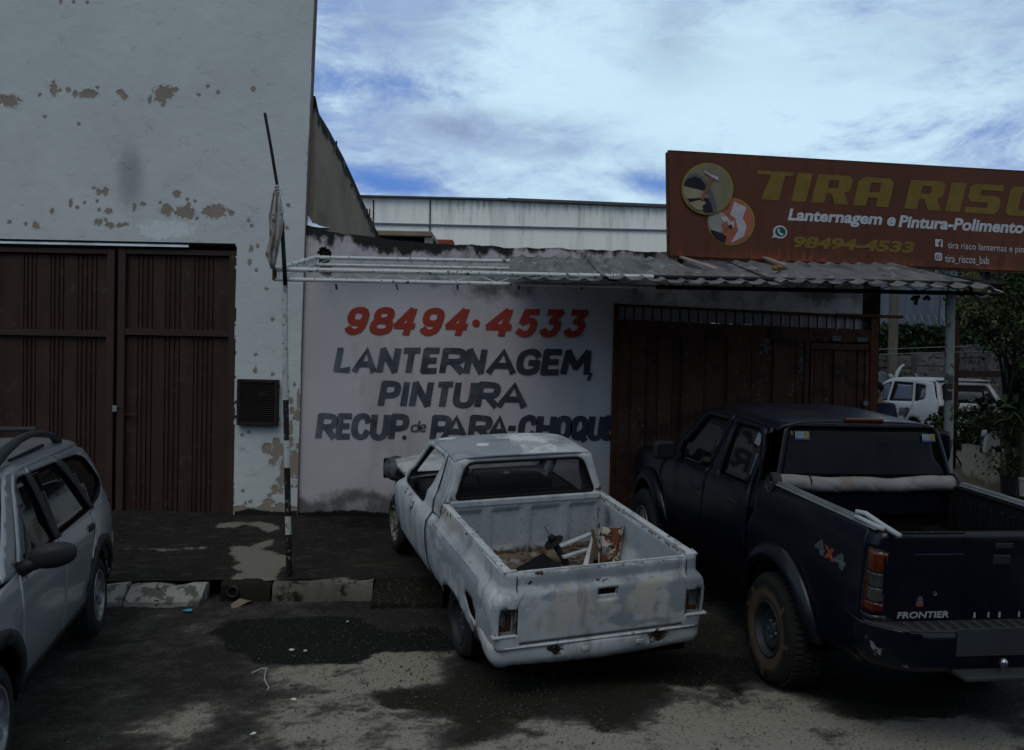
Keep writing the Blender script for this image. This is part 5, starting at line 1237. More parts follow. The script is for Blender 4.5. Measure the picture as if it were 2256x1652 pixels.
# rear corners, tailgate, bumper
PTH, PL, PLs = wrap_path([(-.60, .0), (-.955, .0), (-.955, -.16)], .05)      # outline of a corner, y relative
def corner(s, z, sg_):
    x, y = PTH(s); yb = yS(z) if z < .9 else .735
    inset = 0 if z < .895 else .012
    return (x+inset + (-.022*float(sst(.905, .885, z)) if x < -.8 else 0), sg_*(yb+y)+.012, z)
ys_l = .64
for sg_ in (1, -1):
    smax = PL
    co = [(0, .36), (.02, .36), (smax, .505), (smax, 1.022), (0, 1.022)]
    co = [(0, .44), (0, 1.022), (smax, 1.022), (smax, .775), (.375, .79), (.36, .60), (smax, .60), (smax, .50), (.12, .48)]
    at_c = dict(primer=g3((-.7, .8, .72, .2, .4, .1, .75)) if sg_ == 1 else (lambda x, y, z: .75), fresh=g3((-.9, .75, .82, .2, .2, .12, .75)), filler=Z0, rust=g3((-.70, .78, .42, .05, .3, .07, .9)), grime=lambda x, y, z: .4+.3*sst(.5, .36, z))
    panel('rear_corner', co, lambda a, b: corner(a, b, sg_), MATS['old_white'], S, step=.028, solid=.012, attrs=at_c)
    # lamp recess with rusty back
    y0, y1 = .645, .79
    mb = MB()
    for d, p in (((.012, y1-y0, .185), (-.90, (y0+y1)/2*sg_+.012, .69)), ((.07, .012, .185), (-.935, sg_*y0+.012, .69)), ((.07, y1-y0, .01), (-.935, (y0+y1)/2*sg_+.012, .60)), ((.07, y1-y0, .01), (-.935, (y0+y1)/2*sg_+.012, .78)), ((.05, .012, .185), (-.93, sg_*.782+.012, .69))): mb.box(p, d)
    mb.build('lamp_recess', M('lamp_pocket', (.13, .13, .13), rough=.9, spec=.05, layers=[dict(color=(.03, .026, .022), thr=.58, soft=.1, scale=26, detail=7), dict(color=(.13, .13, .14), thr=.62, soft=.05, scale=13)]) if 'lamp_pocket' not in MATS else MATS['lamp_pocket'], S)
    MB().box((-.915, sg_*.68+.012, .665), (.02, .03, .10)).box((-.915, sg_*.73+.012, .62), (.02, .06, .02)).build('lamp_bracket', MATS['rust_frame'], S)
    MB().box((-.965, sg_*.725+.012, .592), (.05, .17, .018)).build('lamp_ledge', MATS['old_white'], S, bevel=.006)
    MB().tube([(-.93, sg_*.64+.012, 1.026), (-.935, sg_*.72+.012, 1.026), (-.86, sg_*.728+.012, 1.026)], .014, 8).build('corner_cap', MATS['old_white'], S, smooth=True)
def tgate(y, z):
    x = -.945
    x -= .026*float(sst(.905, .885, z)); x -= .006*math.sin((z-.54)/.35*math.pi) if z < .89 else 0
    if z > 1.005: x += .012*(z-1.005)/.02
    return (x, y+.012, z)
tg_at = dict(primer=lambda x, y, z: max(g3((-.95, .0, .96, .3, .72, .05, .95), (-.95, -.28, .84, .3, .22, .05, .95), (-.95, -.30, .70, .3, .18, .06, .9), (-.95, .38, .84, .3, .14, .04, .85), (-.95, -.12, .62, .3, .4, .05, .62), (-.95, .11, .72, .3, .07, .04, .8), (-.95, -.55, .76, .3, .09, .14, .9), (-.95, -.1, .78, .3, .10, .06, .8), (-.95, -.3, .58, .3, .35, .04, .7))(x, y, z), 0),
             filler=g3((-.95, .25, .76, .3, .32, .13, .95), (-.95, -.27, .76, .3, .12, .12, 1.15), (-.95, -.38, .86, .3, .09, .04, 1.0), (-.95, -.10, .88, .3, .04, .03, .9), (-.95, .35, .64, .3, .2, .07, .75)),
             rust=lambda x, y, z: max(.62*sst(1.0, 1.02, z), g3((-.95, .05, .902, .3, .10, .012, 1.05), (-.95, .4, .897, .3, .22, .008, .85), (-.95, .48, 1.01, .3, .06, .02, .9), (-.95, -.2, 1.015, .3, .4, .012, .95), (-.95, .56, .945, .3, .012, .008, 1.1), (-.95, .50, .945, .3, .012, .008, 1.1), (-.95, .07, .955, .3, .012, .008, 1.1), (-.95, .02, .955, .3, .010, .008, 1.1), (-.95, .04, .99, .3, .02, .04, .8))(x, y, z)), fresh=Z0, grime=lambda x, y, z: .15)
hnd = rnd([(-.095, .785), (.055, .785), (.055, .862), (-.095, .862)], .018)
panel('tailgate', [(-.635, .535), (.635, .535), (.635, 1.022), (-.635, 1.022)], tgate, MATS['old_white'], S, step=.03, solid=.014, attrs=tg_at, holes=[hnd])
MB().box((-.925, .012, .90), (.012, 1.25, .24)).box((-.935, .012, 1.016), (.022, 1.27, .014)).build('tailgate_inner', MATS['old_white'], S)
for sg_ in (1, -1): MB().tube([(tgate(sg_*.637, z_)[0]-.004, sg_*.639+.012, z_) for z_ in np.linspace(.54, 1.02, 14)], .0045, 5).build('tailgate_seam', MATS['rubber'], S)
MB().box((-.944, -.008, .822), (.012, .16, .085)).build('handle_recess', MATS['rusty_hole'], S)
MB().box((-.966, -.008, .797), (.022, .145, .028)).tube([(-.963, -.075, .80), (-.965, -.078, .855)], .006, 6).build('tailgate_handle', MATS['old_white'], S, bevel=.006)
BP, BL, _ = wrap_path([(-.52, .765), (-.75, .795), (-.955, .80), (-1.00, .0), (-.955, -.80), (-.75, -.795), (-.52, -.765)], .13, 8)
def bump_(s, z):
    t = (z-.345)/.165; d = .0 + .050*(1-t)**2*float(sst(.5, 0, t)) + .012*float(sst(.86, 1, t))
    for yy, zz, rr_ in ((.36, .47, .05), (-.42, .46, .06), (-.5, .44, .07)): 
        q = PTH and BP(s); d += .022*math.exp(-((q[1]-yy)/rr_)**2-((z-zz)/.03)**2)
    x, y = BP(s, -d*-1); lift = .05*float(sst(.0, .35, min(s, BL-s)-.0)) 
    return (x, y+.012, z + (.03*(1-float(sst(0, .3, min(s, BL-s))))))
bump_at = dict(primer=Z0, filler=Z0, fresh=Z0, rust=g3((-1, .36, .465, .2, .06, .035, 1.1), (-1, -.42, .46, .2, .07, .05, 1.1), (-1, -.22, .50, .2, .03, .02, .8), (-.6, .78, .42, .2, .2, .05, .8)), grime=lambda x, y, z: .38+.45*sst(.42, .345, z))
panel('rear_bumper', [(0, .40), (.08, .36), (.3, .345), (BL-.3, .345), (BL-.08, .36), (BL, .40), (BL, .51), (0, .51)], bump_, MATS['old_white'], S, step=.03, solid=.012, attrs=bump_at)
panel('bumper_top', [(-.985, -.72), (-.985, .72), (-.90, .76), (-.90, -.76)], lambda a, b: (a-.012*(1-(b/.76)**2), b+.012, .508), MATS['old_white'], S, step=.05, solid=.01, attrs=bump_at)
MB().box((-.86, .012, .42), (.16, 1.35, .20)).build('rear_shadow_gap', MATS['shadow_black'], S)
for yy in (.15, -.26): MB().box((-1.005, yy, .452), (.012, .06, .032)).build('plate_lamp_mount', MATS['old_white'], S, bevel=.006)
for yy in (.37, -.41): MB().lathe([(.0, .004), (.028, .0)], 12, 'X', (-1.004, yy, .462)).build('bumper_bolt_hole', MATS['rusty_hole'], S)
# underbody, bonnet, bare engine bay side, lamp
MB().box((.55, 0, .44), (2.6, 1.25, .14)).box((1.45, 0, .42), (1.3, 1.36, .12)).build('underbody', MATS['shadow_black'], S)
panel('bonnet', [(1.90, -.70), (2.72, -.66), (2.80, -.3), (2.82, 0), (2.80, .3), (2.70, .64), (2.40, .69), (1.90, .70)], lambda a, b: (a, b+.012, .905-.045*((a-1.9)/.9)**2-.03*(abs(b)/.7)**3), MATS['old_white'], S, step=.05, solid=.025, attrs=dict(primer=Z0, filler=Z0, fresh=g3((2.3, .5, .9, .5, .3, .2, .6)), rust=lambda x, y, z: .5*sst(.62, .7, abs(y)), grime=Z0))
MB().box((2.35, .50, .60), (.9, .04, .38)).box((2.35, -.66, .56), (.9, .04, .52)).build('inner_wing', M('inner_dirty', (.03, .03, .032), rough=.8, layers=[dict(color=(.05, .03, .02), thr=.55, soft=.1, scale=9)]), S)
MB().box((2.45, .012, .58), (.62, .8, .3)).box((1.86, .012, .62), (.05, 1.3, .5)).build('engine_block', MATS['dark_iron'], S, bevel=.02)
MB().box((2.86, .012, .52), (.10, 1.2, .30)).build('front_crossmember', MATS['old_white'], S, bevel=.02)
lp_ = MB().lathe([(.03, -.24), (.075, -.21), (.105, -.14), (.125, -.05), (.13, 0)], 24, 'X', (2.93, .60, .70))
lp_.build('headlamp_shell', M('lamp_shell', (.06, .065, .07), rough=.6, layers=[dict(color=(.02, .02, .02), thr=.55, soft=.1, scale=12)]), S, smooth=True, solid=.006)
MB().box((2.945, .650, .70), (.03, .15, .22)).build('headlamp_frame', MATS['dark_iron'], S, bevel=.02)
MB().tube([(2.75, .60, .56), (2.80, .62, .44), (2.78, .58, .36)], .02, 6).build('loose_cable', MATS['rust_frame'], S)
# windscreen frame, dashboard, seats, wheel
wf = [(yS(.90)-.03, .90), (.63, 1.1), (.58, 1.30)]
def wscr(y, z): return (1.93-.47*(z-.90)/.43, y+.012, z)
wout = [(-.70, .89), (.70, .89), (.66, 1.08), (.60, 1.33), (.3, 1.375), (-.3, 1.375), (-.60, 1.33), (-.66, 1.08)]
whole = rnd([(-.64, .93), (.64, .93), (.545, 1.30), (-.545, 1.30)], .06)
panel('windscreen_frame', wout, wscr, MATS['old_white'], S, holes=[whole], step=.06, solid=.02, attrs={k: Z0 for k in SA})
rimtube('windscreen_rubber', whole, wscr, .011, MATS['rubber'], S)
MB().box((1.66, .012, .80), (.34, 1.25, .20)).build('dashboard', MATS['dark_plastic'], S, bevel=.04)
for yy in (.33, -.31):
    MB().box((.86, yy, .78), (.14, .46, .5), Matrix.Rotation(-.2, 3, 'Y')).box((1.1, yy, .58), (.45, .46, .14)).build('seat', M('seat_cloth', (.012, .012, .014), rough=.95, spec=.03) if 'seat_cloth' not in MATS else MATS['seat_cloth'], S, bevel=.04)
stw = MB(); stw.tube([(1.42+.05*math.cos(a), .33+.185*math.sin(a), .90+.175*math.cos(a)) for a in np.linspace(0, 2*math.pi, 25)[:-1]], .012, 6, closed=True)
stw.bar((1.42, .33, .90), (1.6, .33, .82), .03).bar((1.42, .15, .9), (1.42, .51, .9), .03, .02).build('steering_wheel', MATS['dark_plastic'], S)
wheel(S, (.05, .745, .26), .29, .17, .185, 1, 'steel', 'tyre', 'steel_dark', .4, flat=.015)
wheel(S, (.07, -.715, .255), .275, .17, .185, -1, 'steel', 'tyre', 'steel_dark', .2)
wheel(S, (2.43, .715, .262), .285, .17, .185, 1, 'six', 'tyre', 'alloy_rusty', .9, flat=.02)
wheel(S, (2.43, -.715, .265), .275, .17, .185, -1, 'six', 'tyre', 'alloy_rusty', .1)
# --- scrap lying in the bed: separate things placed through the truck's pose
def inS(x, y, z): return MS @ Vector((x, y, z))
MSR = MS.to_3x3()
def put(mb, name, mat, **k):
    mb.v = [tuple(inS(*p)) for p in mb.v]; return mb.build(name, mat, None, **k)
def part_of(o, root): o.parent = root; o.matrix_parent_inverse = root.matrix_world.inverted(); return o
sa = thing('shock_absorber', 'dirty black spring strut leaning in the white pickup bed with its rod pointing up', 'shock absorber', tuple(inS(.2, -.15, .7))); bpy.context.view_layer.update()
d0, d1 = Vector((.23, -.015, .905)), Vector((.20, -.20, .60)); ax = (d1-d0).normalized()
part_of(put(MB().tube([d0, d0+ax*.13], .006, 8), 'rod', MATS['alloy']), sa)
part_of(put(MB().tube([d0+ax*.10, d0+ax*.12, d0+ax*.17], [.022, .032, .03], 12), 'top_mount', MATS['dark_iron']), sa)
part_of(put(MB().tube([d0+ax*.150, d0+ax*.158, d0+ax*.166, d0+ax*.172], [.03, .082, .086, .04], 20), 'spring_seat', MATS['dark_iron']), sa)
part_of(put(MB().tube([d0+ax*.16, d0+ax*.38], [.028, .028], 14), 'body', MATS['steel_dark']), sa)
pa = MB().prism([(.085, .27), (.34, -.06), (.02, -.10), (-.6, .1), (-.55, .35)], lambda a, b, h_: (a, b, .60+h_+.05*(a+.6)*.3), .018)
tag(put(pa, 'rubber_mat', M('mat_black', (.009, .009, .010), rough=.9, spec=.08), bevel=.003), 'flat black board with a pointed corner lying on the rusty bed floor', 'board')
for k, (p0, p1, w1, lab) in enumerate((((.36, -.20, .66), (.42, -.56, .74), .05, 'upper of two long white metal strips lying across the white pickup bed'),
                                        ((.16, -.16, .65), (.22, -.46, .68), .04, 'lower white metal strip lying across the pickup bed beside the strut'),
                                        ((-.12, -.22, .62), (.30, -.50, .74), .045, 'short white metal strip standing at a slant against the rusty bracket'))):
    tag(put(MB().bar(p0, p1, w1, .022), 'metal_strip', MATS['old_white'], bevel=.004), lab, 'metal strip', 'white metal strips in the pickup bed')
tag(put(MB().bar((-.1, -.28, .62), (.12, -.42, .78), .035, .012).bar((.12, -.42, .78), (.22, -.44, .84), .03, .012), 'wooden_stick', M('stick_brown', (.05, .035, .022), rough=.9)), 'bent brown flat stick leaning between the white strips in the pickup bed', 'stick')
# rusty U bracket
pr = [(-.10, .0), (-.085, .05), (.085, .05), (.10, .0)]
P_ = []; b0, b1 = Vector((-.18, -.40, .60)), Vector((.12, -.56, .88)); dr = (b1-b0).normalized(); sd_ = Vector((0, 0, 1)).cross(dr).normalized(); up_ = dr.cross(sd_)
mb = MB(); v = []
for i in range(13):
    t = i/12; w_ = 1+.35*t**2
    for (a, h_) in ((-.075, .055), (-.055, .005), (0, -.006), (.055, .005), (.075, .055)): v.append(b0.lerp(b1, t)+sd_*a*w_+up_*(-h_*-1)*1.1)
f = [(i*5+j, i*5+j+1, (i+1)*5+j+1, (i+1)*5+j) for i in range(12) for j in range(4) if not (i in (5, 6) and j == 2)]
mb.add(v, f)
o = put(mb, 'rusty_bracket', M('rusty_white', (.25, .23, .20), rough=.8, spec=.1, layers=[dict(color=(.075, .03, .012), thr=.47, soft=.08, scale=9, detail=8), dict(color=(.02, .012, .01), thr=.62, soft=.05, scale=12)]), solid=.006)
tag(o, 'wide rusty and white channel bracket leaning upright in the pickup bed', 'bracket')

# ================================================================= NAVY PICKUP
M('navy_paint', (.0022, .0030, .0078), rough=.30, spec=.28, coat=.12, vary=(2, .25), layers=[
    dict(color=(.0028, .0030, .0040), thr=.48, soft=.3, scale=2.4, detail=6, amt=.6, rough=.55),
    dict(color=(.12, .12, .13), attr='chip', thr=.5, soft=.05, scale=20, namp=.7, detail=5),
    dict(color=(.03, .018, .010), attr='rust', thr=.5, soft=.1, scale=24, namp=.8, detail=7)], bump=(7, .03, .01))
M('liner_black', (.0045, .0048, .0055), rough=.7, spec=.12)
M('aluminium', (.17, .18, .19), rough=.45, metal=.4, spec=.4, vary=(5, .2))
M('lamp_red', (.05, .007, .004), rough=.2, spec=.45, vary=(9, .3))
M('lamp_orange', (.075, .015, .004), rough=.15, spec=.5, vary=(14, .6), layers=[dict(color=(.05, .008, .003), thr=.5, soft=.2, scale=11, stretch=(1, 1, .4))])
M('lamp_clear', (.028, .030, .029), rough=.2, spec=.45, vary=(12, .4))
M('tarp', (.155, .15, .15), rough=.8, spec=.12, vary=(5, .12), layers=[dict(color=(.13, .10, .07), thr=.55, soft=.15, scale=5, amt=.6)])
M('badge', (.20, .215, .23), rough=.4, spec=.4)
M('decal_grey', (.055, .06, .062), rough=.6); M('decal_orange', (.17, .035, .018), rough=.6)
M('plate_grey', (.024, .028, .031), rough=.6, spec=.15)
M('sticker_pale', (.13, .15, .18), rough=.6, vary=(30, .3)); M('sticker_yellow', (.13, .11, .025), rough=.6, vary=(30, .3)); M('sticker_blue', (.03, .05, .16), rough=.6)
MN = pose((2.75, 6.877, .005, -.17, .063, .007))
Nv = thing('navy_pickup', 'dark navy double-cab pickup with rolled grey bed cover and muddy rear tyre', 'pickup truck', mw=MN)
yN = lut([(.40, .70), (.47, .745), (.60, .785), (.85, .805), (1.0, .805), (1.16, .795), (1.21, .783), (1.30, .765), (1.5, .72), (1.78, .652)], 3)
def sideN(x, z, sg=1, off=0.):
    y = yN(z)
    if x < .5 and z > 1.16: y = .795 - .02*float(sst(1.30, 1.39, z))
    if x > 2.2: y -= .075*((x-2.2)/1.5)**2.5
    if x < -.9: y -= .012*((-.9-x)/.3)**2
    for cx_, sx in ((-.03, 1), (2.97, 1)):
        d = math.hypot(x-cx_, z-.39)
        y += .012*math.exp(-((d-.50)/.12)**2)
    y -= .006*math.exp(-((z-1.12)/.012)**2)*(1 if .1 < x < 3 else .6)
    return (x, sg*(y+off), z)
chipN = g3((-1.25, .39, 1.02, .2, .022, .014, .8), (-1.25, .16, 1.0, .2, .018, .016, .8), (-1.25, .13, .98, .2, .016, .012, .8), (-1.2, .4, 1.392, .2, .3, .012, .55), (-1.25, .05, .965, .2, .012, .006, .8), (-1.25, .59, 1.17, .2, .01, .008, .8), (2.7, .78, .95, .25, .2, .05, .5))
rustN = g3((-1.25, .70, .85, .2, .08, .03, .8), (-1.2, .3, 1.39, .2, .12, .012, .8))
NA = dict(chip=chipN, rust=rustN)
P = lambda nm, o, f_, m='navy_paint', **k: panel(nm, o, f_, MATS[m], Nv, **dict(dict(step=.06, solid=.012, attrs=NA if m == 'navy_paint' else None), **k))
for sg_ in (1, -1):
    ra = arch_pts(-.03, .39, .475, .475, 14, 164); fa = arch_pts(2.97, .39, .475, .475, 14, 166)
    bed = [(.455, .48)] + [(.47, .60), (.50, 1.0), (.44, 1.20), (.395, 1.375), (-1.12, 1.395), (-1.12, .56), (-.60, .52)] + [p for p in ra[::-1]]
    bed = [(-1.10, 1.395), (-1.10, .56), (-.52, .50)] + ra[::-1] + [(.50, .50), (.56, .80), (.56, .98), (.50, 1.12), (.42, 1.39)]
    P('bed_side', bed, lambda a, b: sideN(a, b, sg_))
    rd = [(.585, .80), (.585, .98), (.53, 1.14), (.47, 1.30), (.43, 1.42), (.40, 1.76), (.47, 1.80), (1.24, 1.79), (1.30, 1.76), (1.495, 1.26), (1.495, .46), (.60, .46)]
    rd = [(.60, .48), (.585, .98), (.58, 1.14), (.60, 1.30), (.56, 1.50), (.51, 1.775), (1.235, 1.775), (1.30, 1.60), (1.49, 1.24), (1.495, .47)]
    rw = rnd([(.66, 1.285), (1.25, 1.275), (1.165, 1.735), (.575, 1.745)], .035)
    P('rear_door', rd, lambda a, b: sideN(a, b, sg_, .004), holes=[rw], solid=.02)
    cabq = [(.43, 1.40), (.51, 1.12), (.565, 1.12), (.585, 1.30), (.545, 1.50), (.498, 1.785), (.39, 1.785), (.37, 1.60)]
    P('cab_pillar', cabq, lambda a, b: sideN(a, b, sg_))
    fd = [(1.505, .47), (1.505, 1.24), (1.315, 1.60), (1.25, 1.775), (1.84, 1.765), (2.30, 1.40), (2.44, 1.22), (2.60, 1.15), (2.64, 1.0), (2.56, .80), (2.49, .60), (2.47, .47)]
    fw = rnd([(1.47, 1.275), (2.26, 1.225), (2.20, 1.36), (1.79, 1.725), (1.335, 1.735)], [.04, .02, .03, .05, .05])
    P('front_door', fd, lambda a, b: sideN(a, b, sg_, .004), holes=[fw], solid=.02)
    fen = [(2.575, .80), (2.655, 1.0), (2.615, 1.16), (2.44, 1.235), (2.8, 1.235), (3.3, 1.19), (3.62, 1.09), (3.74, .95), (3.75, .60), (3.46, .52)] + fa + [(2.485, .52), (2.505, .60)]
    P('front_wing', fen, lambda a, b: sideN(a, b, sg_))
    for nm, w_ in (('rear_door_glass', rw), ('front_door_glass', fw)):
        P(nm, w_, lambda a, b: sideN(a, b, sg_, -.008), 'tinted_glass', step=.12, solid=.004)
        rimtube('window_rubber', w_, lambda a, b: sideN(a, b, sg_, .003), .008, MATS['rubber'], Nv)
    # bolted-on looking flares with a crisp outer edge
    for cx_, pts in ((-.03, ra), (2.97, fa)):
        def flare(a, b, cx_=cx_):      # a: angle in degrees/100, b: 0 inner .. 1 outer
            an = a; r_ = .478+.125*b; x_, z_ = cx_+r_*math.cos(an), .39+r_*math.sin(an)*1.02
            lift = .070*(1-b)**.6 + .020*(1 if b < .97 else .2) - .012*(1-b)**6*3
            return sideN(x_, z_, sg_, lift*(.55+.45*float(sst(.35, .7, z_)) if z_ < .7 else 1))
        panel('wheel_flare', [(R_(8), 0), (R_(172), 0), (R_(172), 1), (R_(8), 1)], lambda a, b: flare(a, b), MATS['navy_paint'], Nv, step=.11, solid=.012, attrs=dict(chip=Z0, rust=Z0))
    for pts in (ra, fa): MB().tube([sideN(a, b, sg_, .004) for a, b in pts], .012, 6).build('arch_lip', MATS['dark_plastic'], Nv, smooth=True)
    for cx_ in (-.03, 2.97): 
        for q in range(14): pass
    for hx_, hz_ in ((.85, 1.115), (1.68, 1.075)):
        p = sideN(hx_, hz_, sg_, .014); MB().box(p, (.17, .022, .035)).build('door_handle', MATS['dark_plastic'], Nv, bevel=.008)
    liner(Nv, -.03, .39, .46, sg_*.40, sg_*.80); liner(Nv, 2.97, .39, .46, sg_*.40, sg_*.78)
    MB().box((1.5, sg_*.70, .44), (1.9, .12, .10)).build('sill', MATS['shadow_black'], Nv, bevel=.02)
    # mirror
    mr = MB().box((2.15, sg_*.965, 1.33), (.12, .20, .17)); mo = mr.build('mirror', MATS['dark_plastic'], Nv, bevel=.035)
    MB().box((2.087, sg_*.965, 1.33), (.004, .165, .135)).build('mirror_glass', M('mirror_face', (.012, .015, .016), rough=.2, spec=.3) if 'mirror_face' not in MATS else MATS['mirror_face'], mo, bevel=.02)
    MB().bar((2.2, sg_*.78, 1.27), (2.18, sg_*.90, 1.30), .05, .05).build('mirror_arm', MATS['dark_plastic'], mo)
    # bed rails and soft cover channel
    MB().box((-.46, sg_*.752, 1.402), (1.42, .070, .012)).box((-.46, sg_*.735, 1.416), (1.42, .012, .020)).box((-.46, sg_*.766, 1.416), (1.42, .010, .018)).build('cover_rail', MATS['aluminium'], Nv, bevel=.003)
    # liner walls with ribs
    MB().box((-.40, sg_*.700, 1.12), (1.55, .02, .52)).box((-.40, sg_*.72, 1.375), (1.55, .06, .03)).build('bed_liner_wall', MATS['liner_black'], Nv)
    for k in range(13): MB().box((-1.08+k*.115, sg_*.684, 1.17), (.035, .022, .30)).build('liner_rib', MATS['liner_black'], Nv, bevel=.008)
    MB().box((-.05, sg_*.58, .95), (.85, .22, .22)).build('wheel_well', MATS['liner_black'], Nv, bevel=.05)
P('bed_floor', [(-1.17, -.70), (.30, -.70), (.30, .70), (-1.17, .70)], lambda a, b: (a, b, .84+.006*(1 if (b*9) % 1 < .5 else -1)), 'liner_black', step=.05)
MB().box((.30, 0, 1.13), (.03, 1.42, .60)).build('bed_front_wall', MATS['liner_black'], Nv)
# roof with shallow ribs
rfN = superroof(lambda x: .652-.035*max(0, (x-1.3)/.6)**2, lambda x: 1.775-.010*max(0, (.6-x)/.25)**2-.055*max(0, (x-1.35)/.5)**2, .088, 2.9)
def roofN(a, s):
    y, z = rfN(a, s)
    for yy in (-.42, -.21, 0, .21, .42):
        z -= .012*math.exp(-((y-yy)/.012)**2)*float(sst(.50, .56, a))*float(sst(1.75, 1.65, a))
    return (a, y, z)
P('roof', [(.40, -1), (.37, -.6), (.355, 0), (.37, .6), (.40, 1), (1.85, 1), (1.93, .6), (1.96, 0), (1.93, -.6), (1.85, -1)], roofN, step=.025, solid=.015)
MB().box((.37, -.012, 1.868), (.06, .32, .035)).build('high_brake_lamp', MATS['lamp_red'], Nv, bevel=.012)
def backN(y, z): return (.245+.115*max(0, (z-1.38))/.42*1.0-.02*(1-(y/.7)**2), y, z)
top_ = [(rfN(.40, s_)[0], rfN(.40, s_)[1]-.004) for s_ in (.92, .8, .6, .35, 0, -.35, -.6, -.8, -.92)]
bo = [(-.775, 1.15), (.775, 1.15), (.765, 1.32), (.735, 1.44), (.69, 1.62), (.652, 1.775)] + top_ + [(-.652, 1.775), (-.69, 1.62), (-.735, 1.44), (-.765, 1.32)]
gw = rnd([(-.715, 1.41), (.715, 1.41), (.612, 1.822), (-.612, 1.822)], .05)
P('cab_back', bo, backN, holes=[gw], step=.05, solid=.015)
P('rear_glass', gw, lambda a, b: (backN(a, b)[0]+.006, a, b), 'dark_rear_glass', step=.12, solid=.004)
rimtube('window_rubber', gw, lambda a, b: (backN(a, b)[0]-.004, a, b), .010, MATS['rubber'], Nv)
def stick(x0, y0, z0, w_, h_, fn):
    q = lambda a, b, o: tuple(Vector(fn(a, b))+Vector(o))
    return q
for (ya, yb, za, zb_) in ((.456, .568, 1.716, 1.779), (-.605, -.493, 1.712, 1.772)):
    for (a0, a1, b0, b1, m_, d) in ((ya, yb, za, zb_, 'sticker_pale', .004), (ya, ya+(yb-ya)*.36, za+.01, zb_-.004, 'sticker_yellow', .007), (ya, yb, za+.004, za+.014, 'sticker_blue', .0085)):
        pl = [(a0, b0), (a1, b0), (a1, b1), (a0, b1)]; mesh('sticker', [(backN(a, b)[0]-.006-d, a, b) for a, b in pl], [(0, 1, 2, 3)], MATS[m_], Nv)
pl = [(.66, 1.61), (.76, 1.62), (.74, 1.71), (.64, 1.70)]
mesh('sticker', [sideN(a, b, 1, .006) for a, b in pl], [(0, 1, 2, 3)], MATS['sticker_pale'], Nv)
# rear corners, tailgate
NP, NL, _ = wrap_path([(-1.02, .0), (-1.205, -.02), (-1.212, -.10)], .05)
def cornN(s, z, sg_):
    x, y = NP(s); base = sideN(-1.02, z, 1)[1]
    return (x, sg_*(base+y), z)
for sg_ in (1, -1):
    lampz = (.895, 1.285); s0 = .075
    co = [(0, .56), (NL, .84), (NL, 1.395), (0, 1.395)]
    co = [(-.06, .56), (.1, .60), (NL, .78), (NL, .885), (s0, .885), (s0-.01, 1.10), (s0+.02, 1.295), (NL, 1.295), (NL, 1.39), (0, 1.395), (-.06, 1.395)]
    P('rear_corner', co, lambda a, b: cornN(max(a, -.0), b, sg_) if a >= 0 else (-1.02-a*-1*-1, sg_*sideN(-1.02, b, 1)[1], b), step=.035)
    lo = rnd([(s0, .893), (NL-.004, .893), (NL-.004, 1.288), (s0+.03, 1.288), (s0, 1.12)], .02)
    base_l = P('tail_lamp', lo, lambda a, b: (lambda q: (q[0]+.008, q[1], q[2]))(cornN(a, b, sg_)), 'dark_plastic', step=.03)
    for (z0, z1, m_, ins) in ((1.145, 1.272, 'lamp_orange', 0), (1.055, 1.14, 'lamp_clear', .045), (.965, 1.05, 'lamp_clear', .045), (.905, .96, 'lamp_red', 0), (.96, 1.143, 'lamp_red', -1)):
        a0, a1 = (s0+.018+ins*.6, NL-.022) if ins >= 0 else (s0+.014, s0+.040)
        fm = lambda a, b: (lambda q: (q[0]-.006, q[1]+sg_*.002, q[2]))(cornN(a, b, sg_))
        panel('lens', [(a0, z0), (a1, z0), (a1, z1), (a0+.004, z1)], fm, MATS[m_], base_l, step=.03, solid=.008)
def tgN(y, z):
    x = -1.205 - .010*math.sin((z-.83)/.56*math.pi)
    x += -.008*float(sst(.21, .195, abs(y+0.0)))*float(sst(.88, .93, z)) + .012*float(sst(1.365, 1.39, z))
    x += .003*math.exp(-((z-1.26)/.006)**2)*(1 if .21 < abs(y) < .55 else 0)
    return (x, y, z)
P('tailgate', [(-.738, .845), (.738, .845), (.738, 1.39), (-.738, 1.39)], tgN, step=.022, solid=.012)
MB().box((-1.175, 0, 1.12), (.02, 1.44, .50)).box((-1.19, 0, 1.385), (.03, 1.46, .012)).build('tailgate_inner', MATS['liner_black'], Nv)
MB().box((-1.224, -.04, 1.225), (.014, .12, .06)).box((-1.224, -.05, 1.31), (.012, .12, .035)).build('tailgate_handle', MATS['dark_plastic'], Nv, bevel=.008)
def nb_text(body, ya, yb, za, zb_, x, mat, **k):
    v, f = ribbon_text(body, 0, 1, 0, 1, **k); return mesh('lettering', [(x, ya+(yb-ya)*a, za+(zb_-za)*b) for a, b in v], f, MATS[mat], Nv, solid=.003)
nb_text('FRONTIER', .627, .283, .866, .906, -1.2165, 'badge', shear=.12, bold=.02)
for (yy, w_) in ((.115, .012), (.02, .01), (-.055, .014), (-.19, .012)):
    MB().box((-1.2255, yy, .88), (.003, w_, .034)).build('paint_scar', MATS['badge'], Nv)
MB().box((-1.218, .485, .955), (.003, .045, .035)).lathe([(0, 0), (.018, 0)], 12, 'X', (-1.2195, .485, .985)).build('small_sticker', MATS['decal_grey'], Nv)
MB().box((-1.2195, .485, .948), (.002, .045, .014)).build('small_sticker', MATS['decal_orange'], Nv)
MB().box((-1.217, .375, 1.26), (.004, .33, .006)).build('trim_scratch', M('scratch', (.02, .03, .07), rough=.5), Nv)
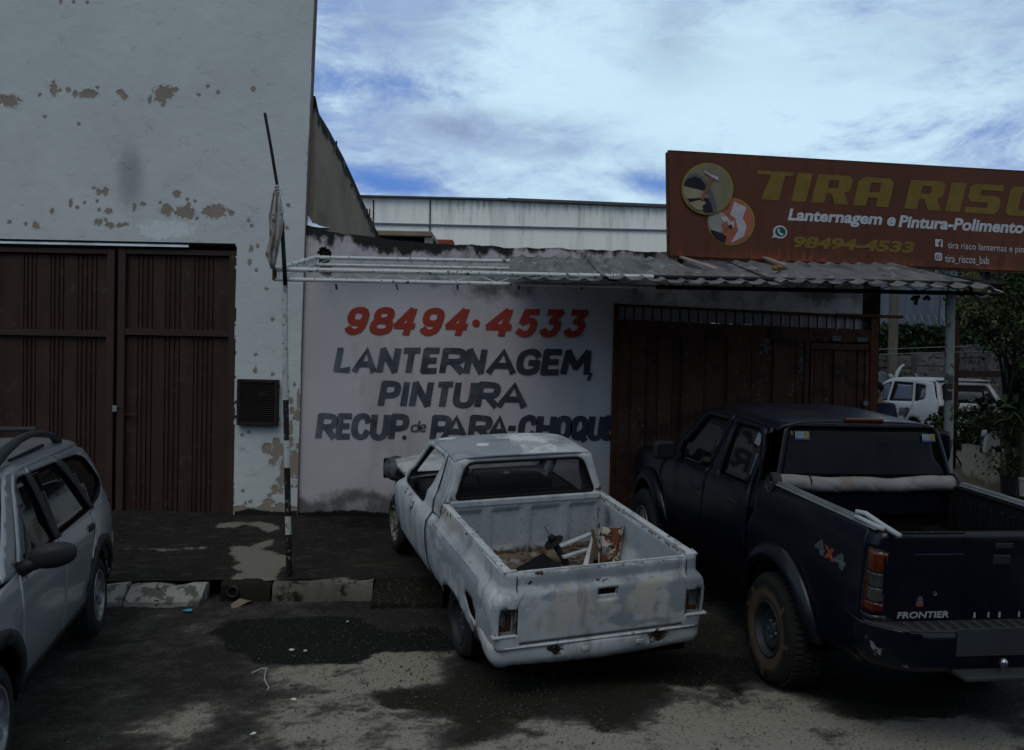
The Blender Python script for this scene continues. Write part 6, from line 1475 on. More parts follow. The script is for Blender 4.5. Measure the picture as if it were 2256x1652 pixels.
# rear bumper with ribbed step pad
BPn, BLn, _ = wrap_path([(-.92, .80), (-1.18, .835), (-1.375, .66), (-1.40, .40), (-1.40, -.40), (-1.375, -.66), (-1.18, -.835), (-.92, -.80)], .09, 6)
def bmpN(s, z):
    t = (z-.60)/.235; d = -.03*float(sst(.25, 0, t)); yy = BPn(s)[1]
    x, y = BPn(s, d*-1.0 if False else -d)
    return (x, y, z)
P('rear_bumper', [(0, .66), (.3, .60), (BLn/2-.30, .60), (BLn/2-.28, .57), (BLn/2+.28, .57), (BLn/2+.30, .60), (BLn-.3, .60), (BLn, .66), (BLn, .84), (0, .84)], bmpN, 'navy_paint', step=.04, attrs=dict(chip=g3((-1.27, .78, .70, .08, .1, .035, .72), (-1.36, .66, .64, .06, .08, .03, .72), (-1.2, .83, .76, .06, .1, .015, .7), (-1.4, .45, .61, .1, .06, .008, .75)), rust=Z0), solid=.02)
P('bumper_step', [(-1.40, -.40), (-1.40, .40), (-1.375, .66), (-1.20, .82), (-1.12, .80), (-1.10, -.80), (-1.20, -.82), (-1.375, -.66)], lambda a, b: (a, b, .842), 'dark_plastic', step=.1, attrs=None)
for k in range(17): MB().bar((-1.385, .62-k*.0775, .85), (-1.24, .60-k*.0775, .85), .03, .014).build('step_rib', M('pad_grey', (.022, .026, .028), rough=.6, spec=.25) if 'pad_grey' not in MATS else MATS['pad_grey'], Nv, bevel=.006)
MB().box((-1.415, .125, .785), (.012, .47, .17)).build('plate', MATS['plate_grey'], Nv, bevel=.004)
MB().box((-1.44, .0, .60), (.16, .72, .025)).build('tow_step', MATS['pad_grey'], Nv, bevel=.006)
MB().lathe([(0, .085), (.012, .083), (.023, .068), (.026, .055), (.020, .038), (.014, .03), (.014, 0)], 16, 'Z', (-1.455, .075, .615)).build('tow_ball', M('chrome', (.30, .30, .34), rough=.2, metal=.9, spec=.5), Nv, smooth=True)
# side badge 4x4
def decal(body, xa, xb, za, zb_, mat, **k):
    v, f = ribbon_text(body, 0, 1, 0, 1, **k); return mesh('decal', [sideN(xa+(xb-xa)*a, za+(zb_-za)*b, 1, .008) for a, b in v], f, MATS[mat], Nv)
decal('4', -.50, -.645, 1.085, 1.185, 'decal_grey', shear=-.1, bold=.05); decal('x', -.63, -.775, 1.085, 1.165, 'decal_orange', shear=-.1, bold=.05); decal('4', -.755, -.905, 1.065, 1.165, 'decal_grey', shear=-.1, bold=.05)
# rolled bed cover with end caps, strap
pts = []; rs = []
for k in range(121):
    t = k/120; y = .745-1.46*t; pts.append((.235-.012*math.sin(t*3.1), y, 1.405-.016*math.sin(t*math.pi)+.006*math.sin(t*17))); rs.append(.058+.004*abs(2*t-1)**2)
tube = MB().tube(pts, rs, 24); q = []
for (x, y, z) in tube.v:
    a = math.atan2(z-1.40, x-.235); s1 = a*1.0+y*6.5+.8*math.sin(y*5); s2 = a*2-y*13+1.4*math.sin(y*9); fo = -.0034*math.exp(-(math.sin(s1)/.22)**2)-.0028*math.exp(-(math.sin(s2*.5+1)/.16)**2)+.001*math.sin(y*27+a*2)+.0015*math.sin(y*7); r_ = 1+fo/.05; q.append((.235+(x-.235)*r_, y, 1.40+(z-1.40)*r_))
tube.v = q; rc = tube.build('rolled_cover', MATS['tarp'], Nv, smooth=True)
for (ya, yb) in ((.785, .735), (-.765, -.715)):
    MB().lathe([(.02, 0), (.045, 0), (.066, 0), (.074, .012), (.074, yb-ya if yb > ya else -(ya-yb)), (.05, (yb-ya))][0:6], 24, 'Y', (.235, ya, 1.405)).build('roll_end_cap', MATS['dark_plastic'], rc, auto=40, solid=.006)
MB().tube([(.235+.062*math.cos(a), .49, 1.400+.062*math.sin(a)) for a in np.linspace(0, 2*math.pi, 19)[:-1]], .006, 5, closed=True).build('roll_strap', MATS['rubber'], rc)
# interior shadows and underbody
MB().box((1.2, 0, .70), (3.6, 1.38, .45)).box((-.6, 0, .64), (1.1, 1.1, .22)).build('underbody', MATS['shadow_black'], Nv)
for xx_ in (.85, 1.6):
    for yy in (.36, -.36): MB().box((xx_, yy, 1.30), (.13, .44, .66), Matrix.Rotation(-.15, 3, 'Y')).build('seat', MATS['seat_cloth'], Nv, bevel=.05)
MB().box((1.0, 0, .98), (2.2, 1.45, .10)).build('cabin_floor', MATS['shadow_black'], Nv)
P('bonnet', [(2.35, -.76), (3.35, -.72), (3.60, -.5), (3.68, 0), (3.60, .5), (3.35, .72), (2.35, .76)], lambda a, b: (a, b, 1.255-.10*((a-2.35)/1.3)**2-.05*(abs(b)/.76)**4), step=.08)
P('nose', [(-.68, .55), (.68, .55), (.68, 1.10), (.5, 1.15), (-.5, 1.15), (-.68, 1.10)], lambda a, b: (3.72-.10*(a/.68)**2, a, b), step=.1)
P('windscreen_frame', [(-.72, 1.22), (.72, 1.22), (.62, 1.75), (.3, 1.81), (-.3, 1.81), (-.62, 1.75)], lambda a, b: (2.42-.55*(b-1.22)/.55, a, b), 'tinted_glass', step=.1)
wheel(Nv, (-.06, .894, .386), .397, .27, .205, 1, 'steel', 'tyre_muddy', 'steel_dark', .3)
wheel(Nv, (-.06, -.894, .386), .397, .27, .205, -1, 'steel', 'tyre_muddy', 'steel_dark', .1)
wheel(Nv, (2.95, .885, .386), .397, .27, .215, 1, 'split', 'tyre', 'alloy', .5)
wheel(Nv, (2.95, -.885, .386), .397, .27, .215, -1, 'split', 'tyre', 'alloy', .2)
# white strap hooked over the left bed rail
def inN(*p): return MN @ Vector(p)
st = MB().tube([inN(*p) for p in ((-1.30, .70, 1.395), (-1.15, .725, 1.425), (-1.0, .75, 1.46), (-.93, .765, 1.455), (-.92, .77, 1.425), (-1.02, .775, 1.425), (-1.16, .76, 1.415), (-1.20, .74, 1.41))], .016, 6)
tag(st.build('rope_strap', M('dirty_white_strap', (.26, .28, .29), rough=.8), smooth=True), 'dirty white webbing loop hooked over the left bed rail of the navy pickup', 'strap')

# ================================================================= SILVER ESTATE CAR (foreground left)
M('silver_paint', (.21, .22, .24), rough=.28, spec=.45, metal=.3, coat=.5, vary=(1.2, .06), bump=(3, .02, .01))
ML = pose((-4.005, 7.034, .026, 2.911, -.008, .04))
W = thing('silver_estate_car', 'silver estate car with black roof rails, dark tinted windows and black plastic wheel arches', 'car', mw=ML)
yW = lut([(.28, .74), (.40, .795), (.55, .822), (.80, .834), (.93, .822), (1.0, .80), (1.05, .775), (1.2, .735), (1.35, .69), (1.50, .635)], 3)
def sideW(x, z, sg=1, off=0.):
    y = yW(z)
    if x < -.2: y -= .10*((-.2-x)/.75)**2.4
    if x > 2.0: y -= .07*((x-2.0)/1.3)**2
    for cx_ in (-.03, 2.53):
        d = math.hypot(x-cx_, z-.30); y += .018*math.exp(-((d-.46)/.05)**4)
    y -= .005*math.exp(-((z-.955)/.007)**2)*(1 if x > -.1 else 0)
    return (x, sg*(y+off), z)
PW = lambda nm, o, f_, m='silver_paint', **k: panel(nm, o, f_, MATS[m], W, **dict(dict(step=.06, solid=.014), **k))
for sg_ in (1, -1):
    ra = arch_pts(-.03, .30, .43, .43, 8, 172); fa = arch_pts(2.53, .30, .43, .43, 8, 172)
    q_ = [(-.86, .62), (-.60, .40), (-.47, .36)] + ra[::-1] + [(.42, .36), (.42, .50), (.25, .74), (.12, .86), (.10, 1.0), (-.02, 1.02), (.02, 1.10), (.44, 1.475), (.5, 1.50), (-.12, 1.50), (-.38, 1.45), (-.62, 1.27), (-.74, 1.14), (-.86, 1.02), (-.90, .80)]
    qg = rnd([(-.03, 1.035), (-.30, 1.06), (-.60, 1.125), (-.60, 1.17), (-.27, 1.395), (-.10, 1.43), (.39, 1.45)], [.02, .03, .03, .05, .04, .04, .03])
    PW('rear_quarter', q_, lambda a, b: sideW(a, b, sg_), holes=[qg])
    rd = [(.44, .36), (.44, .50), (.27, .74), (.14, .86), (.115, 1.0), (.0, 1.015), (.455, 1.475), (.52, 1.50), (1.235, 1.50), (1.10, 1.0), (1.12, .36)]
    rg_ = rnd([(1.045, 1.015), (.06, 1.02), (.50, 1.44), (.56, 1.452), (1.165, 1.462)], [.02, .02, .05, .04, .02])
    PW('rear_door', rd, lambda a, b: sideW(a, b, sg_, .003), holes=[rg_])
    fd = [(1.13, .36), (1.11, 1.0), (1.245, 1.50), (1.50, 1.50), (1.62, 1.42), (1.88, 1.12), (2.02, .99), (2.06, .95), (2.09, .80), (2.09, .36)]
    fg = rnd([(1.16, 1.01), (1.93, .975), (1.80, 1.10), (1.55, 1.40), (1.47, 1.462), (1.28, 1.466)], [.02, .02, .02, .05, .05, .02])
    PW('front_door', fd, lambda a, b: sideW(a, b, sg_, .003), holes=[fg])
    PW('a_pillar', [(1.50, 1.50), (1.66, 1.51), (1.98, 1.25), (2.30, 1.0), (2.06, .99), (1.90, 1.125), (1.63, 1.43)], lambda a, b: (lambda q: (q[0], q[1]-sg_*.05*max(0, (a-1.6))*(b-.95), q[2]))(sideW(a, b, sg_)))
    fe = [(2.10, .36), (2.10, .80), (2.07, .95), (2.02, 1.0), (2.35, .98), (2.9, .90), (3.15, .80), (3.22, .60), (3.15, .40)] + [(2.96, .36)] + fa
    PW('front_wing', fe, lambda a, b: sideW(a, b, sg_))
    for nm, w_ in (('quarter_glass', qg), ('rear_door_glass', rg_), ('front_door_glass', fg)):
        PW(nm, w_, lambda a, b: sideW(a, b, sg_, -.008), 'tinted_glass', step=.12, solid=.004)
        rimtube('window_rubber', w_, lambda a, b: sideW(a, b, sg_, .002), .007, MATS['rubber'], W)
    for tr_ in ([(1.04, 1.01), (1.17, 1.01), (1.29, 1.468), (1.16, 1.468)], [(-.03, 1.022), (.07, 1.022), (.36, 1.30), (.56, 1.455), (.38, 1.455), (.22, 1.28)]):
        panel('pillar_trim', rnd(tr_, .01), lambda a, b: sideW(a, b, sg_, .012), MATS['dark_plastic'], W, step=.06, solid=.004)
    # black wheel-arch cladding, sill and lower strip
    for cx_ in (-.03, 2.53):
        a_out = arch_pts(cx_, .30, .50, .50, 4, 176, 26); a_in = arch_pts(cx_, .30, .415, .415, 6, 174, 26)
        panel('arch_cladding', a_out + a_in[::-1], lambda a, b: sideW(a, b, sg_, .012), MATS['dark_plastic'], W, step=.05, solid=.02)
        liner(W, cx_, .30, .41, sg_*.45, sg_*.80)
    PW('sill', [(.45, .30), (2.06, .30), (2.06, .385), (.45, .385)], lambda a, b: sideW(a, b, sg_, .010), 'dark_plastic')
    for hx_, hz_ in ((.27, .915), (1.27, .885)):
        p = sideW(hx_, hz_, sg_, .016); ho = MB().box(p, (.15, .026, .05)).build('door_handle', MATS['dark_plastic'], W, bevel=.012)
    # mirror
    mm = bmesh.new(); bmesh.ops.create_icosphere(mm, subdivisions=3, radius=1); me = bpy.data.meshes.new('mirror'); mm.to_mesh(me); mm.free()
    for v in me.vertices:
        c_ = v.co; sx = math.copysign(abs(c_.x)**.8, c_.x); v.co = (1.97+.07*sx, sg_*(.975+.132*c_.y), 1.075+.074*math.copysign(abs(c_.z)**.75, c_.z)+.01*c_.y)
    mo = link('mirror', me, MATS['dark_plastic'], W, smooth=True)
    MB().tube([(1.99, sg_*.79, 1.0), (1.98, sg_*.86, 1.03), (1.98, sg_*.95, 1.06)], [.05, .04, .045], 10).build('mirror_arm', MATS['dark_plastic'], mo, smooth=True)
    # roof rail
    pts = [(1.74, sg_*.575, 1.545), (1.62, sg_*.575, 1.585), (1.40, sg_*.58, 1.635), (1.10, sg_*.58, 1.675), (.80, sg_*.58, 1.685), (.50, sg_*.58, 1.665), (.28, sg_*.58, 1.625), (.10, sg_*.58, 1.565)]
    MB().tube(pts, [.045, .044, .036, .028, .024, .022, .024, .034], 10).build('roof_rail', MATS['dark_plastic'], W, smooth=True)
    MB().tube([(1.30, sg_*.575, 1.56), (.5, sg_*.575, 1.575)], .012, 6).build('rail_base', MATS['rubber'], W)
    # tail lamp
    panel('tail_lamp', rnd([(-.80, .93), (-.86, 1.0), (-.74, 1.15), (-.68, 1.13), (-.70, .95)], .02), lambda a, b: sideW(a, b, sg_, .006), MATS['lamp_red'], W, step=.04, solid=.02)
    rbp = [(-.40, .40), (-.62, .40), (-.90, .46), (-.92, .66), (-.86, .68), (-.50, .62)]
    PW('rear_bumper_side', rbp, lambda a, b: sideW(a, b, sg_, .012), 'silver_paint')
rfW = superroof(lambda x: .638-.05*max(0, (x-1.35)/.5)**2-.03*max(0, (-.0-x)/.4)**2, lambda x: 1.50-.05*max(0, (x-1.3)/.4)**2-.030*max(0, (.1-x)/.45)**2, .085, 2.6)
PW('roof', [(-.33, -1), (-.38, -.5), (-.40, 0), (-.38, .5), (-.33, 1), (1.62, 1), (1.70, .5), (1.73, 0), (1.70, -.5), (1.62, -1)], lambda a, b: (lambda yz: (a, yz[0], yz[1] - .006*math.exp(-((abs(yz[0])-.545)/.010)**2)))(rfW(a, b)), step=.035)
MB().tube([(.60, .56, 1.70), (.60, 0, 1.715), (.60, -.56, 1.70)], .02, 8).build('roof_crossbar', MATS['dark_plastic'], W)
def backW(y, z): return (-.90+.50*max(0, (z-1.0)/.5)**1.25-.06*(1-(y/.72)**2), y, z)
PW('tailgate', [(-.70, .60), (.70, .60), (.72, .95), (.62, 1.35), (.56, 1.47), (-.56, 1.47), (-.62, 1.35), (-.72, .95)], backW, holes=[rnd([(-.60, 1.05), (.60, 1.05), (.52, 1.40), (-.52, 1.40)], .06)])
PW('tailgate_glass', rnd([(-.60, 1.05), (.60, 1.05), (.52, 1.40), (-.52, 1.40)], .06), lambda a, b: (backW(a, b)[0]+.008, a, b), 'tinted_glass', step=.1)
PW('rear_bumper', [(-.76, .40), (.76, .40), (.76, .64), (-.76, .64)], lambda a, b: (-.99+.10*(a/.76)**4, a, b))
PW('bonnet', [(2.0, -.72), (3.0, -.64), (3.2, -.4), (3.22, .4), (3.0, .64), (2.0, .72)], lambda a, b: (a, b, 1.01-.14*((a-2.0)/1.2)**2-.03*(abs(b)/.7)**4), step=.1)
PW('windscreen', [(-.66, .98), (.66, .98), (.55, 1.44), (.3, 1.52), (-.3, 1.52), (-.55, 1.44)], lambda a, b: (2.28-.60*(b-.98)/.5, a, b), 'tinted_glass', step=.1)
PW('nose', [(-.66, .36), (.66, .36), (.66, .80), (-.66, .80)], lambda a, b: (3.28-.12*(a/.66)**2, a, b), step=.1)
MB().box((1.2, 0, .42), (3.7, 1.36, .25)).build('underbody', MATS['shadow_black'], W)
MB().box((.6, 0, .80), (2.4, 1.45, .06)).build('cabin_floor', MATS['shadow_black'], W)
for xx_ in (.35, 1.25):
    for yy in (.36, -.36): MB().box((xx_, yy, 1.0), (.13, .46, .60), Matrix.Rotation(.18, 3, 'Y')).build('seat', MATS['seat_cloth'], W, bevel=.05)
for (x, s_) in ((-.03, 1), (-.03, -1), (2.53, 1), (2.53, -1)):
    wheel(W, (x, s_*.815, .315), .318, .20, .205, s_, 'seven', 'tyre', 'alloy', .3+x)

# ================================================================= WHITE HATCHBACK IN THE YARD
M('hatch_white', (.24, .25, .265), rough=.5, spec=.3, coat=.1, vary=(2, .08), layers=[dict(color=(.03, .033, .045), attr='dent_dark', thr=.5, soft=.15, scale=7, namp=.6)])  # dents are drawn as dark colour alone, the panel shape is unchanged
MH = pose((9.24, 19.42, .60, -.15, 0., 0.))
Hc = thing('white_hatchback', 'dusty white hatchback parked in the yard behind the old gate, rear window dark', 'car', mw=MH)
yH = lut([(.25, .72), (.45, .78), (.75, .80), (.92, .77), (1.0, .74), (1.38, .60)], 3)
def sideH(x, z, sg=1, off=0.):
    y = yH(z)
    if x < -.2: y -= .07*((-.2-x)/.6)**2
    if x > 1.8: y -= .06*((x-1.8)/1.2)**2
    return (x, sg*(y+off), z)
PH = lambda nm, o, f_, m='hatch_white', **k: panel(nm, o, f_, MATS[m], Hc, **dict(dict(step=.09, solid=.02), **k))
for sg_ in (1, -1):
    ra = arch_pts(0, .28, .36, .36, 5, 175, 14); fa = arch_pts(2.46, .28, .36, .36, 5, 175, 14)
    g1 = rnd([(.03, .97), (-.26, 1.03), (-.14, 1.30), (.22, 1.335)], .04); g2 = rnd([(.98, .935), (.12, .965), (.32, 1.345), (1.04, 1.355)], .03); g3_ = rnd([(1.06, .93), (1.86, .90), (1.40, 1.28), (1.13, 1.345)], .03)
    PH('rear_quarter', [(-.80, .40), (-.37, .28)]+ra[::-1]+[(.37, .28), (.40, .45), (.10, .80), (.075, .96), (.27, 1.36), (.27, 1.39), (-.35, 1.385), (-.56, 1.10), (-.74, .95), (-.80, .70)], lambda a, b: sideH(a, b, sg_), holes=[g1], attrs=dict(dent_dark=Z0))
    PH('rear_door', [(.41, .28), (.41, .45), (.115, .80), (.09, .96), (.285, 1.36), (.285, 1.39), (1.10, 1.39), (1.02, .93), (1.05, .28)], lambda a, b: sideH(a, b, sg_, .004), holes=[g2], attrs=dict(dent_dark=g3((.35, .78, .72, .35, .4, .13, .9), (.2, .78, .78, .12, .4, .07, 1.0))))
    PH('front_door', [(1.06, .28), (1.03, .93), (1.115, 1.39), (1.38, 1.36), (1.98, .92), (2.02, .60), (2.02, .28)], lambda a, b: sideH(a, b, sg_, .004), holes=[g3_], attrs=dict(dent_dark=Z0))
    PH('front_wing', [(2.03, .28), (2.03, .6), (1.99, .92), (2.6, .86), (3.0, .75), (3.05, .4), (2.83, .28)]+fa, lambda a, b: sideH(a, b, sg_), attrs=dict(dent_dark=Z0))
    for nm, w_ in (('quarter_glass', g1), ('rear_door_glass', g2), ('front_door_glass', g3_)):
        PH(nm, w_, lambda a, b: sideH(a, b, sg_, -.012), 'hatch_glass' if 'hatch_glass' in MATS else (M('hatch_glass', (.018, .02, .026), rough=.1, spec=.5).name), step=.2, solid=.004)
        rimtube('window_rubber', w_, lambda a, b: sideH(a, b, sg_, .004), .012, MATS['rubber'], Hc)
    MB().box(sideH(.24, .80, sg_, .02), (.14, .03, .04)).build('door_handle', MATS['dark_plastic'], Hc, bevel=.01)
    liner(Hc, 0, .28, .35, sg_*.4, sg_*.76); liner(Hc, 2.46, .28, .35, sg_*.4, sg_*.74)
rfH = superroof(.60, lambda x: 1.385-.04*max(0, (x-1.0)/.4)**2, .07, 2.6)
PH('roof', [(-.42, -1), (-.45, 0), (-.42, 1), (1.36, 1), (1.44, 0), (1.36, -1)], lambda a, b: (lambda yz: (a, yz[0], yz[1]))(rfH(a, b)), attrs=dict(dent_dark=Z0))
def backH(y, z): return (-.76+.34*max(0, (z-.92)/.46)-.05*(1-(y/.75)**2), y, z)
gh = rnd([(-.60, .97), (.60, .97), (.52, 1.33), (-.52, 1.33)], .07)
PH('tailgate', [(-.74, .40), (.74, .40), (.75, .90), (.60, 1.385), (.4, 1.44), (-.4, 1.44), (-.60, 1.385), (-.75, .90)], backH, holes=[gh], attrs=dict(dent_dark=Z0))
PH('tailgate_glass', gh, lambda a, b: (backH(a, b)[0]+.01, a, b), 'tinted_glass', step=.2)
PH('spoiler', [(-.50, -.58), (-.38, -.58), (-.38, .58), (-.50, .58)], lambda a, b: (a, b, 1.425), attrs=dict(dent_dark=Z0), solid=.03)
for sg_ in (1, -1): MB().box((-.78, sg_*.68, .78), (.10, .13, .28)).build('tail_lamp', M('lamp_smoky', (.012, .006, .006), rough=.3) if 'lamp_smoky' not in MATS else MATS['lamp_smoky'], Hc, bevel=.03)
PH('rear_bumper', [(-.78, .28), (.78, .28), (.78, .52), (-.78, .52)], lambda a, b: (-.90+.10*(a/.78)**4, a, b), attrs=dict(dent_dark=Z0))
PH('windscreen', [(-.64, .90), (.64, .90), (.54, 1.36), (-.54, 1.36)], lambda a, b: (1.98-.62*(b-.9)/.46, a, b), 'tinted_glass', step=.2)
PH('bonnet', [(1.95, -.68), (2.95, -.6), (2.95, .6), (1.95, .68)], lambda a, b: (a, b, .93-.12*((a-1.95)/1.0)**2), attrs=dict(dent_dark=Z0))
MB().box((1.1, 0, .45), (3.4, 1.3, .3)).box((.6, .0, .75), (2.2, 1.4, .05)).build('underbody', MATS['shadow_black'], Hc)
for (x, s_) in ((0, 1), (0, -1), (2.46, 1), (2.46, -1)): wheel(Hc, (x, s_*.77, .28), .28, .18, .17, s_, 'steel', 'tyre', 'steel_dark')

# ================================================================= YARD BEYOND THE OLD GATE
M('plank_concrete', (.075, .072, .068), rough=.9, spec=.1, vary=(3, .3), layers=[dict(color=(.022, .022, .02), thr=.52, soft=.15, scale=4, detail=8, stretch=(1, 1, 2.5)), dict(color=(.11, .115, .12), thr=.62, soft=.1, scale=6, detail=8, amt=.6)], bump=(20, .4, .01))
M('post_concrete', (.045, .046, .046), rough=.9, spec=.1, vary=(4, .3), bump=(20, .4, .01))
M('old_timber', (.075, .068, .055), rough=.9, spec=.1, vary=(6, .3, (6, 6, .5)))
M('ochre_wall', (.16, .125, .065), rough=.85, spec=.1, vary=(1.2, .12), layers=[dict(color=(.10, .085, .05), thr=.58, soft=.2, scale=3, detail=8)])
M('blue_grey_sheet', (.075, .09, .125), rough=.6, spec=.15, vary=(.4, .15), layers=[dict(color=(.11, .13, .17), thr=.55, soft=.3, scale=.5, detail=4, amt=.8)])
M('leaf_dark', (.014, .026, .010), rough=.6, spec=.12, vary=(3, .5)); M('leaf_mid', (.024, .045, .014), rough=.6, spec=.12, vary=(3, .4)); M('leaf_light', (.045, .065, .02), rough=.6, spec=.12, vary=(3, .4))
M('bark', (.035, .032, .026), rough=.95, spec=.05, vary=(8, .3), bump=(20, .5, .02))
M('planter_white', (.20, .185, .145), rough=.85, spec=.12, vary=(2, .12), layers=[dict(color=(.10, .08, .045), attr='damp', thr=.5, soft=.5, scale=5, namp=.8), dict(color=(.06, .035, .02), thr=.70, soft=.04, scale=12)])
M('pot_black', (.008, .008, .009), rough=.6, spec=.2); M('pot_white', (.20, .20, .18), rough=.7)
def gyard(x, y): return float(zpave(x, y)) - .012
# --- concrete plank fences
def fence(p0, p1, nb_, courses, h_, label, base=None, capmat=None, lean=None):
    p0, p1 = Vector(p0), Vector(p1); f_ = thing('plank_fence', label, 'fence', tuple(p0))
    bpy.context.view_layer.update()
    def fp(o): o.parent = f_; o.matrix_parent_inverse = Matrix.Translation(-p0); return o
    d = (p1-p0); n_ = Vector((-d.y, d.x, 0)).normalized()
    for i in range(nb_+1):
        q = p0+d*i/nb_; hh_ = h_[0]+(h_[1]-h_[0])*i/nb_
        fp(MB().box((q.x, q.y, q.z+hh_/2), (.12, .12, hh_+.05), Matrix.Rotation(math.atan2(d.y, d.x), 3, 'Z')).build('post', MATS['post_concrete'], bevel=.01))
    for i in range(nb_):
        a, b = p0+d*(i+.03)/nb_, p0+d*(i+.97)/nb_; ha = h_[0]+(h_[1]-h_[0])*(i+.5)/nb_; ch = ha/courses
        for k in range(courses):
            z = (k+.5)*ch; off = n_*random.uniform(-.012, .012)
            fp(MB().bar(a+Vector((0, 0, z))+off, b+Vector((0, 0, z+random.uniform(-.008, .008)))+off, .045, ch-.018).build('plank', MATS['plank_concrete'], bevel=.006))
    return f_
YB = 23.6
a = at(1925, 800, YB); b = at(2108, 800, YB)
gz = .60
hL = at(2010, 781, YB).z-gz
fence((a.x-1.2, YB, gz), (b.x, YB, gz), 3, 6, (hL-.15, hL+.1), 'grey concrete plank fence with posts behind the white hatchback')
c0 = at(2112, 762, 23.0); c1 = at(2200, 750, 18.6); c2_ = at(2290, 735, 16.4)
fence((c0.x, 23.0, gz), (c2_.x+.9, 15.6, gz), 4, 7, (c0.z-gz, at(2256, 741, 17.2).z-gz+.12), 'taller grey concrete plank fence running back on the right under the tree')
# overgrown wall with razor wire behind
Yv = 25.0
a, b = at(1905, 722, Yv), at(2110, 720, Yv)
bw = MB().box(((a.x+b.x)/2, Yv+.3, (a.z+.3)/2), (b.x-a.x+1.5, .4, a.z-.3)).build('boundary_wall', MATS['black_mould'])
tag(bw, 'dark boundary wall overgrown with creeper behind the plank fence', 'wall')
def leafmesh(name, centre_fn, n, size, mats, seed, label=None, cat=None, parent=None, kind=None, aspect=.55):
    rs = np.random.RandomState(seed); v = []; f = []; mi = []
    for i in range(n):
        p = centre_fn(rs)
        s = size*rs.uniform(.6, 1.35); a = rs.normal(size=3); a /= np.linalg.norm(a); b = np.cross(a, rs.normal(size=3)); b /= np.linalg.norm(b); b[2] += .15
        c_ = np.cross(a, b)
        k = len(v); tip = p+a*s; mid = p+a*s*.5
        v += [tuple(p), tuple(mid+b*s*aspect*.5+c_*s*.08), tuple(tip), tuple(mid-b*s*aspect*.5+c_*s*.08)]
        f.append((k, k+1, k+2, k+3)); mi.append(rs.choice(len(mats), p=[.5, .35, .15][:len(mats)] if len(mats) == 3 else None))
    me = bpy.data.meshes.new(name); me.from_pydata(v, [], f)
    for m_ in mats: me.materials.append(MATS[m_])
    me.polygons.foreach_set('material_index', np.array(mi, np.int32)); me.update()
    o = link(name, me, None, parent)
    if kind: o['kind'] = kind
    if label: tag(o, label, cat)
    return o
x0w, x1w = a.x-.7, b.x+.7; zt_w = a.z
leafmesh('creeper', lambda r: np.array([r.uniform(x0w, x1w), Yv-.05-abs(r.normal(0, .14)), zt_w-.02+.06-abs(r.normal(0, .40))+.05*math.sin(r.uniform(0, 30))]), 3800, .15, ['leaf_dark', 'leaf_dark', 'leaf_mid'], 5, kind='stuff')
cw = MB(); random.seed(3)
p_ = [];  nloop = 34
for k in range(nloop*12+1):
    t = k/(nloop*12); a_ = k/12*2*math.pi; x = x0w+.3+(x1w-x0w-.6)*t; p_.append((x+.06*math.sin(a_*.5+1), Yv-.1+.14*math.cos(a_), zt_w+.22+.15*math.sin(a_)))
cw.tube(p_, .007, 4)
tag(cw.build('razor_wire', M('wire_grey', (.12, .13, .14), rough=.5, metal=.3)), 'coil of pale razor wire along the top of the overgrown boundary wall', 'razor wire')
# blue-grey sheet-clad building beyond, with one window
Yg = 34.0
a, b = at(1745, 560, Yg), at(2125, 560, Yg); zt_ = at(1900, 480, Yg).z
bl = thing('sheet_clad_building', 'blue grey sheet clad building with one small window beyond the overgrown wall', 'building', ((a.x+b.x)/2, Yg, .3))
def bpp(o): o.parent = bl; o.matrix_parent_inverse = Matrix.Translation(-bl.location); return o
xs = np.linspace(a.x, b.x, 330); zz = np.array([.3, zt_]); X, Z = np.meshgrid(xs, zz)
bpp(gridmesh('cladding', X, Yg+.03*np.sign(np.sin(X*2*math.pi/.42)), Z, MATS['blue_grey_sheet'], smooth=False))
bpp(MB().box(((a.x+b.x)/2, Yg+2.6, (zt_+.3)/2-.05), (b.x-a.x-.2, 5, zt_-.4)).build('block', MATS['blue_grey_sheet']))
for (v0, v1, c_) in ((693, 706, .06),):
    pass
wa, wb = at(2033, 590, Yg-.06), at(2058, 606, Yg-.06)
fr = bpp(MB().box(((wa.x+wb.x)/2, Yg-.08, (wa.z+wb.z)/2), (wb.x-wa.x+.12, .08, wa.z-wb.z+.14)).build('window_frame', M('frame_pale', (.12, .14, .17))))
for s_ in (-1, 1): MB().box(((wa.x+wb.x)/2+s_*(wb.x-wa.x)*.25, Yg-.13, (wa.z+wb.z)/2), ((wb.x-wa.x)*.46, .03, wa.z-wb.z)).build('pane', MATS['tinted_glass'], fr).matrix_parent_inverse = Matrix()
for p in fr.children: p.location = (0, 0, 0); p.matrix_parent_inverse = Matrix()
# ochre house
Yo = 27.0
a, b = at(2112, 590, Yo), at(2215, 590, Yo)
oc = thing('ochre_house', 'plain ochre plastered house with dark tiled eave behind the right fence and tree', 'house', ((a.x+b.x)/2, Yo, .5))
def ocp(o): o.parent = oc; o.matrix_parent_inverse = Matrix.Translation(-oc.location); return o
zt_ = at(2150, 588, Yo).z
an = -math.atan2(a.x, Yo); Ro = Matrix.Rotation(an, 3, 'Z')
def oq(x, y, z): q = Ro @ Vector((x, y, 0)); return (a.x+q.x, Yo+q.y, z)
wd_ = 4.2
ocp(MB().box(oq(wd_/2, 2.0, (zt_+.4)/2), (wd_, 4, zt_-.4), Ro).build('wall', MATS['ochre_wall']))
ze = at(2175, 615, Yo).z
ocp(MB().box(oq(wd_/2+.6, -.35, ze), (wd_-.2, .9, .10), Ro @ Matrix.Rotation(.15, 3, 'X')).build('eave', MATS['black_mould']))
for k in range(12):
    ocp(MB().tube([oq(1.0+k*.28, -.85, ze-.02), oq(1.0+k*.28, .1, ze+.14)], .09, 8).build('roof_tile', MATS['dark_iron']))
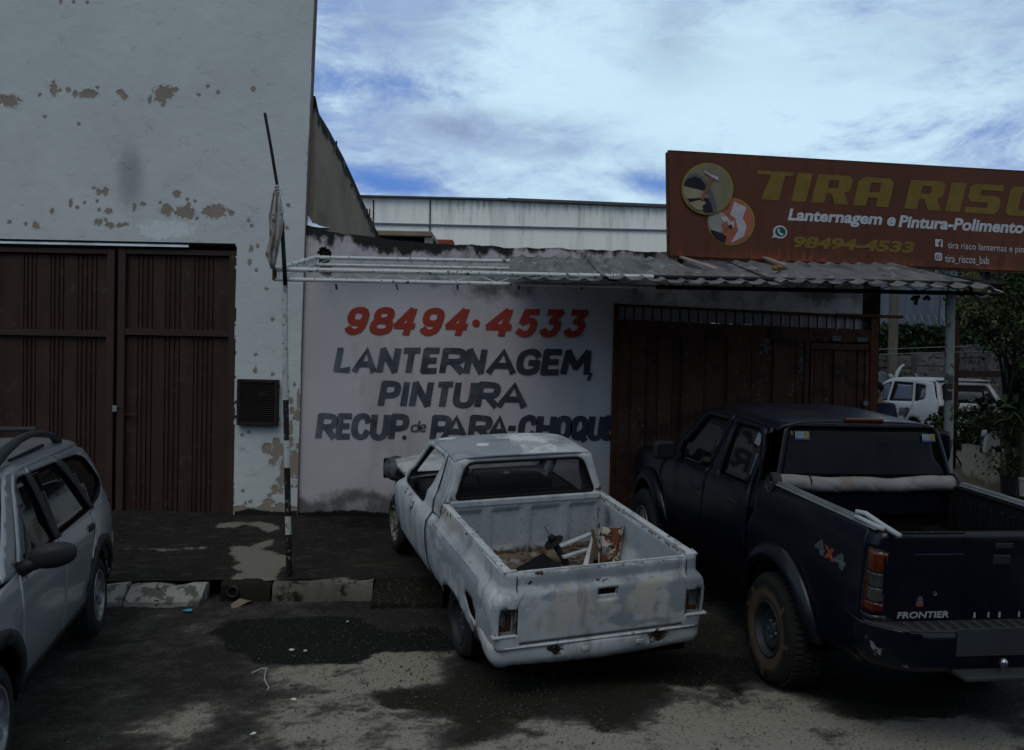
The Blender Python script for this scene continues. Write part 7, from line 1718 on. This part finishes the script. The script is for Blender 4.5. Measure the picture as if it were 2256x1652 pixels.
# timber posts and rust red beam
p0, p1 = at(1972, 560, 23.2), at(1966, 835, 23.2)
tag(MB().box(((p0.x+p1.x)/2, 23.2, (p0.z+.55)/2), (.20, .16, p0.z-.55)).build('timber_post', MATS['old_timber'], bevel=.02), 'tall weathered timber post in front of the plank fence', 'post')
rp = thing('rust_red_frame', 'rust red steel post with a horizontal arm at its head in the yard', 'post', tuple(at(2107, 835, 15.5)))
def rpp(o): o.parent = rp; o.matrix_parent_inverse = Matrix.Translation(-rp.location); return o
p0 = at(2107, 655, 15.5); gzz = gyard(p0.x, 15.5)
M('rust_red', (.030, .013, .009), rough=.85, spec=.1, vary=(5, .3))
rpp(MB().box((p0.x, 15.5, (p0.z+gzz)/2), (.11, .11, p0.z-gzz)).build('upright', MATS['rust_red'], bevel=.008))
rpp(MB().bar(at(2098, 666, 15.3), at(2178, 655, 13.5), .06, .07).build('arm', MATS['rust_red']))
tag(MB().bar(at(2112, 824, 18.2), at(2205, 824, 16.4), .06, .12).build('rust_rail', MATS['rust_red']), 'dark rusty horizontal rail fixed low along the right plank fence', 'rail')
for k, (v0, v1) in enumerate(((770, 764), (781, 776))):
    tag(MB().tube([at(1930, v0, 14.5), at(2090, v1, 14.2), at(2256, v0-8 if k == 0 else v1-2, 13.5)], .006, 4).build('wire', MATS['wire_grey']), ('upper' if k == 0 else 'lower') + ' of two thin wires strung across the yard in front of the fences', 'wire', 'wires across the yard')
# tree on the right
def tree(x, y, zb_, ht, crown, n, seed, label, leaf=.085, mats=('leaf_dark', 'leaf_mid', 'leaf_light')):
    tr = thing('tree', label, 'tree', (x, y, zb_)); rs = np.random.RandomState(seed)
    P0 = Vector((0, 0, 0)); P1 = Vector((-.12, .05, ht*.45)); P2 = Vector((.05, 0, ht*.75)); mb = MB().tube([P0, P0.lerp(P1, .5)+Vector((.05, 0, 0)), P1, P2], [.075, .06, .05, .03], 9)
    tips = []
    for (cx_, cy_, cz_, r_) in crown:
        T = Vector((cx_, cy_, cz_)); st_ = P1.lerp(P2, rs.uniform(0, 1)); md = st_.lerp(T, .5)+Vector(rs.normal(0, .08, 3)); mb.tube([st_, md, T], [.028, .018, .008], 6); tips.append((T, r_))
        for q in range(3):
            e = T+Vector(rs.normal(0, r_*.7, 3)); mb.tube([md.lerp(T, .6), e], [.010, .004], 5)
    mb.build('trunk', MATS['bark'], tr, smooth=True)
    w_ = np.array([r_**2 for _, r_ in tips]); w_ /= w_.sum()
    cl = []
    for T, r_ in tips:
        for q in range(int(26*r_/.5)):
            d = rs.normal(size=3); d /= np.linalg.norm(d); cl.append(np.array(T)+d*r_*rs.uniform(.3, 1.05)*np.array([1, 1, .85]))
    def cf(r): 
        c_ = cl[r.randint(len(cl))]; return c_ + r.normal(0, .10, 3)
    leafmesh('crown', cf, n, leaf, list(mats), seed+1, parent=tr, kind='stuff')
    return tr
pt = at(2232, 960, 13.2)
def rel(u, v, Y): p = at(u, v, Y); return (p.x-pt.x, Y-13.2, p.z-.45)
crown = [(*rel(2222, 655, 13.0), .36), (*rel(2160, 700, 13.1), .20), (*rel(2125, 690, 13.2), .16), (*rel(2215, 690, 13.0), .45), (*rel(2240, 640, 13.2), .40), (*rel(2235, 725, 12.9), .40), (*rel(2190, 735, 13.1), .26), (*rel(2160, 725, 13.2), .18), (*rel(2262, 600, 13.3), .42), (*rel(2205, 615, 13.4), .28), (*rel(2275, 700, 13.0), .4), (*rel(2290, 650, 13.0), .4), (*rel(2115, 640, 13.4), .14), (*rel(2240, 770, 13.0), .22)]
tree(pt.x, 13.2, .45, 2.3, crown, 4300, 21, 'dark green small-leaved tree spreading over the right edge beside the ochre house', .07)
pt2 = at(2060, 600, 23.5)
crown2 = [(-.1, 0, 3.05, .35), (.5, .1, 3.2, .45), (1.0, 0, 3.0, .4), (1.6, 0, 3.3, .4), (.2, .2, 3.6, .5), (2.4, .1, 3.3, .5)]
tree(pt2.x+1.6, 26.2, .5, 2.9, [(a, b, c+1.75, d) for a, b, c, d in crown2], 1700, 33, 'pale bushy tree between the sheet clad building and ochre house, below the sign', .11, ('leaf_dark', 'leaf_mid', 'leaf_light'))
# dense dark shrubs on the right
def shrub(u, v, Y, rx_, rz_, n, seed, label, mats=('leaf_dark', 'leaf_dark', 'leaf_mid'), leaf=.09):
    c = at(u, v, Y); zg = gyard(c.x, Y); sh_ = thing('shrub', label, 'shrub', (c.x, Y, zg)); rs = np.random.RandomState(seed)
    mb = MB()
    for k in range(5): mb.tube([(rs.normal(0, .05), rs.normal(0, .05), 0), (rs.normal(0, rx_*.4), rs.normal(0, .15), (c.z-zg)*.9)], [.015, .006], 5)
    mb.build('stem', MATS['bark'], sh_)
    def cf(r):
        d = r.normal(size=3); d /= np.linalg.norm(d); q = d*r.uniform(.5, 1)**.5*np.array([rx_, rx_*.8, rz_]); z = c.z-zg+q[2]
        return np.array([q[0], q[1], max(z, .05)])
    leafmesh('foliage', cf, n, leaf, list(mats), seed+3, parent=sh_, kind='stuff'); return sh_
shrub(2268, 850, 14.3, .34, .42, 1300, 41, 'dark leafy shrub beside the rear of the white hatchback')
shrub(2275, 905, 13.2, .34, .50, 1500, 43, 'dense dark shrub behind the potted plants at the right edge')
shrub(2135, 940, 15.6, .70, .35, 1700, 45, 'low dark bush growing behind the white planter wall')
shrub(2200, 950, 14.6, .50, .30, 1300, 47, 'low dark bush between the planter wall and the white chipped block')
# rosette plants with arching blades
def blades(u, v, Y, n, ln, seed, label, mat='leaf_mid', wd=.035, zg=None, droop=.7, name='spiky_plant', cat='plant'):
    c = at(u, v, Y); g_ = gyard(c.x, Y); pl = thing(name, label, cat, (c.x, Y, g_)); rs = np.random.RandomState(seed)
    hz_ = c.z-g_
    MB().tube([(0, 0, 0), (.02, 0, hz_*.5), (0, 0, hz_)], [.05, .045, .035], 8).build('stem', MATS['bark'], pl)
    for k in range(n):
        a_ = rs.uniform(0, 2*math.pi); el = rs.uniform(.1, 1.35); L0 = ln*rs.uniform(.75, 1.1); v_ = []; m_ = 8
        for i in range(m_+1):
            t = i/m_; r_ = L0*t*math.cos(el*(1-.3*t)); z = hz_+L0*t*math.sin(el)-droop*L0*t**2.4*.55; w_ = wd*(1-t)**.7*(.6+.4*min(1, t*5))
            cxx, cyy = r_*math.cos(a_), r_*math.sin(a_); px_, py_ = -math.sin(a_)*w_/2, math.cos(a_)*w_/2
            v_ += [(cxx+px_, cyy+py_, z+w_*.2), (cxx, cyy, z-w_*.05), (cxx-px_, cyy-py_, z+w_*.2)]
        f_ = []
        for i in range(m_):
            for j in range(2): f_.append((i*3+j, i*3+j+1, (i+1)*3+j+1, (i+1)*3+j))
        mesh('blade', v_, f_, MATS[mat], pl, smooth=True)
    return pl
blades(*r62(1465, 1480), 15.2, 34, .62, 51, 'spiky rosette plant with long narrow arching leaves in front of the hatchback', 'leaf_dark', .05)
blades(*r72(1640, 470), 12.6, 16, .75, 53, 'arching palm-like plant with yellowish green blades at the right edge', 'leaf_light', .06, droop=1.0)
blades(*r72(1560, 300), 13.0, 14, .6, 55, 'second arching green plant above the black pot at the right edge', 'leaf_mid', .05, droop=.9)
# planter wall, chipped white block, pots
Ya, Yb_ = 14.9, 13.6
A0 = at(*r72(722, 1120), Ya); A1 = at(*r72(722, 645), Ya); B0 = at(*r72(1292, 1300), Yb_); B1 = at(*r72(1292, 745), Yb_)
n_ = 24; v = []; hs_ = 14
for i in range(n_+1):
    t = i/n_; lo_, hi_ = A0.lerp(B0, t), A1.lerp(B1, t)
    for j in range(hs_+1): s_ = j/hs_; q = lo_.lerp(hi_, s_); v.append((q.x, q.y, q.z-.06*(1-s_)))
f = [(i*(hs_+1)+j, (i+1)*(hs_+1)+j, (i+1)*(hs_+1)+j+1, i*(hs_+1)+j+1) for i in range(n_) for j in range(hs_)]
dm = [float(sst(.6, .0, (k % (hs_+1))/hs_)) for k in range(len(v))]
pw = mesh('planter_wall', v, f, MATS['planter_white'], attrs=dict(damp=dm)); s_ = pw.modifiers.new('solid', 'SOLIDIFY'); s_.thickness = .14; s_.offset = -1
tag(pw, 'low dirty white planter wall with a stained base in the yard', 'wall')
cb_ = at(*r72(1180, 610), 14.0); cc = MB().box((cb_.x, 14.0, cb_.z-.02), (.30, .22, .36), Matrix.Rotation(.1, 3, 'Y')).build('chipped_block', M('chipped_white', (.26, .26, .24), rough=.8, layers=[dict(color=(.01, .01, .01), thr=.52, soft=.04, scale=6, detail=5)]), bevel=.03)
tag(cc, 'small chipped white block standing on the planter wall', 'block')
def pot(u0, u1, vt, vb, Y, mat, label, taper=.82):
    a, b = at((u0+u1)/2, vt, Y), at((u0+u1)/2, vb, Y); r_ = (u1-u0)/2*Y/2027; h_ = a.z-b.z
    po = thing('plant_pot', label, 'pot', (a.x, Y, b.z))
    MB().lathe([(.01, 0), (r_*taper, 0), (r_*.97, h_*.93), (r_*1.05, h_*.93), (r_*1.05, h_), (r_*.95, h_), (r_*.9, h_*.85), (.01, h_*.85)], 28, 'Z').build('pot_body', MATS[mat], po, auto=35)
    MB().lathe([(.01, h_*.88), (r_*.9, h_*.86)], 20, 'Z').build('soil', MATS['dark_soil'], po)
    return po, a
po, pa_ = pot(*[r72(1290, 0)[0], r72(1555, 0)[0]], r72(0, 1110)[1], r72(0, 1375)[1], 12.9, 'pot_black', 'round black plant pot standing in front of the planter wall')
po2, pb_ = pot(*[r72(1572, 0)[0], r72(1760, 0)[0]], r72(0, 1150)[1], r72(0, 1410)[1], 12.4, 'pot_white', 'off-white plant pot at the right edge beside the black pot')
# broad-leaved plant growing from the black pot
pl = thing('potted_plant', 'broad-leaved dark plant on a thin stem growing from the black pot', 'plant', (pa_.x, 12.9, pa_.z-.05)); rs = np.random.RandomState(61)
MB().tube([(-.10, 0, 0), (-.12, 0, .3), (-.14, 0, .62), (-.05, 0, .95)], [.016, .014, .012, .008], 7).build('stem', MATS['bark'], pl)
for k in range(46):
    c_ = np.array([rs.normal(-.05, .22), rs.normal(0, .10), rs.uniform(.40, 1.15)]); s_ = rs.uniform(.06, .12); n = 9; a = rs.normal(size=3); a /= np.linalg.norm(a); b = np.cross(a, [0, 0, 1]); b /= np.linalg.norm(b)+1e-6
    mesh('leaf', [tuple(c_+a*s_*math.cos(t)*.8+b*s_*math.sin(t)*.55+np.array([0, 0, .015*math.sin(t*2)])) for t in np.linspace(0, 2*math.pi, n)[:-1]], [tuple(range(n-1))], MATS['leaf_mid' if k % 3 == 0 else 'leaf_dark'], pl)
leafmesh('undergrowth', lambda r: np.array([pa_.x+r.normal(.15, .2), 12.9+r.normal(.05, .12), pa_.z+abs(r.normal(.05, .2))]), 500, .06, ['leaf_dark', 'leaf_mid'], 63, kind='stuff')
# --- car body parts standing behind the hatchback
def curved(name, u_pts, w_, Y, mat, label, cat):
    v = []; m_ = len(u_pts)
    for k, (u, vv, ww) in enumerate(u_pts):
        p = at(u, vv, Y); w = ww*Y/2027
        for j in range(5): s_ = j/4-.5; v.append((p.x+s_*w, Y+.10*(s_*2)**2, p.z))
    o = mesh(name, v, [(i*5+j, i*5+j+1, (i+1)*5+j+1, (i+1)*5+j) for i in range(m_-1) for j in range(4)], mat, smooth=True, solid=.02)
    return tag(o, label, cat)
WM = M('part_white', (.24, .26, .27), rough=.5, spec=.3)
q62 = lambda a, b, w: (*r62(a, b), w*.1834)
curved('bumper_shell', [q62(508, 922, 6), q62(470, 960, 34), q62(440, 1010, 44), q62(420, 1070, 40), q62(410, 1120, 36), q62(400, 1200, 30), q62(400, 1420, 30)], 0, 22.8, WM, 'curved white bumper shell standing upright behind the white hatchback', 'car part')
curved('wing_panel', [q62(345, 1042, 30), q62(365, 1080, 44), q62(385, 1120, 46), q62(410, 1170, 50), q62(420, 1230, 50), q62(420, 1420, 50)], 0, 22.6, WM, 'bright white car wing panel leaning beside the curved bumper shell', 'car part')
curved('trim_arch', [q62(645, 1040, 14), q62(660, 1060, 18), q62(670, 1095, 20), q62(678, 1140, 22), q62(680, 1400, 22)], 0, 22.9, WM, 'thin white curved trim strip poking up behind the hatchback roof', 'car part')
ps = [r62(*p) for p in ((188, 1060), (200, 1020), (240, 1012), (290, 1030), (325, 1070), (345, 1120), (350, 1200), (330, 1260), (240, 1270), (190, 1200))]
fp_ = panel('car_door_skin', [(u, v_) for u, v_ in ps], lambda u, v_: (lambda p: (p.x, 22.2+.35*((u-1948)/18)**2, p.z))(at(u, v_, 22.2)), M('panel_silver', (.06, .068, .085), rough=.35, spec=.4, vary=(1.5, .2)), None, step=4, solid=.02)
tag(fp_, 'rounded bluish silver car panel standing beside the gate post', 'car part')

# unseen building added behind the viewer to darken reflections and cut facade light
ob = thing('reflection_blocker', 'unseen grey two-storey block added behind the viewer to darken glass reflections', 'building', (0, -14, 0)); bpy.context.view_layer.update()
MB().box((0, -4, 3.6), (60, 8, 7.2)).build('wall', M('opposite_render', (.10, .095, .085), rough=.9), ob)
for i in range(14):
    for j in range(2): MB().box((-26+i*4, .03, 1.5+j*3.3), (1.5, .06, 1.5)).build('window', MATS['tinted_glass'], ob)
MB().box((0, -3.8, 7.3), (60.6, 8.6, .2)).build('roof', MATS['raw_concrete'], ob)

# ================================================================= PERSON behind the old gate's right end
def skin_body(name, joints, edges, mat, parent, sub=2):
    # joints: {key: (pos, radius)}
    keys = list(joints); me = bpy.data.meshes.new(name); me.from_pydata([joints[k][0] for k in keys], [(keys.index(a), keys.index(b)) for a, b in edges], [])
    o = link(name, me, None, parent); m_ = o.modifiers.new('skin', 'SKIN'); 
    for i, k in enumerate(keys):
        r_ = joints[k][1]; me.skin_vertices[0].data[i].radius = (r_, r_) if not isinstance(r_, tuple) else r_
    me.skin_vertices[0].data[0].use_root = True
    s_ = o.modifiers.new('sub', 'SUBSURF'); s_.levels = sub; s_.render_levels = sub
    me.materials.append(mat); m_.use_smooth_shade = True
    return o
YPn = 12.3; hp_ = at(1941, 858, YPn); gz_p = gyard(hp_.x, YPn); Hh = hp_.z+.10-gz_p; k_ = Hh/1.72
pe = thing('person', 'person in a dark navy jacket half hidden behind the old gate post, looking left', 'person', (hp_.x-.08, YPn, gz_p), 0)
M('skin_tone', (.11, .06, .035), rough=.55, spec=.25); M('navy_jacket', (.016, .020, .040), rough=.85, spec=.1, vary=(6, .3)); M('dark_trousers', (.010, .010, .012), rough=.9, spec=.1); M('hair_dark', (.006, .005, .004), rough=.8, spec=.1)
def K(*p): return (p[0]*k_, p[1]*k_, p[2]*k_)
J = dict(pel=(K(0, 0, .93), .14), chest=(K(.02, 0, 1.24), .165), neckb=(K(.02, 0, 1.42), .075), neck=(K(.01, 0, 1.50), .055), head=(K(.0, -.01, 1.60), .088), top=(K(.0, 0, 1.67), .07),
         shl=(K(-.19, .02, 1.38), .07), ell=(K(-.24, -.04, 1.10), .045), wrl=(K(-.10, -.18, .98), .032), shr=(K(.20, .0, 1.38), .075), elr=(K(.25, -.06, 1.10), .05), wrr=(K(.10, -.22, 1.0), .033),
         hil=(K(-.09, 0, .88), .10), knl=(K(-.10, -.03, .50), .065), anl=(K(-.10, 0, .09), .045), tol=(K(-.11, -.16, .04), .038), hir=(K(.09, 0, .88), .10), knr=(K(.11, -.02, .50), .065), anr=(K(.11, .02, .09), .045), tor=(K(.12, -.14, .04), .038))
skin_body('body', J, [('pel', 'chest'), ('chest', 'neckb'), ('neckb', 'neck'), ('neck', 'head'), ('head', 'top'), ('neckb', 'shl'), ('shl', 'ell'), ('ell', 'wrl'), ('neckb', 'shr'), ('shr', 'elr'), ('elr', 'wrr'), ('pel', 'hil'), ('hil', 'knl'), ('knl', 'anl'), ('anl', 'tol'), ('pel', 'hir'), ('hir', 'knr'), ('knr', 'anr'), ('anr', 'tor')], MATS['skin_tone'], pe)
J2 = {k: (J[k][0], J[k][1]*1.16+.012) for k in ('chest', 'pel', 'neckb', 'shl', 'ell', 'wrl', 'shr', 'elr', 'wrr')}
skin_body('jacket', J2, [('pel', 'chest'), ('chest', 'neckb'), ('neckb', 'shl'), ('shl', 'ell'), ('ell', 'wrl'), ('neckb', 'shr'), ('shr', 'elr'), ('elr', 'wrr')], MATS['navy_jacket'], pe)
J3 = {k: (J[k][0], J[k][1]*1.12+.014) for k in ('pel', 'hil', 'knl', 'anl', 'hir', 'knr', 'anr')}
skin_body('trousers', J3, [('pel', 'hil'), ('hil', 'knl'), ('knl', 'anl'), ('pel', 'hir'), ('hir', 'knr'), ('knr', 'anr')], MATS['dark_trousers'], pe)
def ball(name, c, r, mat, parent, sub=3):
    b_ = bmesh.new(); bmesh.ops.create_icosphere(b_, subdivisions=sub, radius=1); me = bpy.data.meshes.new(name); b_.to_mesh(me); b_.free()
    for v in me.vertices: v.co = (c[0]+v.co.x*r[0], c[1]+v.co.y*r[1], c[2]+v.co.z*r[2])
    return link(name, me, mat, parent, smooth=True)
ball('hair', K(.02, .015, 1.645), (.095*k_, .105*k_, .088*k_), MATS['hair_dark'], pe)
ball('nose', K(-.095, -.02, 1.59), (.022, .014, .024), MATS['skin_tone'], pe, 2); ball('ear', K(.005, -.092, 1.595), (.020, .012, .032), MATS['skin_tone'], pe, 2)
for s_ in (1,): ball('eye', K(-.078, -.045, 1.615), (.010, .010, .008), MATS['hair_dark'], pe, 2)
ball('mouth', K(-.088, -.02, 1.555), (.008, .022, .006), M('lips', (.08, .03, .025)), pe, 2)
for (wk, sx) in (('wrl', -1), ('wrr', 1)):
    w0 = Vector(J[wk][0]); Jh = dict(w=(tuple(w0), .026), p=(tuple(w0+Vector((-.02*sx, -.06, -.02))), .030)); Eh = [('w', 'p')]
    for q, (dx, ln) in enumerate(((-.028, .055), (-.010, .065), (.010, .06), (.028, .048))):
        a = w0+Vector((-.02*sx+dx, -.085, -.025)); Jh['f%d' % q] = (tuple(a), .010); Jh['g%d' % q] = (tuple(a+Vector((0, -ln*.6, -.008))), .0085); Jh['h%d' % q] = (tuple(a+Vector((0, -ln*.9, -.03))), .0075); Eh += [('p', 'f%d' % q), ('f%d' % q, 'g%d' % q), ('g%d' % q, 'h%d' % q)]
    a = w0+Vector((-.045*sx-.02*sx, -.045, -.01)); Jh['t0'] = (tuple(a), .011); Jh['t1'] = (tuple(a+Vector((-.01*sx, -.035, -.01))), .009); Eh += [('w', 't0'), ('t0', 't1')]
    skin_body('hand', Jh, Eh, MATS['skin_tone'], pe, 1)

# ================================================================= LITTER AND SMALL THINGS
def litter(u, v, r_, mat, name, label, cat, n=7, seed=1, flat=.012, z=None, group=None):
    p = gpt(u, v, 0.0); p.z = float(zstreet(p.x, p.y)) if z is None else z
    if z is not None: p = gpt(u, v, z)
    rs = np.random.RandomState(seed); v_ = [(p.x+r_*math.cos(a)*rs.uniform(.5, 1.2), p.y+r_*.8*math.sin(a)*rs.uniform(.5, 1.2), p.z+.014+rs.uniform(0, flat)) for a in np.linspace(0, 2*math.pi, n+1)[:-1]] + [(p.x, p.y, p.z+.018+flat)]
    return tag(mesh(name, v_, [(i, (i+1) % n, n) for i in range(n)], MATS[mat], solid=.003), label, cat, group)
litter(*r9(437, 148), .05, 'sky_blue_plastic', 'plastic_scrap', 'small light blue plastic scrap on the road below the white ramp', 'litter', seed=3)
litter(*r9(960, 325), .028, 'litter_white', 'paper_scrap', 'larger of two white paper scraps on the dark wet asphalt patch', 'litter', seed=5)
litter(*r9(1029, 331), .018, 'litter_white', 'paper_scrap', 'smaller of two white paper scraps on the dark wet asphalt patch', 'litter', seed=7)
litter(*r9(975, 575), .025, 'litter_white', 'paper_scrap', 'crumpled white scrap on the worn pale concrete in the foreground', 'litter', seed=9)
litter(*r9(1242, 196), .014, 'litter_white', 'paper_scrap', 'tiny white fleck near the top of the dark asphalt patch', 'litter', seed=11)
litter(*r9(770, 748), .022, 'litter_white', 'paper_scrap', 'pale chip beside the small dark oil spot at the bottom edge', 'litter', seed=12)
lf = [gpt(*r9(*q), .02) for q in ((655, 110), (700, 95), (740, 88), (768, 85), (765, 100), (735, 110), (690, 118), (660, 122))]
tag(mesh('dry_leaf', [(p.x, p.y, float(zstreet(p.x, p.y))+.015+.02*math.sin(i*1.7)) for i, p in enumerate(lf)], [tuple(range(8))], M('dry_leaf_tan', (.16, .13, .10)), solid=.004), 'long dry tan leaf lying in the gutter beside the drain pipe', 'leaf')
th = [(760, 425), (790, 412), (810, 403), (842, 402), (832, 408), (828, 430), (824, 452), (832, 475), (848, 500), (838, 510)]
P_ = [gpt(*r9(*q), .02) for q in th]
tag(MB().tube([(p.x, p.y, float(zstreet(p.x, p.y))+.016) for p in P_], .0045, 5).build('string', M('string_white', (.30, .32, .36))), 'thin white twisted string lying on the asphalt in the foreground', 'string')
rs = np.random.RandomState(77); v = []; f = []
for i in range(2600):
    x, y = rs.uniform(-5, 5), rs.uniform(3.8, 8.4)
    if i % 3 == 0: x, y = rs.uniform(-1.9, .4), rs.uniform(5.8, 8.3)
    if y > float(ykerb(x))-.1: continue
    z = float(zstreet(x, y)); s_ = rs.uniform(.003, .010)*(1.6 if rs.rand() < .1 else 1); k = len(v)
    v += [(x+s_, y, z+.008), (x-s_*.6, y+s_*.8, z+.008), (x-s_*.5, y-s_*.9, z+.008), (x, y, z+.010+s_*.8)]; f += [(k, k+1, k+3), (k+1, k+2, k+3), (k+2, k, k+3)]
tag(mesh('gravel', v, f, M('gravel_grey', (.055, .053, .05), rough=.9, spec=.1, vary=(30, .6))), kind='stuff')
